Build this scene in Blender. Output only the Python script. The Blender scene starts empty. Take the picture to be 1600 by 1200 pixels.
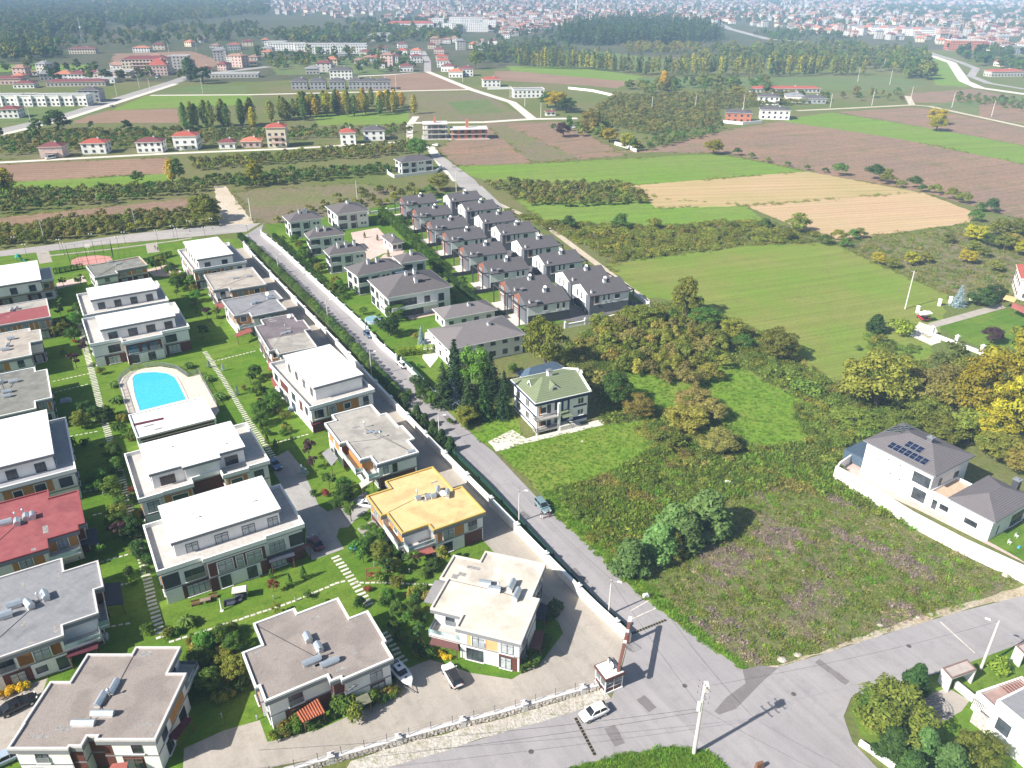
import bpy,math,random
import numpy as np
from mathutils import Vector,Matrix,Euler

sc=bpy.context.scene
C=sc.collection
R=math.radians
rnd=random.Random(11)

# ------------------------------------------------------------------ camera, sky, sun, exposure
FPX,PITCH,CAMH=1217.0,R(27.4),88.0 # focal length in pixels of the 1600 px photograph, tilt, flying height
cam=bpy.data.cameras.new('camera');cam_o=bpy.data.objects.new('camera',cam);C.objects.link(cam_o)
cam_o.location=(0,0,CAMH);cam_o.rotation_euler=(math.pi/2-PITCH,0,0)
cam.sensor_width=36;cam.lens=36*FPX/1600;cam.clip_start=0.5;cam.clip_end=40000
sc.camera=cam_o
SUN_EL,SUN_AZ=R(38),R(240) # azimuth clockwise from +Y
w=bpy.data.worlds.new('World');sc.world=w;w.use_nodes=True
nt=w.node_tree
sky=nt.nodes.new('ShaderNodeTexSky');sky.sky_type='NISHITA';sky.sun_disc=False
sky.sun_elevation=SUN_EL;sky.sun_rotation=SUN_AZ;sky.air_density=1.2;sky.dust_density=1.5
bg=nt.nodes['Background'];bg.inputs['Strength'].default_value=0.07
nt.links.new(sky.outputs[0],bg.inputs['Color'])
sl=bpy.data.lights.new('sun','SUN');sl.energy=5.0;sl.angle=R(0.53);sl.color=(1.0,0.95,0.87)
so=bpy.data.objects.new('sun',sl);C.objects.link(so)
sd=Vector((math.sin(SUN_AZ)*math.cos(SUN_EL),math.cos(SUN_AZ)*math.cos(SUN_EL),math.sin(SUN_EL)))
HAZE=0.0002
so.rotation_euler=sd.to_track_quat('Z','Y').to_euler();so.location=(0,0,300)
sc.view_settings.view_transform='Standard';sc.view_settings.look='None'
sc.view_settings.exposure=0.78;sc.view_settings.gamma=1.0;sc.view_settings.use_curve_mapping=False
sc.cycles.max_bounces=5;sc.cycles.diffuse_bounces=2;sc.cycles.glossy_bounces=2
sc.cycles.transmission_bounces=3;sc.cycles.transparent_max_bounces=6;sc.cycles.volume_bounces=0
sc.cycles.use_denoising=True

# ------------------------------------------------------------------ survey: image bearing -> place on the ground plane
CT,ST=math.cos(PITCH),math.sin(PITCH)
def U(px,py,h=0.0):
    x=(px-800)/FPX;y=(600-py)/FPX
    dy,dz=CT+y*ST,-ST+y*CT
    t=(h-CAMH)/dz
    return Vector((x*t,dy*t,h))
def UV2(p,h=0.0):
    v=U(p[0],p[1],h);return(v.x,v.y)

# ------------------------------------------------------------------ materials
MATS={}
def _new(name):
    m=bpy.data.materials.new(name);m.use_nodes=True
    t=m.node_tree;b=t.nodes['Principled BSDF']
    return m,t,b
def mat(name,col,rough=0.7,metal=0.0,spec=0.3,var=0.12,scale=1.2,bump=0.0,col2=None,objvar=0.0,detail=5,stain=0.0,seam=None):
    """plain surface with procedural mottling; col2 = second colour the noise mixes to"""
    if name in MATS:return MATS[name]
    m,t,b=_new(name)
    b.inputs['Roughness'].default_value=rough;b.inputs['Metallic'].default_value=metal
    b.inputs['Specular IOR Level'].default_value=spec
    geo=t.nodes.new('ShaderNodeNewGeometry')
    n=t.nodes.new('ShaderNodeTexNoise');n.inputs['Scale'].default_value=scale;n.inputs['Detail'].default_value=detail
    n.inputs['Roughness'].default_value=0.65
    t.links.new(geo.outputs['Position'],n.inputs['Vector'])
    rmp=t.nodes.new('ShaderNodeValToRGB');t.links.new(n.outputs['Fac'],rmp.inputs['Fac'])
    c2=col2 or tuple(min(1,c*(1+var))for c in col);c1=col if col2 else tuple(c*(1-var)for c in col)
    rmp.color_ramp.elements[0].position=0.36;rmp.color_ramp.elements[1].position=0.64
    rmp.color_ramp.elements[0].color=(*c1,1);rmp.color_ramp.elements[1].color=(*c2,1)
    out=rmp.outputs['Color']
    if objvar:
        oi=t.nodes.new('ShaderNodeObjectInfo');hs=t.nodes.new('ShaderNodeHueSaturation')
        mp=t.nodes.new('ShaderNodeMapRange');mp.inputs['To Min'].default_value=1-objvar;mp.inputs['To Max'].default_value=1+objvar
        t.links.new(oi.outputs['Random'],mp.inputs['Value']);t.links.new(mp.outputs[0],hs.inputs['Value'])
        t.links.new(out,hs.inputs['Color']);out=hs.outputs['Color']
    def dim(fac_out,lo,hi,amt,out):
        h=t.nodes.new('ShaderNodeHueSaturation');m_=t.nodes.new('ShaderNodeMapRange');m_.inputs['From Min'].default_value=lo;m_.inputs['From Max'].default_value=hi
        m_.inputs['To Min'].default_value=1.0;m_.inputs['To Max'].default_value=1-amt;t.links.new(fac_out,m_.inputs['Value']);t.links.new(m_.outputs[0],h.inputs['Value']);t.links.new(out,h.inputs['Color']);return h.outputs['Color']
    if stain: # weather stains: broad ponding marks and small blots
        for sc_,lo,hi,k in((.22,.5,.62,stain),(1.7,.6,.7,stain*.8),(.6,.58,.6,stain*.35)):
            n2=t.nodes.new('ShaderNodeTexNoise');n2.inputs['Scale'].default_value=sc_;n2.inputs['Detail'].default_value=7;n2.inputs['Distortion'].default_value=.6;t.links.new(geo.outputs['Position'],n2.inputs['Vector']);out=dim(n2.outputs['Fac'],lo,hi,k,out)
    if seam: # sheet joints: (angle, sheet width, amount)
        mp_=t.nodes.new('ShaderNodeMapping');mp_.inputs['Rotation'].default_value=(0,0,R(seam[0]));t.links.new(geo.outputs['Position'],mp_.inputs['Vector'])
        bt_=t.nodes.new('ShaderNodeTexBrick');bt_.inputs['Scale'].default_value=1;bt_.inputs['Brick Width'].default_value=9;bt_.inputs['Row Height'].default_value=seam[1];bt_.inputs['Mortar Size'].default_value=.035;t.links.new(mp_.outputs[0],bt_.inputs['Vector']);out=dim(bt_.outputs['Fac'],0,1,seam[2],out)
    t.links.new(out,b.inputs['Base Color'])
    if bump:
        bp=t.nodes.new('ShaderNodeBump');bp.inputs['Strength'].default_value=bump;bp.inputs['Distance'].default_value=0.3
        t.links.new(n.outputs['Fac'],bp.inputs['Height']);t.links.new(bp.outputs[0],b.inputs['Normal'])
    MATS[name]=m;return m
def ground_mat(name,cols,scales=(0.05,0.6),bump=0.4,rough=0.95,stripes=None,fine=4.0,grain=.34,streak=None):
    """three-colour soil / grass: large patches, medium blotches, fine grain; stripes=(angle deg, period m, amount)"""
    if name in MATS:return MATS[name]
    m,t,b=_new(name);N=t.nodes.new;L=t.links.new
    b.inputs['Roughness'].default_value=rough;b.inputs['Specular IOR Level'].default_value=0.1
    geo=N('ShaderNodeNewGeometry');P=geo.outputs['Position']
    def noise(s,d=6,r=0.6,vec=None):
        n=N('ShaderNodeTexNoise');n.inputs['Scale'].default_value=s;n.inputs['Detail'].default_value=d;n.inputs['Roughness'].default_value=r
        L(vec or P,n.inputs['Vector']);return n.outputs['Fac']
    def mix(f,a,c):
        x=N('ShaderNodeMix');x.data_type='RGBA';L(f,x.inputs[0])
        for i,v in((6,a),(7,c)):
            if isinstance(v,tuple):x.inputs[i].default_value=(*v,1)
            else:L(v,x.inputs[i])
        return x.outputs[2]
    def ramp(f,lo,hi):
        r=N('ShaderNodeMapRange');r.inputs['From Min'].default_value=lo;r.inputs['From Max'].default_value=hi;L(f,r.inputs['Value']);return r.outputs[0]
    c=mix(ramp(noise(scales[0]),.4,.62),cols[0],cols[1])
    c=mix(ramp(noise(scales[1],8,.7),.5,.68),c,cols[2])
    fn=noise(fine,4,.7)
    hs=N('ShaderNodeHueSaturation');mp=N('ShaderNodeMapRange');mp.inputs['From Min'].default_value=.25;mp.inputs['From Max'].default_value=.75
    mp.inputs['To Min'].default_value=1-grain;mp.inputs['To Max'].default_value=1+grain
    L(fn,mp.inputs['Value']);L(mp.outputs[0],hs.inputs['Value']);L(c,hs.inputs['Color']);c=hs.outputs['Color']
    if streak: # wheel tracks and drag marks along a direction: (angle, amount)
        for sx,sy,k in((.02,.9,streak[1]),(.006,.35,streak[1])):
            ms_=N('ShaderNodeMapping');ms_.inputs['Rotation'].default_value=(0,0,R(streak[0]));L(P,ms_.inputs['Vector']);m3_=N('ShaderNodeMapping');m3_.inputs['Scale'].default_value=(sx,sy,1);L(ms_.outputs[0],m3_.inputs['Vector'])
            f_=noise(1.0,4,.6,m3_.outputs[0]);h_=N('ShaderNodeHueSaturation');r_=N('ShaderNodeMapRange');r_.inputs['From Min'].default_value=.3;r_.inputs['From Max'].default_value=.7;r_.inputs['To Min'].default_value=1-k;r_.inputs['To Max'].default_value=1+k
            L(f_,r_.inputs['Value']);L(r_.outputs[0],h_.inputs['Value']);L(c,h_.inputs['Color']);c=h_.outputs['Color']
    if stripes:
        mpv=N('ShaderNodeMapping');mpv.inputs['Rotation'].default_value=(0,0,R(stripes[0]));L(P,mpv.inputs['Vector'])
        wv=N('ShaderNodeTexWave');wv.inputs['Scale'].default_value=0.314/stripes[1]*1.0;wv.inputs['Distortion'].default_value=2.2
        wv.inputs['Detail'].default_value=3;wv.inputs['Detail Scale'].default_value=.6
        L(mpv.outputs[0],wv.inputs['Vector'])
        h2=N('ShaderNodeHueSaturation');m2=N('ShaderNodeMapRange');m2.inputs['To Min'].default_value=1-stripes[2];m2.inputs['To Max'].default_value=1+stripes[2]
        L(wv.outputs['Fac'],m2.inputs['Value']);L(m2.outputs[0],h2.inputs['Value']);L(c,h2.inputs['Color']);c=h2.outputs['Color']
    L(c,b.inputs['Base Color'])
    if bump:
        bp=N('ShaderNodeBump');bp.inputs['Strength'].default_value=bump;bp.inputs['Distance'].default_value=0.25
        L(fn,bp.inputs['Height']);L(bp.outputs[0],b.inputs['Normal'])
    MATS[name]=m;return m
def leaf_mat(name,c1,c2,var=0.32,hue=0.018,k=1.4):
    if name in MATS:return MATS[name]
    c1=tuple(c*k for c in c1);c2=tuple(c*k for c in c2)
    m,t,b=_new(name);N=t.nodes.new;L=t.links.new
    b.inputs['Roughness'].default_value=0.6;b.inputs['Specular IOR Level'].default_value=0.2
    oi=N('ShaderNodeObjectInfo');geo=N('ShaderNodeNewGeometry')
    n=N('ShaderNodeTexNoise');n.inputs['Scale'].default_value=0.9;n.inputs['Detail'].default_value=3;L(geo.outputs['Position'],n.inputs['Vector'])
    r=N('ShaderNodeMapRange');r.inputs['From Min'].default_value=.35;r.inputs['From Max'].default_value=.65;L(n.outputs['Fac'],r.inputs['Value'])
    isl=N('ShaderNodeMath');isl.operation='MULTIPLY_ADD';isl.inputs[1].default_value=.5;L(geo.outputs['Random Per Island'],isl.inputs[0])
    hf=N('ShaderNodeMath');hf.operation='MULTIPLY';hf.inputs[1].default_value=.55;L(r.outputs[0],hf.inputs[0]);L(hf.outputs[0],isl.inputs[2])
    x=N('ShaderNodeMix');x.data_type='RGBA';L(isl.outputs[0],x.inputs[0]);x.inputs[6].default_value=(*c1,1);x.inputs[7].default_value=(*c2,1)
    hs=N('ShaderNodeHueSaturation');mp=N('ShaderNodeMapRange');mp.inputs['To Min'].default_value=1-var;mp.inputs['To Max'].default_value=1+var
    L(oi.outputs['Random'],mp.inputs['Value']);L(mp.outputs[0],hs.inputs['Value'])
    m2=N('ShaderNodeMath');m2.operation='MULTIPLY';m2.inputs[1].default_value=7.31;L(oi.outputs['Random'],m2.inputs[0])
    m3=N('ShaderNodeMath');m3.operation='FRACT';L(m2.outputs[0],m3.inputs[0])
    m4=N('ShaderNodeMapRange');m4.inputs['To Min'].default_value=.5-hue;m4.inputs['To Max'].default_value=.5+hue;L(m3.outputs[0],m4.inputs['Value']);L(m4.outputs[0],hs.inputs['Hue'])
    L(x.outputs[2],hs.inputs['Color']);L(hs.outputs['Color'],b.inputs['Base Color'])
    tr=N('ShaderNodeBsdfTranslucent');L(hs.outputs['Color'],tr.inputs['Color'])
    ms=N('ShaderNodeMixShader');ms.inputs[0].default_value=.25;L(b.outputs[0],ms.inputs[1]);L(tr.outputs[0],ms.inputs[2])
    L(ms.outputs[0],t.nodes['Material Output'].inputs['Surface'])
    MATS[name]=m;return m
def glass(name,col,rough=.08):
    if name in MATS:return MATS[name]
    m,t,b=_new(name);b.inputs['Base Color'].default_value=(*col,1);b.inputs['Roughness'].default_value=rough
    b.inputs['Specular IOR Level'].default_value=.6
    n=t.nodes.new('ShaderNodeTexNoise');n.inputs['Scale'].default_value=.35
    geo=t.nodes.new('ShaderNodeNewGeometry');t.links.new(geo.outputs['Position'],n.inputs['Vector'])
    r=t.nodes.new('ShaderNodeValToRGB');r.color_ramp.elements[0].position=.4;r.color_ramp.elements[1].position=.6
    r.color_ramp.elements[0].color=(*(c*.5 for c in col),1);r.color_ramp.elements[1].color=(*(min(1,c*1.7)for c in col),1)
    t.links.new(n.outputs['Fac'],r.inputs['Fac']);t.links.new(r.outputs[0],b.inputs['Base Color'])
    MATS[name]=m;return m
def tile_mat(name,col,col2,ang=0.0,period=.34):
    """roof tiles too small to tell apart: courses and columns as relief"""
    if name in MATS:return MATS[name]
    m,t,b=_new(name);N=t.nodes.new;L=t.links.new
    b.inputs['Roughness'].default_value=.75;b.inputs['Specular IOR Level'].default_value=.25
    geo=N('ShaderNodeNewGeometry');n=N('ShaderNodeTexNoise');n.inputs['Scale'].default_value=.8;n.inputs['Detail'].default_value=6;L(geo.outputs['Position'],n.inputs['Vector'])
    x=N('ShaderNodeMix');x.data_type='RGBA';L(n.outputs['Fac'],x.inputs[0]);x.inputs[6].default_value=(*col,1);x.inputs[7].default_value=(*col2,1)
    wv=N('ShaderNodeTexWave');wv.bands_direction='Z';wv.inputs['Scale'].default_value=.314/period*2.2;L(geo.outputs['Position'],wv.inputs['Vector'])
    hs=N('ShaderNodeHueSaturation');mp=N('ShaderNodeMapRange');mp.inputs['To Min'].default_value=.82;mp.inputs['To Max'].default_value=1.1
    L(wv.outputs['Fac'],mp.inputs['Value']);L(mp.outputs[0],hs.inputs['Value']);L(x.outputs[2],hs.inputs['Color']);L(hs.outputs[0],b.inputs['Base Color'])
    bp=N('ShaderNodeBump');bp.inputs['Strength'].default_value=.5;bp.inputs['Distance'].default_value=.08;L(wv.outputs['Fac'],bp.inputs['Height']);L(bp.outputs[0],b.inputs['Normal'])
    MATS[name]=m;return m

# ------------------------------------------------------------------ mesh builder
class MB:
    def __init__(s):s.v=[];s.f=[];s.m=[];s.mi=0
    def add(s,vs,fs):
        o=len(s.v);s.v+=[tuple(v)for v in vs];s.f+=[tuple(i+o for i in f)for f in fs];s.m+=[s.mi]*len(fs);return s
    def box(s,c,d,rz=0.0,taper=1.0):
        x,y,z=c;a,b,h=d[0]/2,d[1]/2,d[2];cs,sn=math.cos(rz),math.sin(rz);vs=[]
        for k,zz in((1,z),(taper,z+h)):
            for u,v in((-a,-b),(a,-b),(a,b),(-a,b)):
                u,v=u*k,v*k;vs.append((x+u*cs-v*sn,y+u*sn+v*cs,zz))
        return s.add(vs,[(3,2,1,0),(4,5,6,7),(0,1,5,4),(1,2,6,5),(2,3,7,6),(3,0,4,7)])
    def prism(s,poly,z0,z1,bottom=True,top=True):
        n=len(poly);vs=[(p[0],p[1],z0)for p in poly]+[(p[0],p[1],z1)for p in poly]
        fs=[(i,(i+1)%n,n+(i+1)%n,n+i)for i in range(n)]
        if top:fs.append(tuple(range(n,2*n)))
        if bottom:fs.append(tuple(range(n-1,-1,-1)))
        return s.add(vs,fs)
    def ring(s,po,pi,z0,z1):
        """wall between two outlines of equal vertex count"""
        n=len(po);vs=[(p[0],p[1],z0)for p in po]+[(p[0],p[1],z1)for p in po]+[(p[0],p[1],z1)for p in pi]+[(p[0],p[1],z0)for p in pi]
        fs=[]
        for i in range(n):
            j=(i+1)%n
            fs+=[(i,j,n+j,n+i),(n+i,n+j,2*n+j,2*n+i),(2*n+i,2*n+j,3*n+j,3*n+i),(3*n+i,3*n+j,j,i)]
        return s.add(vs,fs)
    def beam(s,a,b,r,r2=None,n=6):
        a,b=Vector(a),Vector(b);d=(b-a);r2=r if r2 is None else r2
        q=d.to_track_quat('Z','Y');vs=[]
        for p,rr in((a,r),(b,r2)):
            for k in range(n):
                t=2*math.pi*(k+.5)/n;vs.append(p+q@Vector((rr*math.cos(t),rr*math.sin(t),0)))
        return s.add(vs,[(i,(i+1)%n,n+(i+1)%n,n+i)for i in range(n)]+[tuple(range(n,2*n)),tuple(range(n-1,-1,-1))])
    def lathe(s,c,prof,n=12,a0=0.0,sx=1.0):
        vs=[];
        for r,z in prof:
            for k in range(n):
                t=a0+2*math.pi*k/n;vs.append((c[0]+r*math.cos(t)*sx,c[1]+r*math.sin(t),c[2]+z))
        fs=[]
        for j in range(len(prof)-1):
            for k in range(n):fs.append((j*n+k,j*n+(k+1)%n,(j+1)*n+(k+1)%n,(j+1)*n+k))
        fs+=[tuple(range(n-1,-1,-1)),tuple(range((len(prof)-1)*n,len(prof)*n))]
        return s.add(vs,fs)
    def mesh(s,name,mats,org=(0,0,0),smooth=False):
        me=bpy.data.meshes.new(name)
        me.from_pydata([(v[0]-org[0],v[1]-org[1],v[2]-org[2])for v in s.v],[],s.f)
        for m in(mats if isinstance(mats,(list,tuple))else[mats]):me.materials.append(m)
        if any(s.m):me.polygons.foreach_set('material_index',s.m)
        if smooth:me.polygons.foreach_set('use_smooth',[True]*len(s.f))
        me.update();return me
    def build(s,name,mats,parent=None,smooth=False,org=None):
        o_=org if org is not None else(tuple(parent['_o'])if parent is not None else(0,0,0))
        o=bpy.data.objects.new(name,s.mesh(name,mats,o_,smooth));C.objects.link(o)
        if parent is not None:
            o.parent=parent;o['_o']=o_
        else:o.location=o_
        return o
def tag(o,label=None,cat=None,group=None,kind=None):
    if label:o['label']=label
    if cat:o['category']=cat
    if group:o['group']=group
    if kind:o['kind']=kind
    return o
def thing(name,label,cat,loc,group=None,rz=0.0):
    o=bpy.data.objects.new(name,None);C.objects.link(o);o.location=loc;o.rotation_euler[2]=rz;o.empty_display_size=.5
    o['_o']=(loc[0],loc[1],loc[2]);return tag(o,label,cat,group)
def obj(name,me,loc=(0,0,0),rz=0.0,parent=None,scale=None):
    o=bpy.data.objects.new(name,me);C.objects.link(o);o.location=loc;o.rotation_euler[2]=rz
    if parent is not None:o.parent=parent
    if scale is not None:o.scale=(scale,)*3 if not isinstance(scale,(tuple,list))else scale
    return o
def area(p):return.5*sum(p[i][0]*p[(i+1)%len(p)][1]-p[(i+1)%len(p)][0]*p[i][1]for i in range(len(p)))
def ccw(p):return list(p)if area(p)>0 else list(reversed(p))
def inset(p,d):
    """offset a ccw outline inward by d"""
    n=len(p);out=[]
    for i in range(n):
        a,b,c=Vector(p[i-1]),Vector(p[i]),Vector(p[(i+1)%n])
        e1=(b-a).normalized();e2=(c-b).normalized();n1=Vector((-e1.y,e1.x));n2=Vector((-e2.y,e2.x))
        k=1+n1.dot(n2);out.append(tuple(b+(n1+n2)*(d/max(k,.3))))
    return out
def rectify(pts,ang=None):
    """make a surveyed outline rectangular (edges along two perpendicular directions); returns ccw outline, angle"""
    pts=ccw(pts);n=len(pts)
    if ang is None:
        sx=sy=0
        for i in range(n):
            d=Vector(pts[(i+1)%n])-Vector(pts[i]);a=math.atan2(d.y,d.x)*4;sx+=d.length**2*math.cos(a);sy+=d.length**2*math.sin(a)
        ang=math.atan2(sy,sx)/4
    c,s=math.cos(ang),math.sin(ang)
    q=[(x*c+y*s,-x*s+y*c)for x,y in pts]
    def cls(i):
        d=(q[(i+1)%n][0]-q[i][0],q[(i+1)%n][1]-q[i][1]);return 0 if abs(d[0])>=abs(d[1])else 1
    k=[cls(i)for i in range(n)]
    keep=[i for i in range(n)if k[i]!=k[i-1]]
    q2=[q[i]for i in keep];kk=[k[i]for i in keep];n2=len(q2);out=[]
    if n2<4:raise ValueError('outline')
    val=[]
    for i in range(n2):
        j=(i+1)%n2;val.append((q2[i][1]+q2[j][1])/2 if kk[i]==0 else(q2[i][0]+q2[j][0])/2)
    for i in range(n2):
        u,v=(val[i-1],val[i])if kk[i]==0 else(val[i],val[i-1])
        out.append((u*c-v*s,u*s+v*c))
    return out,ang
def inside(p,poly):
    x,y=p[0],p[1];r=False;n=len(poly);j=n-1
    for i in range(n):
        xi,yi=poly[i][0],poly[i][1];xj,yj=poly[j][0],poly[j][1]
        if(yi>y)!=(yj>y)and x<(xj-xi)*(y-yi)/(yj-yi)+xi:r=not r
        j=i
    return r
def spread(poly,n,rng,mind=0.0,tries=30):
    """n random points in an outline"""
    xs=[p[0]for p in poly];ys=[p[1]for p in poly];out=[];k=0
    while len(out)<n and k<n*tries:
        k+=1;p=(rng.uniform(min(xs),max(xs)),rng.uniform(min(ys),max(ys)))
        if inside(p,poly)and(not mind or all((p[0]-q[0])**2+(p[1]-q[1])**2>mind*mind for q in out)):out.append(p)
    return out
def rect(cx,cy,l,w_,ang,du=0,dv=0):
    c,s=math.cos(ang),math.sin(ang)
    return[(cx+(u+du)*c-(v+dv)*s,cy+(u+du)*s+(v+dv)*c)for u,v in((-l/2,-w_/2),(l/2,-w_/2),(l/2,w_/2),(-l/2,w_/2))]
# ------------------------------------------------------------------ ground, fields, roads
M={}
M['base']=ground_mat('ground_scrubland',[(.125,.155,.042),(.17,.155,.07),(.115,.15,.04)],(.018,.25),fine=1.1)
M['far']=ground_mat('ground_far',[(.075,.095,.045),(.12,.105,.065),(.06,.08,.038)],(.004,.03),fine=.3)
M['lawn']=ground_mat('lawn_clipped',[(.090,.178,.017),(.135,.205,.028),(.068,.138,.016)],(.07,.4),bump=.4,fine=2.4,grain=.22,streak=(-31,.10))
M['meadow']=ground_mat('meadow_grass',[(.135,.240,.024),(.185,.235,.040),(.12,.185,.028)],(.06,.35),bump=.6,fine=2.2,grain=.22,streak=(25,.10))
M['pasture']=ground_mat('pasture_grass',[(.155,.235,.034),(.205,.22,.056),(.165,.195,.045)],(.035,.22),bump=.6,fine=1.3,grain=.2,streak=(-20,.12))
M['green']=ground_mat('sown_green',[(.15,.25,.035),(.175,.235,.05),(.135,.20,.045)],(.02,.16),fine=.8,grain=.2,streak=(-14,.12))
M['greendull']=ground_mat('field_dull_green',[(.12,.175,.055),(.155,.17,.07),(.105,.145,.05)],(.012,.1),fine=.5,grain=.2,streak=(-12,.14))
M['tan']=ground_mat('ploughed_tan',[(.47,.32,.195),(.44,.33,.185),(.49,.335,.215)],(.02,.3),fine=1.0,grain=.12,stripes=(76,3.2,.06),streak=(-12,.08))
M['tangreen']=ground_mat('ploughed_greenish',[(.45,.325,.18),(.36,.30,.13),(.44,.31,.175)],(.013,.2),fine=1.0,grain=.12,stripes=(84,6,.05),streak=(-8,.08))
M['brown']=ground_mat('ploughed_brown',[(.255,.165,.115),(.29,.19,.135),(.22,.155,.105)],(.02,.2),fine=.7,grain=.2,stripes=(84,5,.08),streak=(-6,.1))
M['heath']=ground_mat('dry_heath',[(.235,.160,.118),(.275,.175,.118),(.17,.155,.078)],(.02,.09),bump=.8,fine=.55,grain=.3,streak=(-25,.12))
M['heathgreen']=ground_mat('dry_heath_green',[(.195,.155,.105),(.17,.175,.07),(.135,.155,.055)],(.025,.12),bump=1.0,fine=.6)
M['weeds']=ground_mat('weedy_lot',[(.13,.155,.040),(.175,.155,.090),(.125,.175,.035)],(.07,.4),bump=1.2,fine=1.5)
M['asphalt']=ground_mat('asphalt_worn',[(.30,.282,.287),(.335,.315,.316),(.28,.263,.268)],(.06,.5),bump=.1,fine=5,rough=.9,grain=.07,streak=(-121.3,.07))
M['asphalt_far']=ground_mat('asphalt_dusty',[(.33,.31,.30),(.39,.365,.345),(.30,.28,.27)],(.05,.4),bump=.1,fine=2,grain=.08,streak=(-8,.08))
M['asphalt_patch']=ground_mat('asphalt_patch',[(.185,.17,.17),(.21,.19,.19),(.17,.155,.155)],(.2,.9),bump=.2,fine=4,grain=.1)
M['pavers']=ground_mat('block_paving',[(.36,.325,.285),(.40,.36,.315),(.315,.285,.25)],(.08,.5),bump=.15,fine=3.6,grain=.10,streak=(-121,.06))
M['pavers_grey']=ground_mat('block_paving_grey',[(.34,.33,.32),(.39,.375,.355),(.30,.29,.285)],(.1,.6),bump=.15,fine=3,grain=.1,streak=(-121,.06))
M['gravel']=ground_mat('pale_gravel',[(.62,.57,.50),(.70,.65,.58),(.52,.46,.38)],(.1,.8),bump=.4,fine=2.2)
M['dirt']=ground_mat('dirt_track',[(.50,.42,.32),(.56,.49,.40),(.42,.34,.25)],(.06,.5),bump=.3,fine=1.6)
M['verge']=ground_mat('stony_verge',[(.47,.43,.38),(.52,.49,.44),(.24,.24,.13)],(.2,.9),bump=.8,fine=2.6)
M['decking']=ground_mat('pool_deck',[(.60,.52,.45),(.64,.57,.50),(.55,.48,.42)],(.2,1.2),bump=.1,fine=4)
M['rubble']=ground_mat('bare_rubble',[(.42,.34,.24),(.50,.44,.35),(.30,.25,.15)],(.2,.8),bump=1,fine=2)
M['plaza']=ground_mat('pink_pavers',[(.55,.42,.37),(.60,.48,.42),(.50,.37,.33)],(.15,.7),bump=.1,fine=3)
M['darkpave']=ground_mat('dark_pavers',[(.13,.125,.135),(.16,.155,.16),(.11,.105,.11)],(.15,.7),bump=.1,fine=3)

def structure(o):o['kind']='structure';return o
# the land: one sheet to the horizon
g=MB()
g.add([(-9000,-290,0),(9000,-290,0),(9000,12000,0),(-9000,12000,0)],[(0,1,2,3)])
structure(g.build('ground',M['base']))
PLACED=[]
def level_for(p):
    """sheets that may overlap lie 4 mm above one another"""
    x0,x1=min(q[0]for q in p),max(q[0]for q in p);y0,y1=min(q[1]for q in p),max(q[1]for q in p);k=0
    for bx,l in PLACED:
        if bx[0]<x1 and bx[1]>x0 and bx[2]<y1 and bx[3]>y0:k=max(k,l)
    PLACED.append(((x0,x1,y0,y1),k+1));return k+1
def jagged(pts,step,amp,seed):
    r=random.Random(seed);out=[]
    for i in range(len(pts)):
        a,b=Vector(pts[i]),Vector(pts[(i+1)%len(pts)]);d=b-a;n=max(1,int(d.length/step));nn=Vector((-d.y,d.x)).normalized()
        for k in range(n):out.append(tuple(a+d*(k/n)+nn*(r.uniform(-amp,amp)if k else 0)))
    return out
REG={};EDGES=[]
def patch(name,px,m,jag=0.0,key=None,world=False):
    p=[tuple(q)for q in px]if world else[UV2(q)for q in px]
    p=ccw(p)
    if key:REG[key]=p
    if jag>=.5 and name not in('meadow','weedy_lot','grass_verge','stony_verge'):EDGES.append(p)
    if jag:p=jagged(p,max(2.0,jag*2.5),jag,len(px)+int(px[0][0]))
    b=MB();z=.004*level_for(p);b.add([(x,y,z)for x,y in p],[tuple(range(len(p)))])
    return structure(b.build(name,M[m]if isinstance(m,str)else m))
def strip(name,left,right,m):
    """road between two edge lines (pixels)"""
    return patch(name,list(left)+list(reversed(right)),m)
def ribbon(pts,wd):
    """outline of a band of width wd (m) along a surveyed centre line (world)"""
    L_,R_=[],[]
    for i,p in enumerate(pts):
        a=Vector(pts[max(0,i-1)]);b=Vector(pts[min(len(pts)-1,i+1)]);d=(b-a).normalized();n=Vector((-d.y,d.x))*(wd/2)
        L_.append(tuple(Vector(p)+n));R_.append(tuple(Vector(p)-n))
    return L_+R_[::-1]
def track(name,px,wd,m):return patch(name,ribbon([UV2(p)for p in px],wd),m,world=True)

# far plain behind the fields
patch('plain',[(-500,128),(400,128),(900,100),(1300,78),(2100,78),(2600,-18),(-1000,-18)],'far')
# ---- fields, far to near
patch('field',[(-300,100),(140,101),(146,113),(-300,116)],'green',2)
patch('field',[(0,160),(170,172),(115,190),(-20,215),(-200,190),(-150,160)],'greendull',2)
patch('field',[(420,95),(560,88),(640,95),(600,115),(430,117)],'greendull',3)
patch('field',[(180,84),(300,80),(345,95),(330,108),(170,105)],'brown',3)
patch('field',[(840,82),(940,81),(1060,94),(1040,100),(930,98)],'greendull',3)
patch('field',[(790,103),(860,104),(940,110),(1005,120),(985,128),(800,112)],'green',2)
patch('field',[(770,111),(800,111),(992,128),(965,138),(880,131),(780,126)],'brown',2)
patch('field',[(995,122),(1200,119),(1405,121),(1452,131),(1400,143),(1200,139),(1010,136)],'greendull',2)
patch('river_bank',[(1437,84),(1470,89),(1500,105),(1512,136),(1462,133),(1452,105)],'green',1)
patch('field',[(1420,146),(1520,139),(1580,150),(1475,161),(1428,160)],'heath',1)
patch('field',[(1475,161),(1590,150),(1800,160),(1800,225),(1600,196),(1450,164)],'greendull',1)
patch('field',[(1530,158),(1800,168),(1800,222),(1600,194),(1530,182)],'heath',1)
patch('field',[(602,117),(670,113),(733,139),(640,141),(560,142)],'brown',1)
patch('field',[(230,149),(392,148),(395,163),(172,173)],'green',1)
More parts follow.
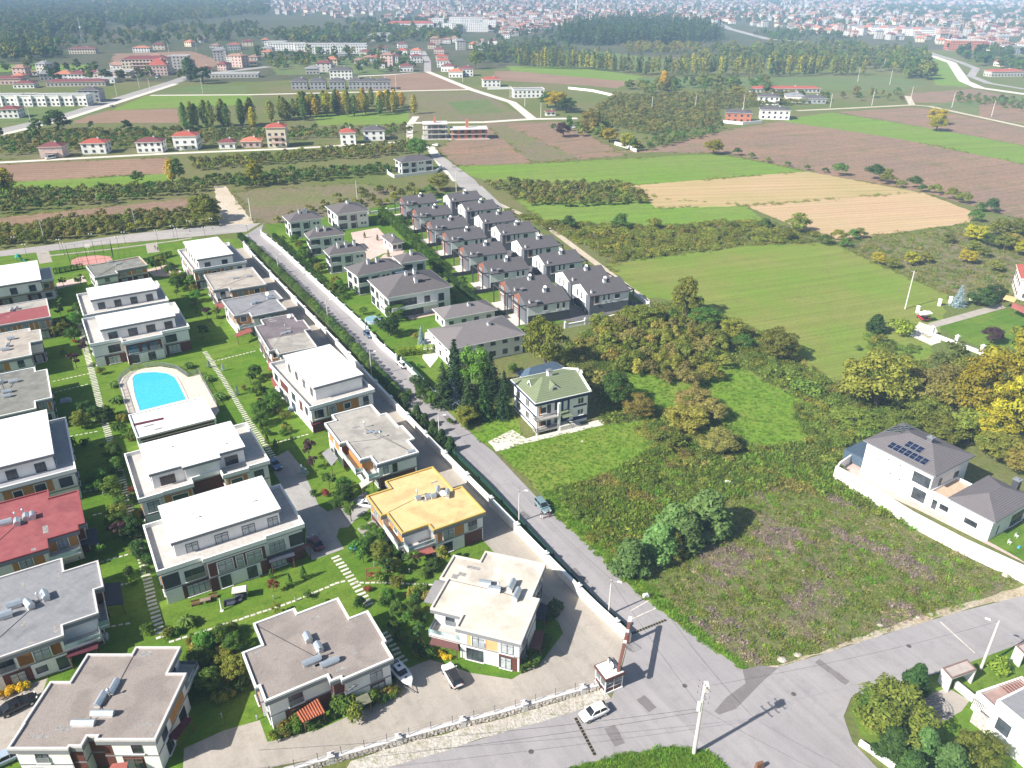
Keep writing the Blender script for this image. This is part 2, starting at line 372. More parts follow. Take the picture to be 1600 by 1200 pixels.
patch('field',[(300,134),(385,134),(388,147),(235,148)],'greendull',1)
patch('field',[(135,182),(168,173),(278,170),(280,192),(110,192)],'brown',1)
patch('field',[(100,193),(280,192),(640,192),(640,220),(260,236),(0,250),(-80,225)],'weeds',1)
patch('field',[(485,178),(640,175),(646,193),(498,196)],'green',1)
patch('field',[(637,145),(750,143),(828,187),(640,191)],'heathgreen',1)
patch('field',[(700,160),(760,155),(790,175),(720,180)],'greendull',1)
patch('heath',[(760,193),(872,190),(925,213),(978,243),(820,256),(714,259),(682,232)],'heath',1)
patch('field',[(760,196),(790,196),(905,248),(830,254)],'heathgreen',1)
patch('heath',[(940,238),(1010,234),(1120,206),(1225,189),(1400,215),(1600,256),(1700,290),(1700,350),(1600,345),(1530,325),(1440,300),(1262,268),(1130,239)],'heath',1,key='heath')
patch('field',[(1240,184),(1300,176),(1450,200),(1600,228),(1760,260),(1760,290),(1600,257),(1400,216),(1225,190)],'green',1)
patch('heath',[(1308,175),(1420,168),(1450,170),(1600,200),(1760,232),(1760,258),(1600,227),(1450,200)],'heath',1)
patch('ploughed_field',[(-60,259),(0,257),(262,246),(268,271),(25,284),(-60,288)],'brown',.6)
patch('field',[(-60,289),(25,284),(268,271),(278,282),(200,290),(30,299),(-60,303)],'green',.6)
patch('heath',[(-60,345),(0,340),(150,325),(300,309),(306,327),(100,341),(0,356),(-60,364)],'heath',.8)
patch('heath',[(365,300),(560,286),(625,298),(600,322),(430,352),(396,347)],'heathgreen',.8)
patch('field',[(712,260),(820,256),(980,248),(1120,240),(1262,268),(985,290),(755,281),(735,275)],'green',.8)
patch('pasture',[(805,312),(985,290),(1030,310),(1165,322),(1192,345),(1000,354),(850,346)],'green',.8)
patch('rough_field',[(790,330),(850,346),(1000,354),(1192,345),(1300,377),(1150,386),(960,411),(905,380)],'weeds',1,key='rough')
patch('ploughed_field',[(985,290),(1262,268),(1440,301),(1165,322),(1024,325)],'tangreen',.5)
patch('ploughed_field',[(1165,322),(1440,300),(1522,332),(1515,348),(1300,378)],'tan',.5)
patch('pasture',[(950,412),(1150,386),(1295,378),(1400,425),(1485,462),(1452,560),(1300,600),(1210,530),(1060,470),(985,462)],'pasture',1,key='pasture')
patch('scrub',[(1300,378),(1420,365),(1520,350),(1640,350),(1640,480),(1485,462),(1400,425)],'heathgreen',1,key='scrub_right')
patch('meadow',[(975,575),(1075,600),(1090,560),(1130,555),(1200,600),(1290,640),(1300,690),(1180,700),(1100,640),(1040,660),(985,640)],'meadow',1,key='meadow')
patch('meadow',[(778,706),(800,694),(820,690),(940,664),(1008,655),(1024,700),(992,714),(944,744),(880,764),(846,770)],'meadow',.5,key='lawn_blue')
patch('grass_verge',[(846,768),(866,766),(905,810),(985,885),(1050,945),(1110,1000),(1165,1035),(1160,1047),(1112,1015),(995,927),(865,805)],'meadow',.4,key='verge')
patch('weedy_lot',[(866,766),(944,744),(1024,700),(1180,700),(1300,740),(1450,830),(1575,885),(1600,905),(1500,955),(1400,985),(1290,1020),(1200,1045),(1165,1040),(1050,945),(985,885),(905,810)],'weeds',.5,key='lot')
patch('stony_verge',[(1160,1047),(1215,1040),(1300,1012),(1400,975),(1500,945),(1600,915),(1600,931),(1500,956),(1400,986),(1290,1021),(1215,1043)],'rubble',.25)
patch('field_edge',[(683,612),(720,650),(765,690),(778,706),(740,682),(700,642)],'meadow',.3)
patch('meadow',[(745,692),(760,640),(800,630),(820,690),(800,692),(770,692)],'meadow',.3,key='lawn_blue2')
# ---- tracks and roads
def trk(px,w_,m='dirt',n='dirt_road'):return track(n,px,w_,m)
trk([(-120,232),(0,205),(100,182),(175,158),(275,127),(300,118),(420,104)],14,'asphalt_far','far_road')
trk([(-120,240),(0,211),(100,187),(178,162),(275,131)],6,'gravel','road_shoulder')
trk([(235,149),(390,148),(560,144),(640,142),(733,140)],6,'gravel')
trk([(560,119),(605,117),(668,112),(737,140),(800,160),(832,186)],7,'gravel')
trk([(668,112),(668,95),(660,80)],8,'asphalt_far','village_street')
trk([(640,192),(755,191),(832,186),(902,185)],7,'gravel')
trk([(1245,173),(1330,169),(1425,164),(1452,166),(1600,198),(1800,240)],5,'dirt')
trk([(1425,164),(1418,150)],5,'dirt')
trk([(1430,82),(1455,87),(1487,98),(1507,127),(1530,137),(1600,147),(1800,165)],10,'gravel')
trk([(1455,83),(1500,97),(1525,107),(1517,119),(1545,130),(1600,139),(1800,155)],8,'asphalt_far','far_road')
trk([(1115,32),(1140,45),(1200,61),(1340,72),(1455,83)],16,'asphalt_far','far_road')
trk([(-100,262),(0,254),(150,246),(262,240),(460,232),(640,221),(640,195),(650,182)],5.0,'gravel')
trk([(642,222),(672,230),(690,255),(716,283)],5.5,'gravel')
trk([(1010,470),(985,452),(940,418),(900,388),(860,358),(815,335),(770,315)],2.6,'dirt')
patch('dirt_track',[(335,291),(353,291),(397,349),(343,354)],'dirt',.3)
strip('street',[(672,243),(700,268),(718,292),(735,308)],[(684,240),(700,250),(742,281),(765,311)],'asphalt_far')
patch('street',[(735,300),(752,290),(800,335),(860,375),(900,405),(860,400),(800,350)],'pavers_grey')
strip('street',[(-80,392+12),(0,392),(100,380),(200,366),(300,355),(408,348)],[(-80,413),(0,401),(100,389.5),(175,381),(300,370),(385,362)],'asphalt_far')
strip('street',[(372,374),(388,386),(422,415),(525,520),(587,582),(687,688),(705,705),(760,757),(815,820),(870,880),(932,945),(985,992)],
      [(412,350),(408,363),(467,420),(590,530),(675,620),(750,690),(772,707),(865,805),(940,870),(995,927),(1040,960),(1100,1005)],'asphalt')
patch('road_junction',[(985,990),(1098,1003),(1160,1046),(1215,1043),(1290,1021),(1400,986),(1500,956),(1600,931),(1760,890),(1760,960),(1600,1004),(1532,1033),(1470,1051),(1330,1090),(1318,1120),(1332,1160),(1372,1202),(1420,1260),(1150,1260),(1140,1200),(1108,1176),(1050,1166),(965,1182),(890,1202),(700,1260),(380,1290),(560,1212),(650,1187),(800,1140),(900,1112),(955,1092),(968,1060)],'asphalt')
patch('asphalt_repair',[(1160,1047),(1190,1040),(1216,1044),(1193,1064),(1150,1108),(1124,1117),(1116,1112),(1135,1090),(1165,1068)],'asphalt_patch')
patch('grass_corner',[(880,1215),(890,1202),(965,1182),(1050,1166),(1108,1176),(1142,1202),(1150,1240),(890,1260)],'lawn',.2,key='corner')
patch('stony_verge',[(955,1092),(900,1112),(800,1140),(650,1187),(560,1212),(530,1222),(548,1190),(600,1172),(790,1122),(925,1082),(944,1078)],'verge',.15)
for a,b in(((1469,972),(1523,1021)),((982,970),(1024,951)),((1020,935),(985,955))):
    v1,v2=Vector(UV2(a)),Vector(UV2(b));patch('road_joint',ribbon([v1,v2],.18),'gravel',world=True)
# ---- compound: lawns, drives
patch('lawn',[(-120,420),(0,401),(175,383),(300,372),(372,374),(388,390),(985,992),(945,1078),(440,1196),(300,1240),(-300,1240)],'lawn',key='compound')
wall_px=[(381,380),(397,400),(525,532),(625,637),(682,695),(770,782),(842,855),(930,942),(985,992)]
wl=[Vector(UV2(p,1.8))for p in wall_px]
def offs(pts,d):
    out=[]
    for i,p in enumerate(pts):
        a,b=pts[max(0,i-1)],pts[min(len(pts)-1,i+1)];t=(b-a).normalized();out.append(tuple(p+Vector((-t.y,t.x))*d))
    return out
patch('driveway',offs(wl,-.1)+offs(wl,-6.2)[::-1],'pavers',world=True)
patch('driveway',[(775,835),(860,900),(985,990),(968,1052),(935,1078),(790,1118),(600,1168),(440,1196),(300,1235),(284,1235),(288,1170),(350,1142),(406,1126),(418,1160),(500,1140),(610,1090),(625,1050),(672,1031),(735,1052),(800,1062),(850,1030),(880,990),(850,920)],'pavers')
patch('driveway',[(-80,1110),(75,1060),(60,1100),(20,1175),(-20,1200),(-120,1240)],'pavers')
patch('driveway',[(418,722),(450,704),(470,728),(498,790),(512,800),(545,786),(572,768),(585,790),(556,812),(545,824),(530,826),(526,840),(538,858),(516,866),(488,876),(476,858),(478,822)],'pavers_grey')
patch('driveway',[(500,520),(520,548),(560,575),(640,655),(600,640),(545,590),(490,545)],'pavers_grey')
patch('forecourt',[(88,443),(130,431),(136,440),(90,452)],'plaza')
patch('forecourt',[(228,422),(268,412),(284,425),(268,432),(240,432)],'plaza')
patch('play_court',[(112,407),(122,402),(150,399),(172,401),(176,406),(160,411),(120,416),(111,413)],ground_mat('court_red',[(.52,.25,.22),(.55,.28,.25),(.47,.23,.20)],(.1,.6),bump=0,fine=3))
trk([(72,411),(66,392)],4,'pavers','garden_path');trk([(236,380),(240,395)],4,'pavers','garden_path')
trk([(75,400),(170,390),(270,377),(300,372)],1.4,'pavers','garden_path')
# ---- neighbour estates
patch('estate_ground',[(412,352),(520,338),(600,322),(640,330),(765,450),(745,520),(700,590),(682,612),(590,528),(467,418)],'lawn',key='estate')
patch('estate_yard',[(548,364),(590,356),(608,375),(632,392),(626,398),(600,396),(574,408),(580,420),(566,418)],'plaza')
patch('estate_yard',[(560,420),(582,415),(600,398),(634,395),(640,405),(600,420),(588,432)],'plaza')
patch('estate_yard',[(628,478),(675,470),(690,490),(640,500)],'plaza')
patch('estate_path',[(664,520),(690,512),(684,560),(672,575),(660,560)],'gravel')
patch('row_estate_ground',[(600,322),(700,300),(760,312),(860,385),(1020,475),(900,500),(820,520),(790,515),(745,470),(640,345)],'lawn',key='rows')
patch('row_street',[(690,330),(705,322),(780,375),(840,425),(880,455),(900,482),(870,500),(840,470),(790,420),(730,370)],'darkpave')
patch('row_street',[(850,500),(900,480),(985,470),(1015,476),(905,503)],'darkpave')
patch('front_path',[(762,691),(800,672),(822,686),(940,656),(945,664),(824,692),(775,706)],'gravel',.25)
patch('solar_yard',[(1302,735),(1345,705),(1600,850),(1640,900),(1580,870),(1440,800)],'plaza')
patch('solar_lawn',[(1542,845),(1600,815),(1680,850),(1640,905),(1590,872)],'lawn',key='solar_lawn')
patch('villa_lawn',[(1460,505),(1575,483),(1600,478),(1680,500),(1680,545),(1600,545),(1545,549),(1487,523)],'lawn')
patch('villa_path',[(1440,515),(1452,505),(1560,475),(1572,481),(1462,512)],'pavers')
patch('villa_drive',[(1422,525),(1436,503),(1462,512),(1470,535),(1455,540)],'gravel',.2)
patch('corner_garden',[(1340,1090),(1470,1052),(1600,1004),(1760,960),(1760,1300),(1440,1300),(1390,1200),(1345,1150),(1330,1110)],'lawn',key='corner_garden')
patch('corner_court',[(1440,1090),(1480,1075),(1515,1095),(1502,1112),(1468,1130),(1448,1122)],'pavers')
# ------------------------------------------------------------------ building kit
W_=mat('white_render',(.80,.795,.78),rough=.8,var=.04,scale=.6,stain=.07)
W2=mat('white_paint',(.82,.82,.80),rough=.6,var=.03,scale=.8)
FASC=mat('fascia_grey',(.22,.23,.25),rough=.6,var=.06)
RIMG=mat('parapet_concrete',(.58,.56,.55),rough=.8,var=.08,scale=2)
ANTH=mat('anthracite',(.060,.064,.075),rough=.6,var=.1)
DKGR=mat('dark_grey_render',(.125,.135,.155),rough=.7,var=.08)
ORNG=mat('ochre_cladding',(.50,.235,.065),rough=.7,var=.08,scale=.8)
ORNL=mat('pale_ochre_cladding',(.66,.40,.19),rough=.7,var=.06,scale=.8)
BRWN=mat('brown_cladding',(.125,.045,.038),rough=.65,var=.15,scale=3)
BRIK=mat('brick_red',(.25,.105,.075),rough=.8,var=.2,scale=4)
NAVY=mat('navy_paint',(.022,.038,.105),rough=.6,var=.06)
GRAVR=mat('roof_gravel',(.25,.212,.192),rough=.95,scale=7,bump=.2,col2=(.345,.302,.275),detail=9,stain=.16)
CONCR=mat('roof_concrete',(.35,.325,.29),rough=.9,scale=.5,col2=(.42,.395,.355),detail=10,stain=.22)
CREAM=mat('roof_cream',(.54,.48,.40),rough=.9,scale=.3,col2=(.68,.62,.54),detail=10,stain=.2)
YELL=mat('roof_yellow',(.62,.445,.20),rough=.8,scale=.5,col2=(.69,.51,.26),detail=10,stain=.18)
YELR=mat('rim_yellow',(.56,.39,.11),rough=.7,var=.08)
REDR=mat('roof_red',(.27,.072,.08),rough=.75,scale=.7,col2=(.32,.10,.10),detail=8,stain=.16,seam=(31.3,1.1,.12))
GREYR=mat('roof_grey',(.225,.228,.245),rough=.8,scale=.6,col2=(.275,.275,.288),detail=8,stain=.16,seam=(31.3,1.0,.12))
GRNGR=mat('roof_greygreen',(.19,.19,.168),rough=.85,scale=.5,col2=(.24,.238,.215),detail=8,stain=.2,seam=(31.3,1.0,.1))
PURP=mat('roof_purple',(.175,.145,.16),rough=.85,scale=.5,col2=(.21,.18,.19),detail=8,stain=.2,seam=(31.3,1.0,.1))
BEIGE=mat('roof_beige',(.38,.335,.29),rough=.9,scale=.5,col2=(.45,.405,.355),detail=9,stain=.2)
WHTR=mat('roof_white_membrane',(.80,.805,.81),rough=.5,var=.03,scale=.4,stain=.10)
TERR=mat('terrace_tiles',(.50,.47,.44),rough=.7,var=.1,scale=1.2)
TERRG=mat('terrace_grey',(.36,.36,.38),rough=.7,var=.1,scale=1.2)
METAL=mat('galvanised_metal',(.55,.60,.64),rough=.35,metal=.6,var=.06,scale=2)
TERRA=tile_mat('terracotta_tiles',(.36,.10,.05),(.50,.17,.09))
REDT=tile_mat('red_tiles',(.33,.075,.055),(.45,.12,.085),period=.45)
GRYT=tile_mat('grey_roof_tiles',(.115,.103,.107),(.155,.142,.145))
SLATE=tile_mat('slate_roof_tiles',(.095,.088,.095),(.13,.12,.126))
BRGT=tile_mat('brown_grey_tiles',(.175,.158,.16),(.215,.195,.197))
GRNT=tile_mat('green_shingles',(.155,.19,.105),(.205,.24,.145),period=.5)
CHAR=tile_mat('charcoal_roof_tiles',(.135,.122,.13),(.17,.157,.163))
BLUM=mat('blue_grey_metal',(.11,.16,.22),rough=.4,metal=.3,var=.1,scale=.7)
GL=glass('window_glass',(.045,.055,.065));GLB=glass('balcony_glass',(.30,.40,.40),.15)
CURT=mat('curtained_glass',(.42,.45,.47),rough=.25,spec=.5,var=.2,scale=2.5)
AWB=mat('awning_brown',(.14,.065,.06),rough=.9,var=.08);AWG=mat('awning_grey',(.24,.235,.245),rough=.9,var=.08)
AWW=mat('awning_cream',(.70,.66,.56),rough=.9,var=.05);AWR=mat('awning_red',(.33,.105,.085),rough=.9,var=.1);AWD=mat('awning_slate',(.055,.062,.085),rough=.9,var=.1)
AWM=mat('awning_maroon',(.095,.022,.032),rough=.9,var=.1);AWK=mat('awning_taupe',(.29,.265,.235),rough=.9,var=.08)
WOODP=mat('timber_brown',(.17,.085,.05),rough=.8,var=.2,scale=3)
STONE=mat('dry_stone',(.42,.38,.33),rough=.95,var=.3,scale=4,bump=.6)

CACHE={}
def win_meshes(w_,h_,kind):
    k=(round(w_,1),round(h_,1),kind)
    if k in CACHE:return CACHE[k]
    w_,h_=k[0],k[1]
    fm={'d':ANTH,'f':ANTH,'s':ANTH,'o':ANTH,'b':WOODP,'c':ANTH,'j':ANTH,'w':W2}[kind]
    b=MB();t=.08
    n=max(1,round(w_/.95))if kind!='s' else 1
    b.box((0,-.03,0),(w_,.1,t));b.box((0,-.03,h_-t),(w_,.1,t))
    for i in range(n+1):
        b.box((-w_/2+t/2+(w_-t)*i/n,-.03,t),(t,.1,h_-2*t))
    if kind in 'djbc' and h_>1.2:b.box((0,-.03,h_*.72),(w_-2*t,.08,.05))
    b.mi=1
    if kind in 'oj': # pale surround
        b.box((0,-.03,h_),(w_+.3,.12,.15));b.box((-w_/2-.075,-.03,0),(.15,.12,h_));b.box((w_/2+.075,-.03,0),(.15,.12,h_))
    if kind not in 'j':b.box((0,-.1,-.07),(w_+.3,.26,.07))
    fr=b.mesh('window',[fm,W2])
    p=MB();p.add([(-w_/2+t,-.035,t),(w_/2-t,-.035,t),(w_/2-t,-.035,h_-t),(-w_/2+t,-.035,h_-t)],[(0,1,2,3)])
    pn=p.mesh('pane',[CURT if kind in 'cj' else GL])
    rl=None
    if kind in 'jf':
        r_=MB()
        for i in range(5):r_.box((0,-.16,.15+.19*i),(w_+.1,.04,.05))
        for s in(-1,1):r_.box((s*(w_/2+.03),-.11,.1),(.05,.12,.95))
        rl=r_.mesh('railing',[METAL])
    CACHE[k]=(fr,pn,rl);return CACHE[k]
def win(root,x,y,z,rz,w_,h_,kind='d',out=.0):
    fr,pn,rl=win_meshes(w_,h_,kind);o=root['_o']
    x+=math.sin(rz)*out;y-=math.cos(rz)*out
    f=obj('window',fr,(x-o[0],y-o[1],z-o[2]),rz,root);obj('pane',pn,parent=f)
    if rl:obj('railing',rl,parent=f)
    return f
def panel(root,a,d,u0,u1,z0,z1,m,out=.03,name='cladding_panel'):
    b=MB();n=Vector((d.y,-d.x));p0=a+d*u0;p1=a+d*u1
    q=[tuple(p0),tuple(p0+n*out),tuple(p1+n*out),tuple(p1)]
    b.prism(ccw(q),z0,z1);return b.build(name,m,root)
def facade(root,a,b,items):
    """a, b: wall ends left to right seen from outside. items: ('w', u 0..1, z, w, h, kind) window, ('p', u0, u1, z0, z1, material) panel"""
    a,b=Vector(a),Vector(b);L_=(b-a).length;d=(b-a)/L_;rz=math.atan2(d.y,d.x)
    for it in items:
        if it[0]=='p':panel(root,a,d,it[1]*L_,it[2]*L_,it[3],it[4],it[5])
        else:
            p=a+d*(it[1]*L_);win(root,p.x,p.y,it[2],rz,it[3],it[4],it[5],.035 if len(it)>6 else.0)
def auto_items(L_,floors,rng,style,zt):
    it=[]
    if L_<1.7:
        return[('p',.02,.98,.1,zt-.1,BRWN)]if style=='flat' and rng.random()<.6 else it
    n=max(1,int(L_/3.6))
    for f in range(floors):
        z0=f*3.05
        for i in range(n):
            u=(i+.5)/n;r=rng.random();wseg=.5/n*.94
            if style=='flat':
                if f==1:
                    if r<.55:it.append(('p',u-wseg,u+wseg,z0+.12,z0+2.55,ORNG));it.append(('w',u,z0+.25 if r<.3 else z0+.9,min(1.5,L_/n*.5),2.1 if r<.3 else 1.3,'j' if r<.3 else 'o',1))
                    elif r<.9:it.append(('w',u,z0+.25,min(1.4,L_/n*.5),2.1,'f'))
                else:
                    if r<.5:it.append(('p',u-wseg,u+wseg,.15,2.65,BRWN));it.append(('w',u,.2,min(2.0,L_/n*.6),2.2,'c',1))
                    elif r<.9:it.append(('w',u,.25 if r<.7 else.9,min(1.8,L_/n*.55),2.1 if r<.7 else 1.4,'d'))
            else:it.append(('w',u,z0+.9,min(1.5,L_/n*.5),1.4,style))
    return it
def balcony(root,p0,c,p2,z,rim=W2,glass_side=2):
    """open corner below a roof notch: slab, low wall and glass"""
    p0,c,p2=Vector(p0),Vector(c),Vector(p2);q=p0+p2-c
    b=MB();b.prism(ccw([tuple(v)for v in(p0,q,p2,c)]),z-.28,z);s=b.build('balcony',TERR,root);s['_o']=root['_o']
    cen=(p0+p2)/2
    for k,(a,e)in enumerate(((p0,q),(q,p2))):
        d=e-a
        if d.length<.3:continue
        n=Vector((-d.y,d.x)).normalized()
        if n.dot(cen-a)<0:n=-n
        lo=MB();lo.prism(ccw([tuple(a),tuple(e),tuple(e+n*.16),tuple(a+n*.16)]),z-.35,z+.32);lo.build('parapet',rim,s)
        gl=MB();gl.prism(ccw([tuple(a+n*.06),tuple(e+n*.06),tuple(e+n*.10),tuple(a+n*.10)]),z+.32,z+1.05);gl.build('glass_guard',GLB,s)
    return s
def hood(root,x,y,z,rz,l=2.1,w_=.95,h=.85):
    o=root['_o'];k=('hood',round(l,1),round(w_,1),round(h,1))
    if k not in CACHE:
        b=MB();b.box((0,0,0),(l*.9,w_*.8,h*.6));b.mi=1
        L_,Wd=l/2,w_/2
        pr=[(-Wd,h*.55),(-Wd*.55,h*.88),(0,h),(Wd*.55,h*.88),(Wd,h*.55)]
        vs=[(-L_,y_,z_)for y_,z_ in pr]+[(L_,y_,z_)for y_,z_ in pr]
        b.add(vs,[(i,i+1,6+i,5+i)[::-1]for i in range(4)]+[(0,1,2,3,4),(9,8,7,6,5),(0,4,9,5)])
        CACHE[k]=b.mesh('roof_vent',[RIMG,METAL])
    return obj('roof_vent',CACHE[k],(x-o[0],y-o[1],z-o[2]),rz,root)
def flue(root,x,y,z,h=1.3,m=None):
    b=MB();b.beam((x,y,z),(x,y,z+h),.09,n=8);b.lathe((x,y,z+h),[(.2,0),(.22,.1),(.05,.25)],8);return b.build('flue_pipe',m or METAL,root)
def dish(root,x,y,z,az,r=.55):
    b=MB();b.beam((x,y,z),(x,y,z+.7),.04);c=Vector((x,y,z+.8));q=Vector((math.cos(az),math.sin(az),.6)).normalized().to_track_quat('Z','Y')
    vs=[c]+[c+q@Vector((r*math.cos(t*.5236),r*math.sin(t*.5236),.16))for t in range(12)]
    b.add(vs,[(0,i+1,(i+1)%12+1)for i in range(12)]);b.beam(c+q@Vector((0,0,.03)),c+q@Vector((0,0,.5)),.025)
    return b.build('satellite_dish',W2,root)
def awning(root,px,h0,h1,m,posts=True,name='awning',ribs=0):
    """canopy: four pixel corners (two at the house at height h0, then two outer ones at h1)"""
    a,b_,c,d=U(*px[0],h0),U(*px[1],h0),U(*px[2],h1),U(*px[3],h1)
    b=MB();dn=Vector((0,0,-.12));v=[a,b_,c,d]
    b.add(v+[p+dn for p in v],[(0,1,2,3),(7,6,5,4),(0,4,5,1),(1,5,6,2),(2,6,7,3),(3,7,4,0)])
    o=b.build(name,m,root);o['_o']=root['_o']if root else(0,0,0)
    if posts:
        for p in(c,d):
            q=p+(a+b_+c+d-4*p)*.04;pb=MB();pb.beam((q.x,q.y,0),(q.x,q.y,p.z-.1),.07);pb.build('post',WOODP,o)
    return o
def find_edge(poly,px,h):
    p=U(px[0],px[1],h).xy;best=None
    for i in range(len(poly)):
        a,b=Vector(poly[i]),Vector(poly[(i+1)%len(poly)]);t=max(0,min(1,(p-a).dot(b-a)/(b-a).length_squared));dd=(a+(b-a)*t-p).length
        if best is None or dd<best[0]:best=(dd,i)
    return best[1]
def flat_house(label,px,h,roofm,rim=RIMG,ang=None,balc=(),over=.45,spec=None,seed=1,vents=(),flues=(),cat='house',floors=2,name='flat_roofed_house',style='flat',z0=0,root=None,fasc=FASC,noauto=False,wall=None,covh=.3,dishes=()):
    poly,ang=rectify([tuple(U(p[0],p[1],h).xy)for p in px],ang)
    cx=sum(p[0]for p in poly)/len(poly);cy=sum(p[1]for p in poly)/len(poly)
    if root is None:root=thing(name,label,cat,(cx,cy,0),group='flat-roofed houses of the walled estate' if style=='flat' else None)
    root['_ang']=ang
    b=MB();b.prism(poly,h-.95,h-covh-.02);roof=b.build('roof',fasc,root)
    roof['_o']=root['_o']
    pi=inset(poly,.28);r_=MB();r_.ring(poly,pi,h-covh-.02,h);r_.build('parapet',rim,roof)
    c_=MB();c_.prism(pi,h-covh-.02,h-covh+.03,bottom=False);c_.build('roof_covering',roofm,roof)
    rq=random.Random(seed*7+1);pm_=MB();us=[p[0]for p in poly];vs_=[p[1]for p in poly]
    for k in range(7 if covh<.5 else 0):
        x,y=rq.uniform(min(us),max(us)),rq.uniform(min(vs_),max(vs_));l_,w2=rq.uniform(.4,2.4),rq.uniform(.3,1.1);q_=rect(x,y,l_,w2,ang)
        if all(inside(p,pi)for p in q_):pm_.add([(p[0],p[1],h-covh+.034)for p in q_],[(0,1,2,3)])
    if pm_.v:pm_.build('sealant_patch',mat('roof_sealant',(.19,.18,.175),rough=.9,var=.3,scale=2,col2=(.36,.34,.32)),roof)['kind']='stuff'
    if vents and covh<.5:
        cb_=MB();pts_=[U(v_[0],v_[1],h).xy for v_ in vents]+[U(f_[0],f_[1],h).xy for f_ in flues];e_=Vector(pi[0])
        for a_,b_ in zip(pts_,pts_[1:]+[e_]):cb_.beam((a_.x,a_.y,h-covh+.07),(b_.x,b_.y,h-covh+.07),.035,n=4)
        cb_.build('roof_cable',ANTH,roof)
    wp=inset(poly,over)
    wb=MB();wb.prism(wp,z0,h-.95,bottom=False,top=False);wl_=wb.build('wall',wall or W_,root)
    if style=='flat' and z0==0:
        fb=MB();fb.ring(inset(poly,over-.06),inset(poly,over+.02),2.78,2.98);fb.build('floor_band',FASC,root)
    bal_idx=set()
    for bp in balc:
        q=U(bp[0],bp[1],h).xy;best=None
        for i in range(len(poly)):
            a,c,e=(Vector(poly[j%len(poly)])for j in(i-1,i,i+1))
            cr=(c-a).x*(e-c).y-(c-a).y*(e-c).x
            if cr<0 and(best is None or(c-q).length<best[0]):best=((c-q).length,i)
        if best and best[0]<8:
            i=best[1];balcony(root,wp[i-1],wp[i],wp[(i+1)%len(wp)],3.05);bal_idx.add(i)
    rng=random.Random(seed);done={}
    for pxy,items in(spec or[]):done[find_edge(poly,pxy,h)]=items
    for i in range(len(wp)):
        a,b_=wp[i],wp[(i+1)%len(wp)]
        L_=(Vector(b_)-Vector(a)).length
        if i in done:facade(root,a,b_,done[i])
        elif not noauto:facade(root,a,b_,[(t[0],t[1],t[2]+(z0 if t[0]=='w' else 0),*t[3:])if t[0]=='w' else(t[0],t[1],t[2],t[3]+z0,t[4]+z0,t[5])for t in auto_items(L_,floors,rng,style,h-1)])
    for v in vents:
        p=U(v[0],v[1],h);hood(roof,p.x,p.y,h-covh,ang+R(v[2]if len(v)>2 else 0),*(v[3:]))
    for v in flues:p=U(v[0],v[1],h-covh);flue(roof,p.x,p.y,h-covh)
    for v in dishes:p=U(v[0],v[1],h-covh);dish(roof,p.x,p.y,h-covh,R(-100))
    return root,poly
def duplex(label,px_ter,h1,px_pent,h2,seed=1,spec=None,pspec=None,ang=None,balc=(),seams=True,flues=(),terr=TERR):
    root,poly=flat_house(label,px_ter,h1,terr,W2,ang=ang,balc=balc,spec=spec,seed=seed,covh=.75,name='terraced_house',cat='house')
    ang=root['_ang']
    pp,_=rectify([tuple(U(p[0],p[1],h2).xy)for p in px_pent],ang)
    pw=inset(pp,.35)
    b=MB();b.prism(pw,h1-.75,h2-.6,bottom=False,top=False);b.build('penthouse_wall',W_,root)
    s=MB();s.prism(pp,h2-.62,h2-.1);sl_=s.build('penthouse_roof',FASC,root);sl_['_o']=root['_o']
    t=MB();t.prism(inset(pp,-.04),h2-.12,h2,bottom=True);t.build('roof_covering',WHTR,sl_)
    if seams:
        xs=[p[0]*math.cos(ang)+p[1]*math.sin(ang)for p in pp];ys=[-p[0]*math.sin(ang)+p[1]*math.cos(ang)for p in pp]
        u0,u1,v0,v1=min(xs),max(xs),min(ys),max(ys);sm=MB();n=int((u1-u0)/1.0)
        cs,sn=math.cos(ang),math.sin(ang)
        for i in range(1,n):
            u=u0+(u1-u0)*i/n
            seg=[v for v in np.linspace(v0+.3,v1-.3,12)if inside((u*cs-v*sn,u*sn+v*cs),pp)]
            if len(seg)>2:sm.box(((u*cs-(seg[0]+seg[-1])/2*sn),(u*sn+(seg[0]+seg[-1])/2*cs),h2),(.06,seg[-1]-seg[0],.045),ang)
        q=sm.build('standing_seams',WHTR,sl_);q['kind']='stuff'
    rng=random.Random(seed+5);done={find_edge(pp,e[0],h2):e[1]for e in(pspec or[])}
    for i in range(len(pw)):
        a,c=Vector(pw[i]),Vector(pw[(i+1)%len(pw)]);L_=(c-a).length
        if i in done:facade(root,a,c,done[i]);continue
        n=int(L_/4)
        facade(root,a,c,[('w',(k+.5)/n,h1-.65,1.8,2.0,'d')for k in range(n)])
    for v in flues:p=U(v[0],v[1],h2);flue(sl_,p.x,p.y,h2-.05,.8,W2)
    return root,poly

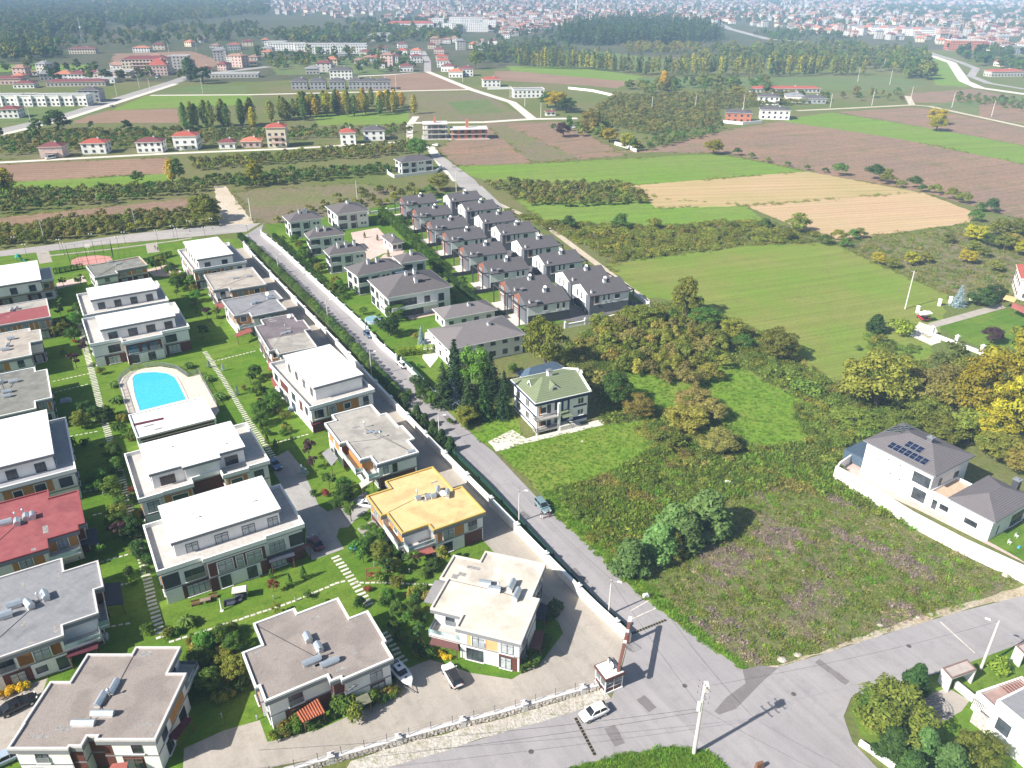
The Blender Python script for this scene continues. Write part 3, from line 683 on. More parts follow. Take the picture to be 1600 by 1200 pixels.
# ------------------------------------------------------------------ the walled estate: flat-roofed houses
H_=6.3
RD=R(90+31.3) # direction of the street
A1,p=flat_house('house with brown gravel flat roof and stepped outline beside the parked black saloon',[(211,1010),(284,1009.5),(261,1051),(294,1051),(240,1156),(146,1156),(151,1150),(134.5,1150.5),(128,1167),(108,1165),(106,1171),(12,1169),(33,1132),(37,1132),(75,1064),(110,1064),(135,1021),(206,1021)],H_,GRAVR,balc=[(261,1051)],seed=3,
  vents=[(177,1074,90,2.3),(157,1093,90,2.3),(161,1115,0,2.9),(131,1130,0,2.9)],flues=[(172,1089)],
  spec=[((57,1172),[('w',.47,3.25,1.5,2.2,'f'),('p',.02,.98,.2,2.6,W_),('w',.3,.2,1.6,2.1,'d')]),((193,1158),[('w',.63,3.3,1.3,1.5,'d'),('p',.3,.7,.1,2.7,BRWN),('w',.5,.2,2.2,2.2,'b',1),('p',.0,.16,.1,5.2,BRWN)]),((118,1168),[('p',.0,1,.1,5.2,BRWN)]),((143,1153),[('p',.0,1,.1,5.2,BRWN)]),
  ((250,1140),[('p',.42,.98,3.1,5.25,ORNG),('w',.2,3.2,1.5,2.1,'f'),('w',.3,.2,1.6,2.2,'d'),('w',.75,.2,1.8,2.2,'d')]),((285,1070),[('w',.25,3.2,1.4,2.1,'d'),('p',.45,.9,3.1,5.25,ORNG),('w',.3,.2,1.6,2.2,'d'),('w',.75,.2,1.8,2.2,'d')])])
awning(A1,[(176,1193),(200,1190),(196,1212),(160,1214)],2.9,2.4,AWR)
awning(A1,[(262,1150),(290,1120),(300,1122),(275,1156)],2.8,2.4,AWM)
A2,p=flat_house('house with brown gravel flat roof beside the white motorboat',[(460,949.5),(465,957),(529,933),(545,964),(575,954),(604,1001),(601,1003),(614.5,1029),(534,1062),(531,1058),(516,1065),(510,1055),(499,1061),(414,1097),(404,1071),(400,1075),(376,1019),(410,1007),(394,974)],H_,GRAVR,W2,seed=4,
  vents=[(481,998,90,1.6,1.1,1.1),(498,1013,90,1.6,1.1,1.1),(487,1033,0,2.6,1.0),(515,1035,0,2.6,1.0)],flues=[(500,1028)],
  spec=[((455,1080),[('w',.42,3.1,1.9,2.1,'f'),('p',.22,.98,.1,2.7,BRWN),('w',.5,.2,3.2,2.2,'b',1)]),((524,1062),[('p',0,1,.1,5.2,BRWN)]),((575,1046),[('w',.68,3.1,1.8,2.1,'j'),('p',.52,.86,.1,2.7,BRWN),('w',.7,.2,1.9,2.3,'c',1)])])
aw=awning(A2,[(463,1113),(497,1091),(509,1113),(473,1129)],3.0,2.2,TERRA,name='tiled_porch_roof')
ridge=MB()
for k in range(9):
    t=(k+.5)/9;a_=U(463,1113,3.0).lerp(U(497,1091,3.0),t);b_=U(473,1129,2.2).lerp(U(509,1113,2.2),t);ridge.beam(a_+Vector((0,0,.03)),b_+Vector((0,0,.03)),.13)
ridge.build('roof_tile',TERRA,aw)['kind']='stuff'
aw2=awning(A2,[(556,1090),(574,1082),(581,1096),(556,1106)],3.0,2.3,mat('porch_olive',(.20,.20,.13)),name='porch_canopy')
# gecko ornament on the white wall
gk=MB();c_=U(551,1073,4.6)
for(x0,z0_,x1,z1_,r0,r1)in((-.55,-.25,.35,.2,.1,.2),(.35,.2,.7,.25,.16,.12),(-.55,-.25,-.95,-.05,.09,.03),(-.2,-.05,-.35,.35,.05,.04),(.25,.15,.2,.55,.05,.04),(-.2,-.1,.0,-.5,.05,.04),(.25,.1,.55,-.25,.05,.04)):
    gk.beam((c_.x+x0,c_.y-.12+x0*.55,c_.z+z0_),(c_.x+x1,c_.y-.12+x1*.55,c_.z+z1_),r0,r1)
gk.build('wall_ornament',DKGR,A2)
A3,p=flat_house('house with bright cream flat roof and a brown stain, beside the estate corner',[(711,865),(750,877),(759,857),(852,884),(832,931),(840,936),(819,1003),(710,982.5),(721,961),(672.5,951),(697,905),(685,903)],H_,CREAM,mat('rim_cream',(.62,.57,.50),var=.08),seed=5,balc=[(721,961)],
  vents=[(758,912,8,1.9,1.3,.9),(773,921,8,1.9,1.3,.9),(799,917,90,2.3,1.0,1.2),(807,931,90,2.3,1.0,1.2)],flues=[(779,922)],
  spec=[((765,993),[('p',.12,.64,3.05,5.3,ORNL),('w',.32,3.15,1.9,2.05,'j',1),('w',.80,3.1,1.9,2.1,'c'),('p',.66,.97,.1,2.7,BRWN),('w',.78,.2,1.7,2.2,'c',1),('w',.25,.2,2.6,2.2,'d')])])
awning(A3,[(682,978),(712,986),(717,1016),(671,1006)],3.0,2.4,AWB);awning(A3,[(838,938),(856,946),(852,966),(834,970)],2.8,2.4,AWD)
awning(A3,[(836,984),(850,986),(845,1016),(826,1010)],2.8,2.4,AWB);awning(A3,[(680,906),(696,909),(680,944),(662,940)],3.0,2.4,AWG)
A4,p=flat_house('house with yellow painted flat roof and yellow parapet',[(571,775),(610,762),(600,751),(677,729),(708,763),(722,759),(759,799),(677.5,829),(669,819),(627.5,834),(605,803),(596,805)],H_,YELL,YELR,seed=6,balc=[(669,819),(605,803)],
  vents=[(653,779,0,1.0,.9,1.0),(668,777,0,1.0,.9,1.0),(677,776,0,1.0,.9,1.0),(684,768,60,1.9,.9,1.1),(699,773,60,1.9,.9,1.1)],flues=[(652,776)],dishes=[(692,776)],
  spec=[((718,815),[('p',.05,.60,3.05,5.3,ORNG),('w',.27,3.1,1.9,2.1,'j',1),('w',.78,3.1,1.7,2.1,'f'),('p',.6,.98,.1,2.7,BRWN),('w',.25,.3,1.8,2.0,'d')]),((650,828),[('p',0,.02,3,3.1,W_)])])
awning(A4,[(641,866),(670,848),(680,862),(650,872)],2.8,2.4,AWR);awning(A4,[(583,812),(598,828),(576,846),(558,826)],2.8,2.4,AWK)
A5,p=flat_house('house with weathered beige concrete flat roof next to the yellow roofed house',[(507,661),(523,656),(519,648),(580,631),(595,647),(605,644),(622,666),(629,664),(648,685),(638,688),(655,706),(590,725),(578,714),(562,718),(541,690),(530,693)],H_,CONCR,W2,seed=7,balc=[(541,690),(578,714)],
  vents=[(576,674,0,1.6,.9,.4),(588,674,0,1.4,.9,.4),(642,704,0,1.6,.9,.4)],flues=[(570,668),(594,684)],
  spec=[((620,716),[('w',.18,3.2,1.0,2.0,'c'),('w',.42,3.1,1.0,2.1,'b'),('p',.0,.95,.1,2.7,BRWN),('w',.3,.3,2,2.1,'d',1)]),((533,680),[('p',.1,.4,3.1,5.2,ORNG),('p',.5,.8,3.1,5.2,ORNG),('w',.5,.2,2,2.2,'d')]),((552,706),[('p',.0,1,3.1,5.2,ORNG)]),((572,716),[('p',0,1,3.1,5.2,ORNG)])])
awning(A5,[(514,700),(528,716),(518,728),(503,708)],3.0,2.5,AWG);awning(A5,[(561,755),(580,742),(585,750),(565,763)],3.0,2.6,AWW)
A6,p=duplex('three storey white terraced house with a roof terrace along the street wall',[(430,569),(512,541),(585,607),(481,638),(466,615),(456,618)],6.9,[(446,556),(521,535),(560,586),(487,607)],9.6,seed=8,balc=[],
  spec=[((533,622),[('p',.24,.76,3.3,5.7,ORNG),('w',.33,3.3,1.5,2.2,'j',1),('w',.57,3.9,1.4,1.3,'o',1),('w',.12,3.4,2.0,2.0,'d'),('w',.88,3.3,1.3,2.2,'f'),('p',0,.3,.1,2.8,BRWN),('w',.5,.3,2,2.2,'d')]),((446,595),[('p',.3,.6,3.2,5.6,BRWN),('w',.15,3.3,2.4,2,'d'),('w',.8,3.3,2.4,2,'d'),('w',.3,.2,2.6,2.2,'d'),('w',.75,.2,2.6,2.2,'d')]),((474,626),[('p',0,.25,3,5.6,BRWN),('w',.6,3.3,1.6,2,'d')])],pspec=[((523,597),[])],flues=[(548,556)])
awning(A6,[(424,590),(437,583),(440,596),(427,606)],2.8,2.4,AWR);awning(A6,[(484,656),(503,650),(506,658),(487,666)],2.9,2.4,AWM)
A7,p=flat_house('house with half purple and half stained concrete flat roof',[(397,512),(411,505),(406,499),(455,490),(467,501),(474,499),(486,513),(480,516),(494,543),(436,552),(430,546),(422,548)],H_,PURP,RIMG,seed=9,vents=[(443,520,0,1.4,.9,.5),(450,518,0,1.4,.9,.5)],flues=[(446,515)],dishes=[(452,498)])
q,_=rectify([tuple(U(*k,H_).xy)for k in[(412,531),(481,516),(493,541),(438,550)]],A7['_ang']);b=MB();b.prism(q,H_-.28,H_-.22);b.build('roof_slab_patch',CONCR,A7)
awning(A7,[(418,566),(430,563),(433,574),(420,580)],2.7,2.3,AWR)
A8,p=flat_house('house with pale grey flat roof, between the beige and the purple roof',[(352,470),(430,451),(440,466),(436,468),(447,484),(393,494),(389,488),(361,495)],H_,GREYR,RIMG,seed=10,balc=[(389,488)],vents=[(401,472,0,1.3,.9,.8),(396,474,0,1.3,.9,.8),(421,466,0,1.6,.9,1.0)],dishes=[(418,463)])
awning(A8,[(366,522),(391,511),(394,518),(369,527)],2.9,2.5,AWR)
A9,p=flat_house('house with beige flat roof below the topmost white terraced house',[(321,430),(398,415),(403,421),(411,444),(360,454),(356,449),(331,454)],H_,BEIGE,RIMG,seed=11,balc=[(356,449)],vents=[(367,434,0,1.6,1,.6),(388,431,0,1.6,1,.6)])
awning(A9,[(336,476),(352,470),(354,478),(338,484)],2.8,2.4,AWR)
A10,p=duplex('three storey white terraced house at the street end of the estate',[(266,395),(300,386),(352,376),(386,404),(317,422.5)],6.9,[(277,381),(332,369),(347,373),(371,395),(318,404)],9.8,seed=12,ang=RD)
B1,p=flat_house('house with stained dark grey flat roof beside the red play court',[(131,416),(160,410),(217,400),(230,412),(220,417),(185,424),(183,428),(150,432),(134,427)],5.6,GRNGR,RIMG,seed=13,vents=[(172,409,0,1.6,1,.6),(184,412,0,1.6,1,.6)])
B2,p=duplex('white terraced house with white roof, second from the play court',[(118,464),(138,459),(240,435),(267,468),(132,493)],6.7,[(131,452),(234,433),(245,447),(215,459),(146,472)],9.4,seed=14,ang=RD)
B3,p=duplex('white terraced house with planted roof terrace facing the swimming pool',[(125,492),(146,486),(276,477),(296,509),(255,518),(252,523),(190,534),(188,528),(140,538)],6.9,[(146,497),(259,471),(276,492),(160,515)],9.6,seed=15,ang=RD,
  spec=[((220,529),[('p',.02,.98,3.1,5.6,BRWN),('w',.2,3.2,2.2,2.1,'f',1),('w',.5,3.2,1,2.1,'f',1),('w',.78,3.2,2.2,2.1,'f',1),('w',.2,.3,1.8,2.2,'d'),('w',.65,.3,1.8,2.2,'d'),('p',.0,.2,.1,2.7,BRWN)]),((165,535),[('w',.68,3.3,2.8,2.0,'d'),('p',.3,1,.1,2.7,BRWN),('w',.6,.3,2.8,2.1,'c',1)]),((275,514),[('w',.35,3.3,2.8,2.1,'d'),('p',.1,1,.1,2.7,BRWN),('w',.4,.3,3,2.2,'c',1)])],
  pspec=[((218,503),[('w',.13,6.25,2.2,2.0,'d'),('w',.4,6.25,2.2,2.0,'d'),('w',.65,6.25,2.2,2.0,'d'),('w',.9,6.25,2,2.0,'d')])])
B4,p=duplex('white terraced house below the pool house, second from the brown car',[(192,711),(215,704),(387,657),(419,720),(390,728),(388,734),(346,741),(344,735),(302,745),(300,758),(255,766),(253,772),(217,778)],6.9,[(211,699),(359,655),(382,697),(343,709),(343,714),(285,731),(283,726),(239,741)],9.6,seed=16,ang=RD,
  spec=[((404,724),[('w',.55,3.4,1.8,1.8,'d')]),((366,738),[('p',.1,1,3.2,5.6,ORNG),('w',.5,3.4,2,1.8,'o',1)]),((278,762),[('p',.1,.98,3.2,5.6,ORNG),('w',.6,3.4,2.6,1.8,'o',1)]),((235,775),[('w',.55,3.2,2.0,2.2,'c')]),((323,740),[('p',0,1,.1,5.6,BRWN)])],
  pspec=[((362,703),[('w',.5,6.3,2.4,1.9,'d')]),((262,734),[('w',.45,6.3,2.6,1.9,'b')]),((314,722),[])],flues=[(261,700),(346,695)])
B5,p=duplex('largest white terraced house, with brown middle floor and grey lawn awning',[(226,833),(252,826),(428,746),(480,817),(415,838),(416,842),(316,874),(314,870),(245,894)],7.3,[(242,794),(298,776),(358,762),(406,742),(440,793),(272,848)],9.7,seed=17,ang=RD,
  spec=[((280,884),[('w',.72,3.2,3.0,2.1,'f'),('p',.0,.38,3.1,5.7,ANTH),('p',.38,1,.1,2.8,BRWN),('w',.74,.2,3.6,2.3,'c',1)]),((366,858),[('p',.02,1,3.1,5.7,BRWN),('w',.30,3.2,2.3,2.2,'j',1),('w',.55,3.2,1.0,2.2,'j',1),('w',.80,3.2,2.3,2.2,'j',1),('p',0,.14,.1,2.8,BRWN),('w',.26,.2,1.6,2.3,'d'),('w',.72,.2,1.6,2.3,'d'),('p',.88,1,.1,2.8,BRWN)]),((448,828),[('w',.32,3.2,2.6,2.2,'j'),('p',.64,1,3.2,5.6,ANTH),('p',0,1,.1,2.8,BRWN),('w',.3,.2,2.6,2.3,'c',1)])],
  pspec=[((355,822),[('w',.155,6.3,1.9,2.0,'c'),('w',.43,6.3,2.1,2.0,'c'),('w',.69,6.3,2.1,2.0,'c'),('w',.93,6.3,1.7,2.0,'c')])],flues=[(303,810),(391,785)])
awning(B5,[(420,872),(458,857),(461,868),(421,880)],3.2,2.6,AWD);awning(B5,[(458,858),(480,849),(485,851),(461,862)],3.0,2.7,AWB)
# western row
C1,p=duplex('white terraced house at the upper west end of the estate',[(-60,452),(-60,432),(60,420),(84,422),(81,440),(0,458)],6.7,[(-60,424),(0,414),(61,406),(61,437),(0,446),(-60,456)],9.4,seed=18,ang=RD)
C2,p=flat_house('house with half beige and half crimson flat roof',[(-60,487),(0,476),(47,464),(78,466),(72,487),(74,494),(44,500),(0,508),(-60,520)],H_,REDR,RIMG,seed=19,vents=[(18,484,0,2,1,.8),(26,482,0,1.4,1,.9)],ang=RD)
q,_=rectify([tuple(U(*k,H_).xy)for k in[(-58,486),(0,476),(46,466),(76,468),(73,476),(0,487)]][:1]+[tuple(U(*k,H_).xy)for k in[(76,467),(73,477),(-56,497)]],RD);b=MB();b.prism(ccw(q),H_-.28,H_-.22);b.build('roof_slab_patch',CONCR,C2)
C3,p=flat_house('house with plain beige flat roof on the estate west row',[(-60,534),(0,520),(46,510),(48,517),(62,514),(67,530),(50,535),(46,550),(0,567),(-60,580)],H_,BEIGE,W2,seed=20,vents=[(17,529,90,1.8,1,.9),(8,546,90,1.8,1,.9),(12,540,0,1.2,1,.9)],ang=RD)
C4,p=flat_house('house with grey green flat roof on the estate west row',[(-60,598),(0,586),(54,571),(56,579),(73,577),(82,618),(60,628),(52,638),(0,650),(-60,664)],H_,GRNGR,W2,seed=21,vents=[(21,596,90,1.9,1,.9),(11,612,90,1.9,1,.9),(11,619,90,1.5,1,.9),(2,597,0,1.2,1,.9)],ang=RD)
C5,p=duplex('white terraced house with red flowers on its terrace, west row',[(-60,682),(0,668),(80,655),(106,657),(116,731),(0,764),(-60,780)],6.9,[(-60,668),(0,660),(72,641),(84,705),(0,733),(-60,748)],9.6,seed=22,ang=RD,terr=TERRG,
  spec=[((60,748),[('p',.32,.78,3.3,5.7,ORNG),('w',.45,3.9,1.4,1.3,'o',1),('w',.66,3.4,1.8,2.0,'o',1),('w',.9,3.4,2.2,2.0,'d')])])
C6,p=flat_house('house with crimson flat roof and four metal roof vents',[(-60,800),(0,786),(75,765),(78,777),(124,764),(131,817),(122,820),(123,827),(74,842),(76,858),(0,876),(-60,894)],H_,REDR,mat('rim_red',(.27,.07,.075),var=.08),seed=23,ang=RD,balc=[(74,842)],vents=[(9,817,90,2,1,1.1),(27,817,0,1.6,1.1,1.1),(41,809,0,1.5,1.1,1.1),(51,807,0,1.5,1.1,1.1)],flues=[(26,811),(38,806)],
  spec=[((40,868),[('p',.55,.95,3.1,5.3,ORNG),('w',.72,3.1,1.8,2.1,'j',1),('p',0,.5,.1,2.7,BRWN)])])
awning(C6,[(83,867),(124,852),(126,866),(85,880)],3.0,2.6,AWM);awning(C6,[(122,830),(150,824),(155,850),(125,852)],2.9,2.5,AWD)
C7,p=flat_house('house with blue grey flat roof and an ochre front beside the yellow shrubs',[(-60,914),(25,899),(97,876),(101,892),(154,874),(161,917),(148,920),(153,958),(98,976),(100,996),(25,1018),(-60,1044)],H_,GREYR,RIMG,seed=24,ang=RD,balc=[(98,976),(148,920)],vents=[(7,963,90,2.2,1.1,1.3),(23,946,90,2,1.1,1.3),(46,946,20,1.9,1.1,1.2),(71,932,10,1.9,1.1,1.2)],flues=[(61,938)],
  spec=[((60,1006),[('p',.50,.66,3.1,5.3,ORNG),('p',.84,.97,3.1,5.3,ORNG),('p',.50,.97,3.1,5.3,ORNG),('w',.76,3.1,2.0,2.1,'j',1),('w',.38,3.1,2,2.1,'f'),('p',.3,.6,.1,2.7,BRWN),('w',.45,.2,1.9,2.2,'c',1),('w',.7,.9,1.5,1.2,'o'),('w',.93,.2,1.4,2.2,'d')])])
awning(C7,[(107,1003),(153,986),(153,1013),(104,1028)],3.0,2.7,AWM);awning(C7,[(161,912),(188,909),(193,943),(164,947)],2.9,2.6,AWD)
# pool house
PH,p=flat_house('low white pool house with flat roof and brown stripe beside the swimming pool',[(200,646),(319,621),(336,651),(214,687)],3.4,WHTR,W2,seed=25,style='d',floors=1,name='pool_house',cat='pool house',over=.1,
  spec=[((270,672),[('p',.05,.98,1.3,2.2,BRWN)]),((207,668),[])],fasc=W2)
q=[tuple(U(*k,3.2).xy)for k in[(208,662),(255,652),(256,655),(209,665.5)]];b=MB();b.prism(ccw(q),3.1,3.2);b.build('roof_stripe',AWM,PH)

e_=find_edge(p,(270,672),3.4);a_,b_=Vector(p[e_]),Vector(p[(e_+1)%4]);panel(PH,a_,(b_-a_).normalized(),.6,(b_-a_).length-.4,2.5,3.0,BRWN,.05,'fascia_band')
# ------------------------------------------------------------------ hip-roofed villas
def hip_roof(b,poly4,z,rise,ridge_frac=None):
    """hip roof over a rectangle (ccw); ridge along the longer side"""
    a,c,d,e=[Vector((p[0],p[1],z))for p in poly4]
    if(c-a).length<(d-c).length:a,c,d,e=c,d,e,a
    w_=(d-c).length;l=(c-a).length;k=min(w_/2,l*.46)if ridge_frac is None else l*(1-ridge_frac)/2
    t=(c-a).normalized();m0=(a+e)/2+t*k+Vector((0,0,rise));m1=(c+d)/2-t*k+Vector((0,0,rise))
    b.add([a,c,d,e,m0,m1],[(0,1,5,4),(1,2,5),(2,3,4,5),(3,0,4)])
    return m0,m1
def chimney(root,x,y,z0,z1,ang,s=.8,m=W_):
    b=MB();b.box((x,y,z0),(s,s,z1-z0),ang);b.mi=1;b.box((x,y,z1),(s*1.25,s*1.25,.14),ang);b.box((x,y,z1+.14),(s*.5,s*.5,.2),ang)
    return b.build('chimney',[m,FASC],root)
def villa(label,cx,cy,l,w_,ang,h=6.2,rise=2.4,roofm=GRYT,over=.7,seed=1,name='villa',cat='villa',group=None,items=None,style='villa',chim=(),walls=W_,floors=2,fasc=W2):
    root=thing(name,label,cat,(cx,cy,0),group)
    root['_ang']=ang
    P4=rect(cx,cy,l,w_,ang);E4=rect(cx,cy,l+2*over,w_+2*over,ang)
    b=MB();b.prism(P4,0,h-.05,bottom=False,top=False);b.build('wall',walls,root)
    e=MB();e.prism(E4,h-.25,h);e.build('eaves',fasc,root)
    r_=MB();m0,m1=hip_roof(r_,rect(cx,cy,l+2*over-.1,w_+2*over-.1,ang),h+.01,rise);ro=r_.build('roof',roofm,root);ro['_o']=root['_o']
    for f,hh in chim:
        p=m0.lerp(m1,f);chimney(ro,p.x+math.sin(ang)*1.2,p.y-math.cos(ang)*1.2,h+rise*.4,h+rise+hh,ang)
    rng=random.Random(seed)
    for k in range(4):
        a,c=Vector(P4[k]),Vector(P4[(k+1)%4]);L_=(c-a).length
        if items and k in items:facade(root,a,c,items[k]);continue
        it=[];n=max(2,int(L_/3.4))
        for f in range(floors):
            for i in range(n):
                u=(i+.5)/n;z=f*3.05
                if style=='villa':
                    if i%3==1:it.append(('w',u,z+.25,2.0,2.2,'d'));it.append(('p',u+1.2/L_,u+1.55/L_,z+.2,z+2.8,DKGR))
                    elif i%3==0:it.append(('p',u-1.6/L_,u+1.6/L_,z+.9 if f else z+.3,z+2.7,ANTH));it.append(('w',u,z+.95 if f else z+.35,2.9,1.7 if f else 2.3,'d',1))
                    else:it+=[('w',u-.7/L_,z+1.5,.9,.8,'d'),('w',u+.7/L_,z+1.5,.9,.8,'d')]
                else:it.append(('w',u,z+.9,1.4,1.4,style))
        facade(root,a,c,it)
    return root,ro
VA=R(27) # street grid: across the street
def vpos(px,py,h):q=U(px,py,h);return q.x,q.y
vg=None
def villa_px(label,px3,h,rise=2.4,**kw):
    """left, front, right eave corners (pixels)"""
    a,f,r_=[U(*p,h).xy for p in px3];l=(r_-f).length;w_=(a-f).length
    ang=math.atan2((r_-f).y,(r_-f).x);ang=VA*.5+ang*.5 if abs(ang-VA)<.4 else VA
    c=f+(r_-f)/2+Vector((-math.sin(ang),math.cos(ang)))*w_/2
    ov=kw.pop('over',.7)
    l*=1.05;w_*=1.05;return villa(label,c.x,c.y,l-2*ov,w_-2*ov,ang,h,rise,over=ov,**kw)
G_='grey hip-roofed villas'
villa_px('grey hip-roofed villa nearest the road corner',[(433,339),(452,347),(503,340)],6.8,group=G_,seed=1,chim=((.1,.8),(.6,.6),(.9,.9)))
villa_px('grey hip-roofed villa at the back of the pink paved yard',[(510,322),(526,335),(576,328)],6.8,group=G_,seed=2,chim=((.3,.9),(.9,.7)))
villa_px('grey hip-roofed villa second from the road corner, behind the green hedge',[(466,366),(482,372),(538,366)],6.8,group=G_,seed=3,chim=((.1,.9),(.5,.8)))
villa_px('grey hip-roofed villa beside the dark flat car port',[(497,392),(514,399),(573,391)],6.8,group=G_,seed=4,chim=((.1,.9),(.5,.8),(.95,.8)))
villa_px('villa of joined grey hip roofs with a faceted corner bay',[(533,420),(560,432),(628,416)],6.8,group=G_,seed=5,chim=((.1,.8),(.6,.9)))
villa_px('villa wing with grey hip roof behind the faceted bay',[(606,402),(626,411),(668,405)],6.8,2.0,group=G_,seed=6,chim=((.5,.9),))
big,bro=villa_px('largest grey hip-roofed villa with dormer, solar panel and wide balcony',[(581,437),(606,465),(704,447)],7.2,3.6,group=G_,seed=7,chim=((.1,.6),(.9,1.0)),
  items={0:[('p',.02,.45,3.4,5.7,ANTH),('w',.24,3.5,7.0,2.0,'d',1),('p',.02,.55,.2,2.6,ANTH),('w',.28,.3,7,2.2,'d',1),('w',.62,3.3,1.8,2.2,'b'),('w',.85,3.2,1.8,2.3,'d'),('w',.85,.3,1.8,2.2,'d')]})
# balcony and dormer of the big villa
a_=U(606,470,3.2);o_=big['_ang'];c_,s_=math.cos(o_),math.sin(o_)
fx=Vector(rect(0,0,1,1,0)[0]);base=Vector((big['_o'][0],big['_o'][1]));
lw=(U(704,447,6.6).xy-U(606,465,6.6).xy).length-1.4;dw=(U(581,437,6.6).xy-U(606,465,6.6).xy).length-1.4
def loc(u,v):return(base.x+u*c_-v*s_,base.y+u*s_+v*c_)
bb=MB();bb.box((*loc(-lw*.12,-dw/2-1.0),2.9),(lw*.76,2.0,.25),o_);bb.box((*loc(-lw*.12,-dw/2-1.9),3.15),(lw*.76,.15,.9),o_);bb.build('balcony',W_,big)
sl2=MB();pz=U(624,425,8.3);sl2.box((pz.x,pz.y,8.2),(2.6,1.5,.1),o_);spn=sl2.build('solar_water_heater',BLUM,big)
dm=MB();dq=loc(lw*.12,-dw*.2);dm.box((*dq,7.6),(4.6,2.6,1.5),o_);dm.mi=1;dm.box((dq[0],dq[1],9.1),(5.2,3.2,.2),o_);dm.mi=2;q=loc(lw*.12,-dw*.2-1.33);dm.box((*q,7.9),(3.8,.06,.9),o_);dm.build('dormer',[W_,GRYT,GL],big)
chimney(big,*loc(lw*.02,-dw*.3),6.8,10.4,o_,1.0)
villa_px('small grey hip-roofed garden pavilion beside the pink yard',[(595,369),(611,381),(631,378)],3.2,1.6,group=G_,seed=8,floors=1,style='d',name='pavilion',cat='pavilion',chim=((.5,.6),))
villa_px('low white hip-roofed annex beside the row house estate wall',[(676,482),(694,498),(776,484)],3.6,1.9,group=G_,seed=9,floors=1,style='d',chim=((.6,.3),),roofm=BRGT)
villa_px('long white villa with brown grey hip roof behind the conifers',[(674,514),(702,545),(819,522)],5.6,2.2,group=G_,seed=10,style='d',roofm=BRGT,chim=((.9,.3),))
# blue-roofed outbuilding behind the green roofed house
villa_px('low outbuilding with blue grey metal roof behind the green roofed house',[(806,584),(826,596),(884,577)],4.2,1.9,seed=11,floors=1,style='s',roofm=BLUM,name='outbuilding',cat='outbuilding')
villa_px('lone villa with dark hip roof inside a white walled plot by the street end',[(619,248),(627,254),(677,249)],6.2,2.2,seed=12,roofm=SLATE,chim=())
pw_=[UV2(p)for p in[(604,262),(606,272),(616,278),(682,270),(690,262)]]
b=MB();b.prism(ccw(ribbon([Vector(q)for q in pw_],.35)),0,1.5);tag(b.build('garden_wall',W_),'white garden wall around the lone dark roofed villa','wall')

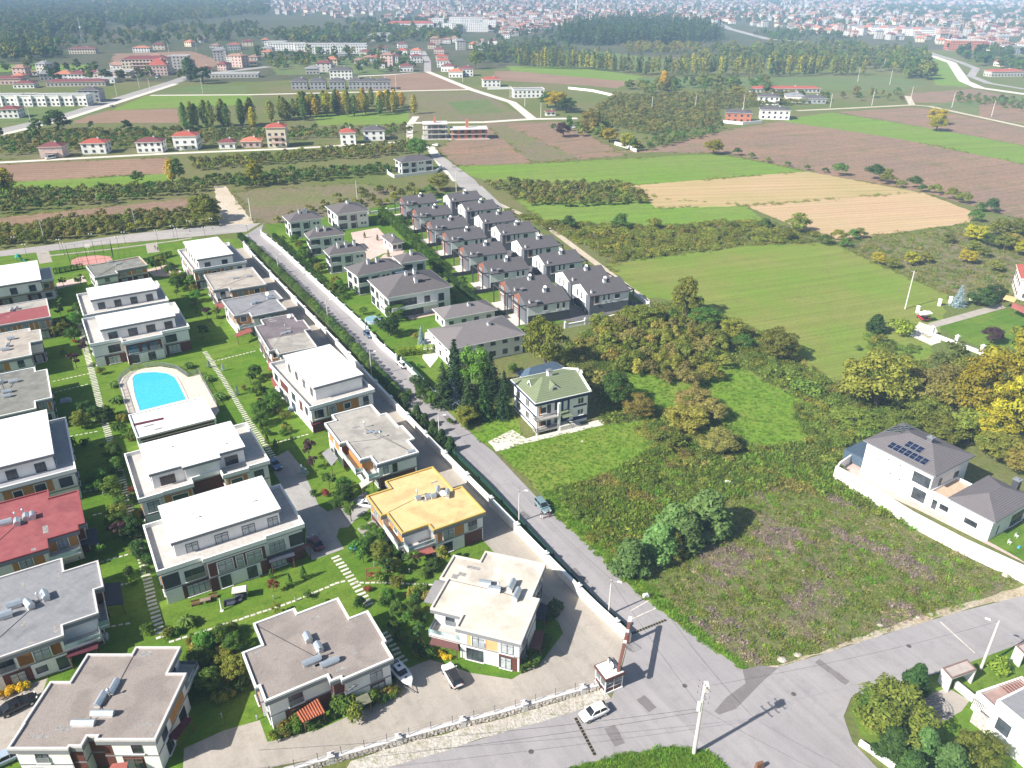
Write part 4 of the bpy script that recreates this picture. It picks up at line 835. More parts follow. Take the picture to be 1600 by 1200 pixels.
# ------------------------------------------------------------------ row houses
def row_house(px,py,kind,label,double=False):
    p=U(px,py,6.2);ang=R(23.4);c,s=math.cos(ang),math.sin(ang)
    Wd,D=13.2,11.0
    cx,cy=p.x+Wd/2*c-D/2*s,p.y+Wd/2*s+D/2*c
    root=thing('row_house',label,'house',(cx,cy,0),'grey-roofed row houses')
    def L(u,v,z):return(cx+(u-Wd/2)*c-(v-D/2)*s,cy+(u-Wd/2)*s+(v-D/2)*c,z)
    low=ANTH if kind=='A' else DKGR
    he,hr=6.2,8.3
    b=MB()
    vs=[L(0,0,0),L(Wd,0,0),L(Wd,D,0),L(0,D,0),L(0,0,he-.15),L(Wd,0,he-.15),L(Wd,D,he-.15),L(0,D,he-.15),L(0,D*.55,hr-.15),L(Wd,D*.55,hr-.15)]
    b.add(vs,[(0,1,5,4),(1,2,6,9,5),(2,3,7,6),(3,0,4,8,7)]);b.build('wall',W_,root)
    r_=MB();t=.22
    for(v0,z0,v1,z1)in((-.35,he-.17,D*.55,hr),(D*.55,hr,D+.35,he-.17)):
        q=[L(-.3,v0,z0),L(Wd+.3,v0,z0),L(Wd+.3,v1,z1),L(-.3,v1,z1)];r_.mi=1;r_.add([(x,y,z-t)for x,y,z in q]+[(x,y,z)for x,y,z in q],[(3,2,1,0),(4,5,6,7),(0,1,5,4),(1,2,6,5),(2,3,7,6),(3,0,4,7)]);r_.mi=0;r_.add([(x,y,z+.02)for x,y,z in q],[(0,1,2,3)])
    ro=r_.build('roof',[SLATE,ANTH],root);ro['_o']=root['_o']
    chimney(ro,*L(Wd*.55,D*.42,0)[:2],7.2,8.7,ang,.9);chimney(ro,*L(1.0,1.0,0)[:2],6.3,7.3,ang,.5)
    if kind=='A':chimney(ro,*L(3.2,.3,0)[:2],5.6,7.0,ang,1.0,ANTH)
    dish(ro,*L(Wd*.6,D*.5,0)[:2],hr-.3,R(-120),.5)
    A_,B_,C_,D_=[Vector(L(*k,0)[:2])for k in((0,0),(Wd,0),(Wd,D),(0,D))]
    if kind=='A':
        facade(root,A_,B_,[('p',0,1,0,3.0,low),('w',.72,3.8,.7,1.7,'d'),('w',.86,3.8,.7,1.7,'d'),('w',.42,3.9,1.2,1.6,'d')])
        gb_=MB();gb_.add([L(-.06,D*.5,.1),L(-.06,D-.2,.1),L(-.06,D-.2,he-.3),L(-.06,D*.55,hr-.5),L(-.06,D*.5,hr-.6)],[(0,1,2,3,4)[::-1]]);gb_.build('brick_gable',BRIK,root)
        gb_=MB();gb_.add([L(-.05,.15,.1),L(-.05,D*.5,.1),L(-.05,D*.5,hr-.6),L(-.05,.15,he-.25)],[(0,1,2,3)[::-1]]);gb_.build('grey_gable',DKGR,root)
        facade(root,D_,A_,[('w',.25,3.3,2.6,2.4,'c',1),('w',.25,.3,2.6,2.4,'c',1)])
        fr=MB()
        for u,v in((-2.2,D*.1),(-2.2,D*.9)):fr.box((*L(u,v,0)[:2],0),(.3,.3,6.1),ang)
        fr.box((*L(-1.15,D*.1,0)[:2],5.85),(2.3,.3,.25),ang);fr.box((*L(-1.15,D*.9,0)[:2],5.85),(2.3,.3,.25),ang)
        fr.box((*L(-2.2,D*.5,0)[:2],5.85),(.3,D*.8,.25),ang)
        fr.build('porch_frame',ANTH,root)
        tb=MB();tb.box((*L(-1.6,D*.5,0)[:2],0),(3.2,D*.8,.14),ang);tb.build('terrace',mat('pale_terrace',(.60,.56,.50)),root)
    else:
        facade(root,A_,B_,[('p',0,.10,0,6,low),('p',.12,.24,3.0,5.8,BRIK),('w',.18,3.3,1.2,2.2,'b',1),('w',.36,3.9,.5,1.8,'d'),('w',.48,3.9,.5,1.8,'d'),('w',.7,4.0,1.6,1.4,'d'),('p',.10,1,0,2.9,low)])
        facade(root,D_,A_,[('p',.78,1.0,.0,5.9,low),('w',.3,3.6,.6,2.0,'d'),('w',.55,3.6,.6,2.0,'b'),('p',.0,.75,.0,2.9,low),('w',.35,.3,4.5,2.3,'d',1)])
        fr=MB()
        for u,v in((Wd+1.8,.3),(Wd+1.8,D*.7)):fr.box((*L(u,v,0)[:2],0),(.3,.3,6.0),ang)
        fr.box((*L(Wd+.9,.3,0)[:2],5.75),(1.9,.3,.25),ang);fr.box((*L(Wd+.9,D*.7,0)[:2],5.75),(1.9,.3,.25),ang);fr.box((*L(Wd+1.8,D*.36,0)[:2],5.75),(.3,D*.65,.25),ang)
        fr.build('porch_frame',ANTH,root)
    facade(root,B_,C_,[('p',.0,.2,.0,5.9,low),('w',.35,3.4,1.4,2.0,'d'),('w',.7,3.4,1.4,2.0,'d'),('w',.5,.3,3,2.2,'d')])
    facade(root,C_,D_,[('w',.3,3.6,1.4,1.6,'d'),('w',.7,3.6,1.4,1.6,'d'),('p',0,1,0,2.9,low)])
    return root
rowA=[(635,320),(656,339),(680,359),(705,377),(734,401),(766,427),(802,458),(825,478)]
rowB=[(706,315),(730,330),(757,349),(785,367),(819,390),(854,415),(893,442),(922,462)]
ordn=['farthest','second farthest','third farthest','fourth farthest','fourth nearest','third nearest','second nearest','nearest']
for i,(x,y)in enumerate(rowA):row_house(x,y,'A','brick-fronted row house with slate roof, %s in the hedge side row'%ordn[i])
for i,(x,y)in enumerate(rowB):row_house(x,y,'B','white-fronted row house with slate roof, %s in the meadow side row'%ordn[i])

# ------------------------------------------------------------------ the blue and white house with green shingles
HB=7.6
a_,f_,r_=[U(*p,HB).xy for p in[(798,593),(836.6,631),(924.7,611)]]
l=(r_-f_).length;w_=(a_-f_).length;ang=math.atan2((r_-f_).y,(r_-f_).x)
cc=f_+(r_-f_)/2+Vector((-math.sin(ang),math.cos(ang)))*w_/2
GH=thing('apartment_house','white and navy two storey house with green shingled hip roof','house',(cc.x,cc.y,0))
def G(u,v):return(cc.x+u*math.cos(ang)-v*math.sin(ang),cc.y+u*math.sin(ang)+v*math.cos(ang))
ov=.6;lw,dw=l-2*ov,w_-2*ov
P4=[G(-lw/2,-dw/2),G(lw/2,-dw/2),G(lw/2,dw/2),G(-lw/2,dw/2)]
b=MB();b.prism(P4,0,HB-.5,bottom=False,top=False);b.build('wall',W_,GH)
b=MB();b.prism([G(-l/2,-w_/2),G(l/2,-w_/2),G(l/2,w_/2),G(-l/2,w_/2)],HB-.75,HB-.12);b.build('eaves',NAVY,GH)
b=MB();b.prism([G(-l/2-.06,-w_/2-.06),G(l/2+.06,-w_/2-.06),G(l/2+.06,w_/2+.06),G(-l/2-.06,w_/2+.06)],HB-.12,HB+.02);b.build('gutter',W2,GH)
b=MB();A_,B_,C_,D_=[Vector((*G(u,v),HB+.03))for u,v in((-l/2+.1,-w_/2+.1),(l/2-.5,-w_/2+.1),(l/2-.5,w_/2-.1),(-l/2+.1,w_/2-.1))]
m0=Vector((*G(-l/2+l*.36,0),HB+2.5));m1=Vector((*G(l/2-.5,0),HB+2.5))
b.add([A_,B_,C_,D_,m0,m1],[(0,1,5,4),(1,2,5),(2,3,4,5),(3,0,4)]);gro=b.build('roof',GRNT,GH);gro['_o']=GH['_o']
b=MB();q0,q1=G(l/2-.3,-w_/2),G(l/2-.3,w_/2);mm=G(l/2-.3,0)
vs=[]
for(x,y),z in((q0,HB+.1),(mm,HB+2.75),(q1,HB+.1)):
    for dx in(-.22,.22):vs+=[(x+dx*math.cos(ang),y+dx*math.sin(ang),HB-.1),(x+dx*math.cos(ang),y+dx*math.sin(ang),z+.15)]
b.add(vs,[(0,4,5,1)[::-1],(4,8,9,5)[::-1],(2,6,7,3),(6,10,11,7),(1,5,7,3)[::-1],(5,9,11,7)[::-1],(0,1,3,2)[::-1],(8,9,11,10)])
b.build('gable_parapet',W2,gro)
def dormer_tri(u,v,dirv,s_=1.6):
    """small triangular dormer: point out along dirv"""
    d=Vector(dirv);n=Vector((-d.y,d.x));c0=Vector((u,v));z=HB+.75;f=[]
    fl,fr_,ap=c0+n*s_,c0-n*s_,c0;bk=c0-d*2.6
    P=lambda w2,zz:Vector((*G(w2.x,w2.y),zz))
    b=MB();b.add([P(fl,z),P(fr_,z),P(ap,z+1.5),P(bk,z+1.55)],[(0,2,3),(2,1,3)]);b.mi=1;b.add([P(fl+d*.03,z),P(fr_+d*.03,z),P(ap+d*.03,z+1.4)],[(0,1,2)]if d.y<0 or d.x>0 else[(0,1,2)])
    b.mi=2;k=.42;b.add([P(c0+n*s_*k+d*.08,z+.15),P(c0-n*s_*k+d*.08,z+.15),P(c0-n*s_*k*.5+d*.08,z+.8),P(c0+n*s_*k*.5+d*.08,z+.8)],[(0,1,2,3)])
    b.build('dormer',[GRNT,W2,GL],gro)
dormer_tri(-lw*.08,-dw*.34,(0,-1));dormer_tri(-lw*.40,dw*.05,(-1,0),1.3)
chimney(gro,*G(-lw*.02,.3),HB+1.8,HB+3.6,ang,1.0)
dish(gro,*G(l/2-.2,-dw*.1),HB+1.6,R(-60),.6)
wz=[('w',.18),('w',.34)]
it=[]
for z in(4.9,2.0):
    it+=[('w',.86,z-.15,1.5,1.5,'w'),('p',.72,.985,z-.85,z-.35,NAVY)]
it+=[('p',.72,1.0,1.05,1.55,NAVY),('p',.46,1.0,.75,1.15,NAVY),('p',.48,.52,1.1,6.85,NAVY),('p',.60,.64,1.4,6.85,NAVY),('p',.52,.60,1.1,1.9,NAVY),('p',.40,.64,6.3,6.85,NAVY),('w',.40,4.6,1.3,2.1,'d'),('w',.40,1.3,1.2,2.1,'d'),('p',.64,1,6.4,6.85,NAVY),('w',.13,4.4,1.3,1.4,'b'),('w',.24,4.2,.9,2.1,'d'),('w',.13,1.3,1.3,1.4,'b'),('w',.24,1.1,.9,2.1,'d'),('p',.05,.1,3.9,6.3,ORNG),('p',.05,.1,.9,3.2,ORNG)]
facade(GH,P4[0],P4[1],it)
facade(GH,P4[3],P4[0],[('p',0,1,3.5,4.0,NAVY),('p',0,1,.6,1.0,NAVY),('w',.22,4.3,1.6,1.9,'w'),('w',.62,4.3,1.6,1.9,'w'),('w',.22,1.3,1.6,1.9,'w'),('w',.62,1.3,1.6,1.9,'w'),('p',.14,.30,4.0,4.3,BRIK),('p',.54,.70,4.0,4.3,BRIK),('p',.14,.30,1.0,1.3,BRIK),('p',.54,.70,1.0,1.3,BRIK)])
facade(GH,P4[1],P4[2],[('p',0,1,3.4,3.9,NAVY),('w',.3,4.6,1.3,1.3,'d'),('w',.7,4.6,1.3,1.3,'d')]);facade(GH,P4[2],P4[3],[('p',0,1,3.4,3.9,NAVY),('w',.3,4.6,1.3,1.3,'d'),('w',.7,1.6,1.3,1.3,'d')])
for z in(3.55,.9):
    b=MB();u0,u1,v0,v1=-lw/2-.9,-lw/2+lw*.36,-dw/2-1.6,-dw/2
    b.box((*G((u0+u1)/2,(v0+v1)/2),z),(u1-u0,v1-v0,.2),ang);s_=b.build('balcony',TERR,GH);s_['_o']=GH['_o']
    rb=MB();rb.box((*G((u0+u1)/2,v0+.04),z+.95),(u1-u0,.07,.07),ang);rb.box((*G(u0+.04,(v0+v1)/2),z+.95),(.07,v1-v0,.07),ang)
    for k in range(22):rb.box((*G(u0+(u1-u0)*k/21,v0+.04),z+.2),(.06,.05,.75),ang)
    for k in range(6):rb.box((*G(u0+.04,v0+(v1-v0)*k/5),z+.2),(.05,.06,.75),ang)
    rb.build('railing',ANTH,s_)
b=MB();b.box((*G(-lw/2+lw*.38,-dw/2-1.3),0),(.5,.5,6.9),ang);b.box((*G(-lw/2-.5,-dw/2-1.3),0),(.3,.3,3.6),ang);b.build('pillar',W_,GH)
b=MB();b.prism([G(-lw*.06,-dw/2-2.2),G(lw*.1,-dw/2-2.2),G(lw*.1,-dw/2),G(-lw*.06,-dw/2)],3.35,3.5);b.add([Vector((*G(-lw*.08,-dw/2-2.3),3.5)),Vector((*G(lw*.12,-dw/2-2.3),3.5)),Vector((*G(lw*.10,-dw/2),4.1)),Vector((*G(-lw*.06,-dw/2),4.1))],[(0,1,2,3)]);b.build('porch_roof',GRNT,GH)
b=MB()
for k in range(7):b.box((*G(lw*.10+k*.45,-dw/2-1.0),0),(.45,1.6,1.2-.17*k),ang)
b.box((*G(-lw*.0,-dw/2-1.0),0),(2.8,1.8,1.2),ang);b.build('front_steps',mat('pale_concrete',(.62,.59,.54)),GH)

# ------------------------------------------------------------------ the white house with solar panels
HS=7.5
a_,f_,r_=[U(*p,HS).xy for p in[(1349,687.5),(1462,744.5),(1524,711.5)]]
l=(f_-a_).length;w_=(r_-f_).length;ang=math.atan2((f_-a_).y,(f_-a_).x)
cc=(a_+f_)/2+Vector((-math.sin(ang),math.cos(ang)))*w_/2
SH=thing('white_villa','large white villa with rows of solar panels on its brown hip roof','villa',(cc.x,cc.y,0));SH['_ang']=ang
def S(u,v):return(cc.x+u*math.cos(ang)-v*math.sin(ang),cc.y+u*math.sin(ang)+v*math.cos(ang))
ov=.6;lw,dw=l-2*ov,w_-2*ov;P4=[S(-lw/2,-dw/2),S(lw/2,-dw/2),S(lw/2,dw/2),S(-lw/2,dw/2)]
b=MB();b.prism(P4,0,HS-.2,bottom=False,top=False);b.build('wall',W_,SH)
b=MB();b.prism([S(-l/2,-w_/2),S(l/2,-w_/2),S(l/2,w_/2),S(-l/2,w_/2)],HS-.22,HS);b.build('eaves',FASC,SH)
b=MB();m0,m1=hip_roof(b,[S(-l/2,-w_/2),S(l/2,-w_/2),S(l/2,w_/2),S(-l/2,w_/2)],HS+.01,2.2,.30);sro=b.build('roof',CHAR,SH);sro['_o']=SH['_o']
PV=mat('solar_cells',(.012,.016,.045),rough=.12,spec=.6,var=.2,scale=6)
sl_z=lambda v:HS+.01+2.2*(v+w_/2)/(w_/2)
def pv(u,v,front=True):
    k='pv'
    if k not in CACHE:
        q=MB();q.box((0,0,0),(1.02,1.66,.04));q.mi=1
        for s in(-1,1):q.box((s*.52,0,0),(.04,1.72,.055))
        for s in(-1,1):q.box((0,s*.85,0),(1.08,.04,.055))
        q.box((0,0,.04),(1.0,.03,.008));CACHE[k]=q.mesh('solar_panel',[PV,METAL])
    o=obj('solar_panel',CACHE[k],parent=sro);P0=Vector((*S(u,v),sl_z(v)+.12));o.location=P0-Vector(SH['_o'])
    o.rotation_euler=(Euler((math.atan2(2.2,w_/2),0,ang)));return o
for i in range(7):pv(-lw/2+4.3+i*1.12,-w_/2+1.75)
for i in range(3):pv(-lw/2+6.4+i*1.12,-w_/2+3.75)
# panels on the far-left hip face
hx=MB()
for i in range(4):
    for j in range(2):
        u=-l/2+1.4+j*1.5;v=-.2+i*1.1;z=HS+2.2*(u+l/2)/(l*.35)
        k='pv';o=obj('solar_panel',CACHE[k],parent=sro);o.location=Vector((*S(u,v),z+.14))-Vector(SH['_o']);o.rotation_euler=Euler((math.atan2(2.2,l*.35),0,ang-math.pi/2))
facade(SH,P4[0],P4[1],[('w',.86,4.0,3.4,2.2,'d'),('w',.88,.6,2.6,2.4,'d'),('w',.22,4.4,.5,.5,'w'),('w',.36,5.5,.5,.5,'w'),('w',.54,5.5,.5,.5,'w'),('w',.44,2.9,.5,.5,'w'),('w',.58,2.6,.5,.5,'w')])
facade(SH,P4[1],P4[2],[('w',.25,3.2,.8,2.2,'d'),('w',.7,3.6,1.4,1.4,'d')]);facade(SH,P4[3],P4[0],[('w',.3,3.6,1.4,1.4,'d'),('w',.7,.6,1.8,2,'d')]);facade(SH,P4[2],P4[3],[('w',.3,3.6,1.8,1.6,'d'),('w',.7,3.6,1.8,1.6,'d'),('w',.5,.4,2.4,2.2,'d')])
chimney(sro,m1.x,m1.y+.8,HS+1.6,HS+3.0,ang,1.0,DKGR)
# single storey wing to the right: terrace link + hip roof
b=MB();q=[S(lw/2,-dw/2+.4),S(lw/2+7.5,-dw/2+.4),S(lw/2+7.5,dw/2-3),S(lw/2,dw/2-3)];b.prism(q,0,3.2,bottom=False);b.build('link_wall',W_,SH)
b=MB();b.ring(q,inset(q,.2),3.2,3.75);b.build('terrace_parapet',W2,SH);b=MB();b.prism(inset(q,.2),3.2,3.24,bottom=False);b.build('terrace_floor',mat('timber_deck',(.55,.40,.29),var=.1),SH)
facade(SH,q[0],q[1],[('w',.55,1.1,3.6,1.1,'d'),('w',.18,.2,1.1,2.2,'w')])
L0,L1,L2=[U(*p,4.8).xy for p in[(1481,777),(1556,816),(1610,795)]]
dl=(L1-L0).length
def T(u,v):return tuple(L0+Vector((math.cos(ang),math.sin(ang)))*u+Vector((-math.sin(ang),math.cos(ang)))*v)
E4=[T(0,0),T(dl,0),T(dl,13.5),T(0,13.5)]
WG=thing('garden_wing','low white garden wing with brown hip roof beside the small lawn with toys','house',(*E4[0],0));
b=MB();W4=inset(E4,.5);b.prism(W4,0,4.6,bottom=False,top=False);b.build('wall',W_,WG)
b=MB();b.prism(E4,4.5,4.7);b.build('eaves',FASC,WG);b=MB();hip_roof(b,E4,4.72,1.9,.3);wr=b.build('roof',CHAR,WG)
facade(WG,W4[0],W4[1],[('w',.55,1.4,2.3,1.1,'d')]);facade(WG,W4[1],W4[2],[('p',.2,.23,.4,2.4,ANTH),('w',.72,.3,4.0,2.5,'d')])
p_=T(dl*.6,12.6);chimney(WG,*p_,4.7,7.0,ang,1.1,ANTH)
# car port with ribbed blue roof
CP=thing('car_port','small car port with ribbed blue metal roof beside the solar panel villa','car port',(*S(-lw/2-2.6,dw*.05),0))
b=MB();q=[S(-lw/2-5.0,-dw/2+1.0),S(-lw/2-.1,-dw/2+1.0),S(-lw/2-.1,dw/2-4.5),S(-lw/2-5.0,dw/2-4.5)];b.prism(q,2.35,2.5);rf=b.build('roof',BLUM,CP);rf['_o']=CP['_o']
for i in range(9):
    u=-lw/2-4.8+i*.58;rb=MB();rb.box((*S(u,-1.75),2.5),(.12,dw-5.7,.07),ang);rb.build('rib',BLUM,rf)
b=MB();b.prism([S(-lw/2-5.0,-dw/2+1.0),S(-lw/2-.1,-dw/2+1.0),S(-lw/2-.1,-dw/2+1.2),S(-lw/2-5.0,-dw/2+1.2)],0.5,2.35);b.build('side_panel',BLUM,CP)
for u,v in((-4.8,-dw/2+1.3),(-4.8,dw/2-4.8),(-.4,dw/2-4.8)):q=MB();q.box((*S(-lw/2+u,v),0),(.15,.15,2.35),ang);q.build('post',DKGR,CP)
# its long white boundary wall
bw=[UV2(p)for p in[(1302,748),(1345,773),(1420,821),(1500,864),(1600,911),(1680,948)]]
b=MB();b.prism(ccw(ribbon([Vector(q)for q in bw],.35)),0,3.1);tag(b.build('boundary_wall',W2),'long white boundary wall in front of the solar panel villa','wall')
bw=[UV2(p)for p in[(1302,748),(1310,735),(1338,716)]]
b=MB();b.prism(ccw(ribbon([Vector(q)for q in bw],.3)),0,2.0);tag(b.build('boundary_wall',W2),'short white wall beside the blue car port','wall')
# ------------------------------------------------------------------ plants
def quads_mesh(name,V,mats,mi=None):
    """V: (n,4,3) array of leaf corners"""
    n=len(V);me=bpy.data.meshes.new(name)
    me.vertices.add(4*n);me.vertices.foreach_set('co',np.ascontiguousarray(V.reshape(-1),dtype=np.float32))
    me.loops.add(4*n);me.loops.foreach_set('vertex_index',np.arange(4*n,dtype=np.int32))
    me.polygons.add(n);me.polygons.foreach_set('loop_start',np.arange(0,4*n,4,dtype=np.int32))
    try:me.polygons.foreach_set('loop_total',np.full(n,4,dtype=np.int32))
    except Exception:pass
    for m in mats:me.materials.append(m)
    if mi is not None:me.polygons.foreach_set('material_index',mi.astype(np.int32))
    me.update(calc_edges=True);me.validate();return me
def leaves(P,Nrm,size,rs,aspect=.6):
    """leaf quads at points P with facing Nrm (jittered)"""
    n=len(P);Nn=Nrm+rs.normal(0,.55,(n,3));Nn/=np.linalg.norm(Nn,axis=1,keepdims=True)+1e-9
    A=rs.normal(0,1,(n,3));A-=(A*Nn).sum(1,keepdims=True)*Nn;A/=np.linalg.norm(A,axis=1,keepdims=True)+1e-9
    B=np.cross(Nn,A);s=(size*np.clip(np.exp(rs.normal(-.12,.42,n)),.35,2.2))[:,None]
    a,b=A*s*.5,B*s*.5*aspect
    return np.stack([P-a,P-b*.9+a*.1+Nn*s*.08,P+a,P+b*.9+a*.1+Nn*s*.08],1)
def cloud(rs,clumps,per,size,shell=.55):
    out=[]
    for c,r in clumps:
        n=per;d=rs.normal(0,1,(n,3));d/=np.linalg.norm(d,axis=1,keepdims=True);d[:,2]=np.where(d[:,2]<-.3,-d[:,2]*.6,d[:,2])
        rad=rs.uniform(shell,1,n)**.7;r=np.array(r if hasattr(r,'__len__')else(r,r,r*.8))
        P=np.array(c)+d*rad[:,None]*r;Nn=d.copy();Nn[:,2]+=.35;out.append(leaves(P,Nn,size,rs))
    return np.concatenate(out)
def crown_broad(seed,h,r,z0,n=26,per=190,size=.42,flat=1.0):
    rs=np.random.RandomState(seed);cl=[];zc=(z0+h)/2;hz=(h-z0)/2
    for i in range(n):
        t=rs.uniform(0,2*np.pi);u=rs.uniform(-.75,1);q=np.sqrt(max(0,1-u*u));k=rs.uniform(.6,.88)
        cl.append(((q*np.cos(t)*r*k,q*np.sin(t)*r*k,zc+u*hz*k*flat),rs.uniform(.20,.34)*r))
    cl+=[((0,0,zc),r*.5),((0,0,zc+hz*.5),r*.4)]
    return cloud(rs,cl,per,size)
def crown_conifer(seed,h,r,z0=.5,nl=17,nb=13,size=.34,droop=.35,col=1.0):
    rs=np.random.RandomState(seed);P=[];Nn=[]
    for l in range(nl):
        f=l/(nl-1);z=z0+(h-z0)*f;rr=r*(1-f)**.8*(rs.uniform(.85,1.1))+.08
        for b in range(max(5,int(nb*(1-f*.6)))):
            t=rs.uniform(0,2*np.pi);ln=rr*rs.uniform(.7,1.08);m=max(4,int(ln/.13))
            s=rs.uniform(.12,1,m);x=np.cos(t)*ln*s;y=np.sin(t)*ln*s;zz=z-droop*ln*s**1.5+rs.normal(0,.05,m)
            jit=rs.normal(0,.11*ln*.6+.03,(m,2));P.append(np.stack([x+jit[:,0],y+jit[:,1],zz],1));Nn.append(np.tile([np.cos(t)*.4,np.sin(t)*.4,1.0],(m,1)))
    return leaves(np.concatenate(P),np.concatenate(Nn),size,rs,.5)
def crown_juniper(seed,h=6,r=2.1):
    rs=np.random.RandomState(seed);cl=[]
    for i in range(34):
        f=(i+.5)/34;rr=r*min(1,(1-f)*1.25+.08)*(.55+.45*min(1,f*5));t=i*2.4+rs.uniform(-.4,.4);k=rs.uniform(.45,.8)
        cl.append(((np.cos(t)*rr*k,np.sin(t)*rr*k,.35+f*(h-.9)),(r*.36,r*.36,h*.15)))
    return cloud(rs,cl,210,.34,.25)
def crown_poplar(seed,h,r,z0=1.5,n=1500,size=.55):
    rs=np.random.RandomState(seed);f=rs.uniform(0,1,n);prof=np.sin(np.pi*np.clip(f*.9+.08,0,1))**.7
    t=rs.uniform(0,2*np.pi,n);k=rs.uniform(.45,1,n)*r*prof;lump=1+.25*np.sin(t*3+f*14)
    P=np.stack([np.cos(t)*k*lump,np.sin(t)*k*lump,z0+(h-z0)*f],1);Nn=np.stack([np.cos(t),np.sin(t),np.full(n,.5)],1)
    return leaves(P,Nn,size,rs)
def crown_hazel(seed,h=3.8,r=2.2,stems=13,size=.32,per=115):
    rs=np.random.RandomState(seed);cl=[]
    for i in range(stems):
        t=rs.uniform(0,2*np.pi);k=rs.uniform(.15,.8);cl.append(((np.cos(t)*r*k,np.sin(t)*r*k,h*(.95-.5*k)*rs.uniform(.6,1)),(r*.34,r*.34,h*.24)))
    return cloud(rs,cl,per,size,.3)
def crown_bush(seed,h=1.4,r=1.2,n=8,per=110,size=.2):
    rs=np.random.RandomState(seed);cl=[]
    for i in range(n):
        t=rs.uniform(0,2*np.pi);k=rs.uniform(0,.65);cl.append(((np.cos(t)*r*k,np.sin(t)*r*k,h*rs.uniform(.3,.65)),(r*.45,r*.45,h*.36)))
    return cloud(rs,cl,per,size,.5)
def crown_topiary(seed,h=2.6,r=.55,n=800,size=.16,ball=False):
    rs=np.random.RandomState(seed);f=rs.uniform(0,1,n);t=rs.uniform(0,2*np.pi,n)
    prof=np.sqrt(np.clip(1-(2*f-1)**2,0,1))if ball else np.clip(np.minimum(f*5,1.0)*(1-f)**.75*1.15,0.03,1)
    k=r*prof*rs.uniform(.82,1.05,n);P=np.stack([np.cos(t)*k,np.sin(t)*k,.12+f*(h-.12)],1);Nn=np.stack([np.cos(t),np.sin(t),(f-.2)*1.2],1)
    return leaves(P,Nn,size,rs)
def weed_tuft(seed,h=.7,r=.7,n=46,size=.26,up=.3):
    rs=np.random.RandomState(seed);t=rs.uniform(0,2*np.pi,n);k=r*np.sqrt(rs.uniform(0,1,n));P=np.stack([np.cos(t)*k,np.sin(t)*k,h*rs.uniform(.05,1,n)*(1-.6*(k/r)**2)],1)
    Nn=np.stack([np.cos(t)*.6,np.sin(t)*.6,np.full(n,up)],1)+rs.normal(0,.3,(n,3));return leaves(P,Nn,size,rs,.5)
def grass_tuft(seed,h=.5,r=.6,n=60):
    rs=np.random.RandomState(seed);t=rs.uniform(0,2*np.pi,n);k=r*np.sqrt(rs.uniform(0,1,n));B=np.stack([np.cos(t)*k,np.sin(t)*k,np.zeros(n)],1)
    a=rs.uniform(0,2*np.pi,n);lean=rs.uniform(.1,.55,n)*h;hh=h*rs.uniform(.5,1.1,n);wd=.035+.02*rs.rand(n)
    tip=B+np.stack([np.cos(a)*lean,np.sin(a)*lean,hh],1);sd=np.stack([-np.sin(a),np.cos(a),0*a],1)*wd[:,None]
    return np.stack([B-sd,B+sd,tip+sd*.4,tip-sd*.4],1)
LM={ # leaf colours
 'dark':leaf_mat('leaf_dark_green',(.022,.052,.013),(.055,.105,.022)),'mid':leaf_mat('leaf_mid_green',(.040,.090,.014),(.095,.16,.026)),
 'bright':leaf_mat('leaf_bright_green',(.06,.15,.018),(.11,.21,.03)),'olive':leaf_mat('leaf_olive',(.085,.115,.016),(.20,.21,.034)),
 'autumn':leaf_mat('leaf_autumn',(.135,.14,.022),(.29,.235,.05)),'yellow':leaf_mat('leaf_yellow',(.14,.16,.014),(.36,.29,.022)),
 'gold':leaf_mat('leaf_gold',(.36,.24,.02),(.55,.40,.03),k=1),'brown':leaf_mat('leaf_brown',(.12,.12,.028),(.23,.20,.055)),'purple':leaf_mat('leaf_purple',(.035,.018,.022),(.075,.035,.04)),
 'red':leaf_mat('leaf_red',(.16,.035,.025),(.28,.07,.04)),'spruce':leaf_mat('needle_spruce',(.016,.036,.013),(.038,.068,.022)),'blue':leaf_mat('needle_blue',(.16,.22,.23),(.27,.34,.35)),
 'juniper':leaf_mat('needle_juniper',(.055,.115,.026),(.14,.22,.065)),'weed':leaf_mat('weed_green',(.075,.125,.014),(.16,.22,.03)),'dry':leaf_mat('weed_dry',(.18,.13,.125),(.31,.235,.22),hue=.015,k=1.2),
 'straw':leaf_mat('weed_straw',(.22,.17,.09),(.38,.31,.19)),'grass':leaf_mat('grass_blades',(.11,.225,.017),(.17,.265,.035)),'bramble':leaf_mat('bramble_green',(.058,.105,.014),(.145,.185,.032)),'hazel':leaf_mat('hazel_leaf',(.072,.098,.02),(.165,.175,.045)),
 'fargreen':leaf_mat('far_leaf',(.045,.078,.028),(.085,.12,.04)),'flower':leaf_mat('flower_red',(.45,.04,.06),(.6,.10,.12),k=1),'yflower':leaf_mat('flower_yellow',(.62,.42,.01),(.78,.58,.03),k=1),'gleaf':leaf_mat('clipped_lime',(.16,.25,.02),(.26,.34,.035))}
BARK=mat('bark',(.13,.10,.075),rough=.95,var=.25,scale=4)
_geo={}
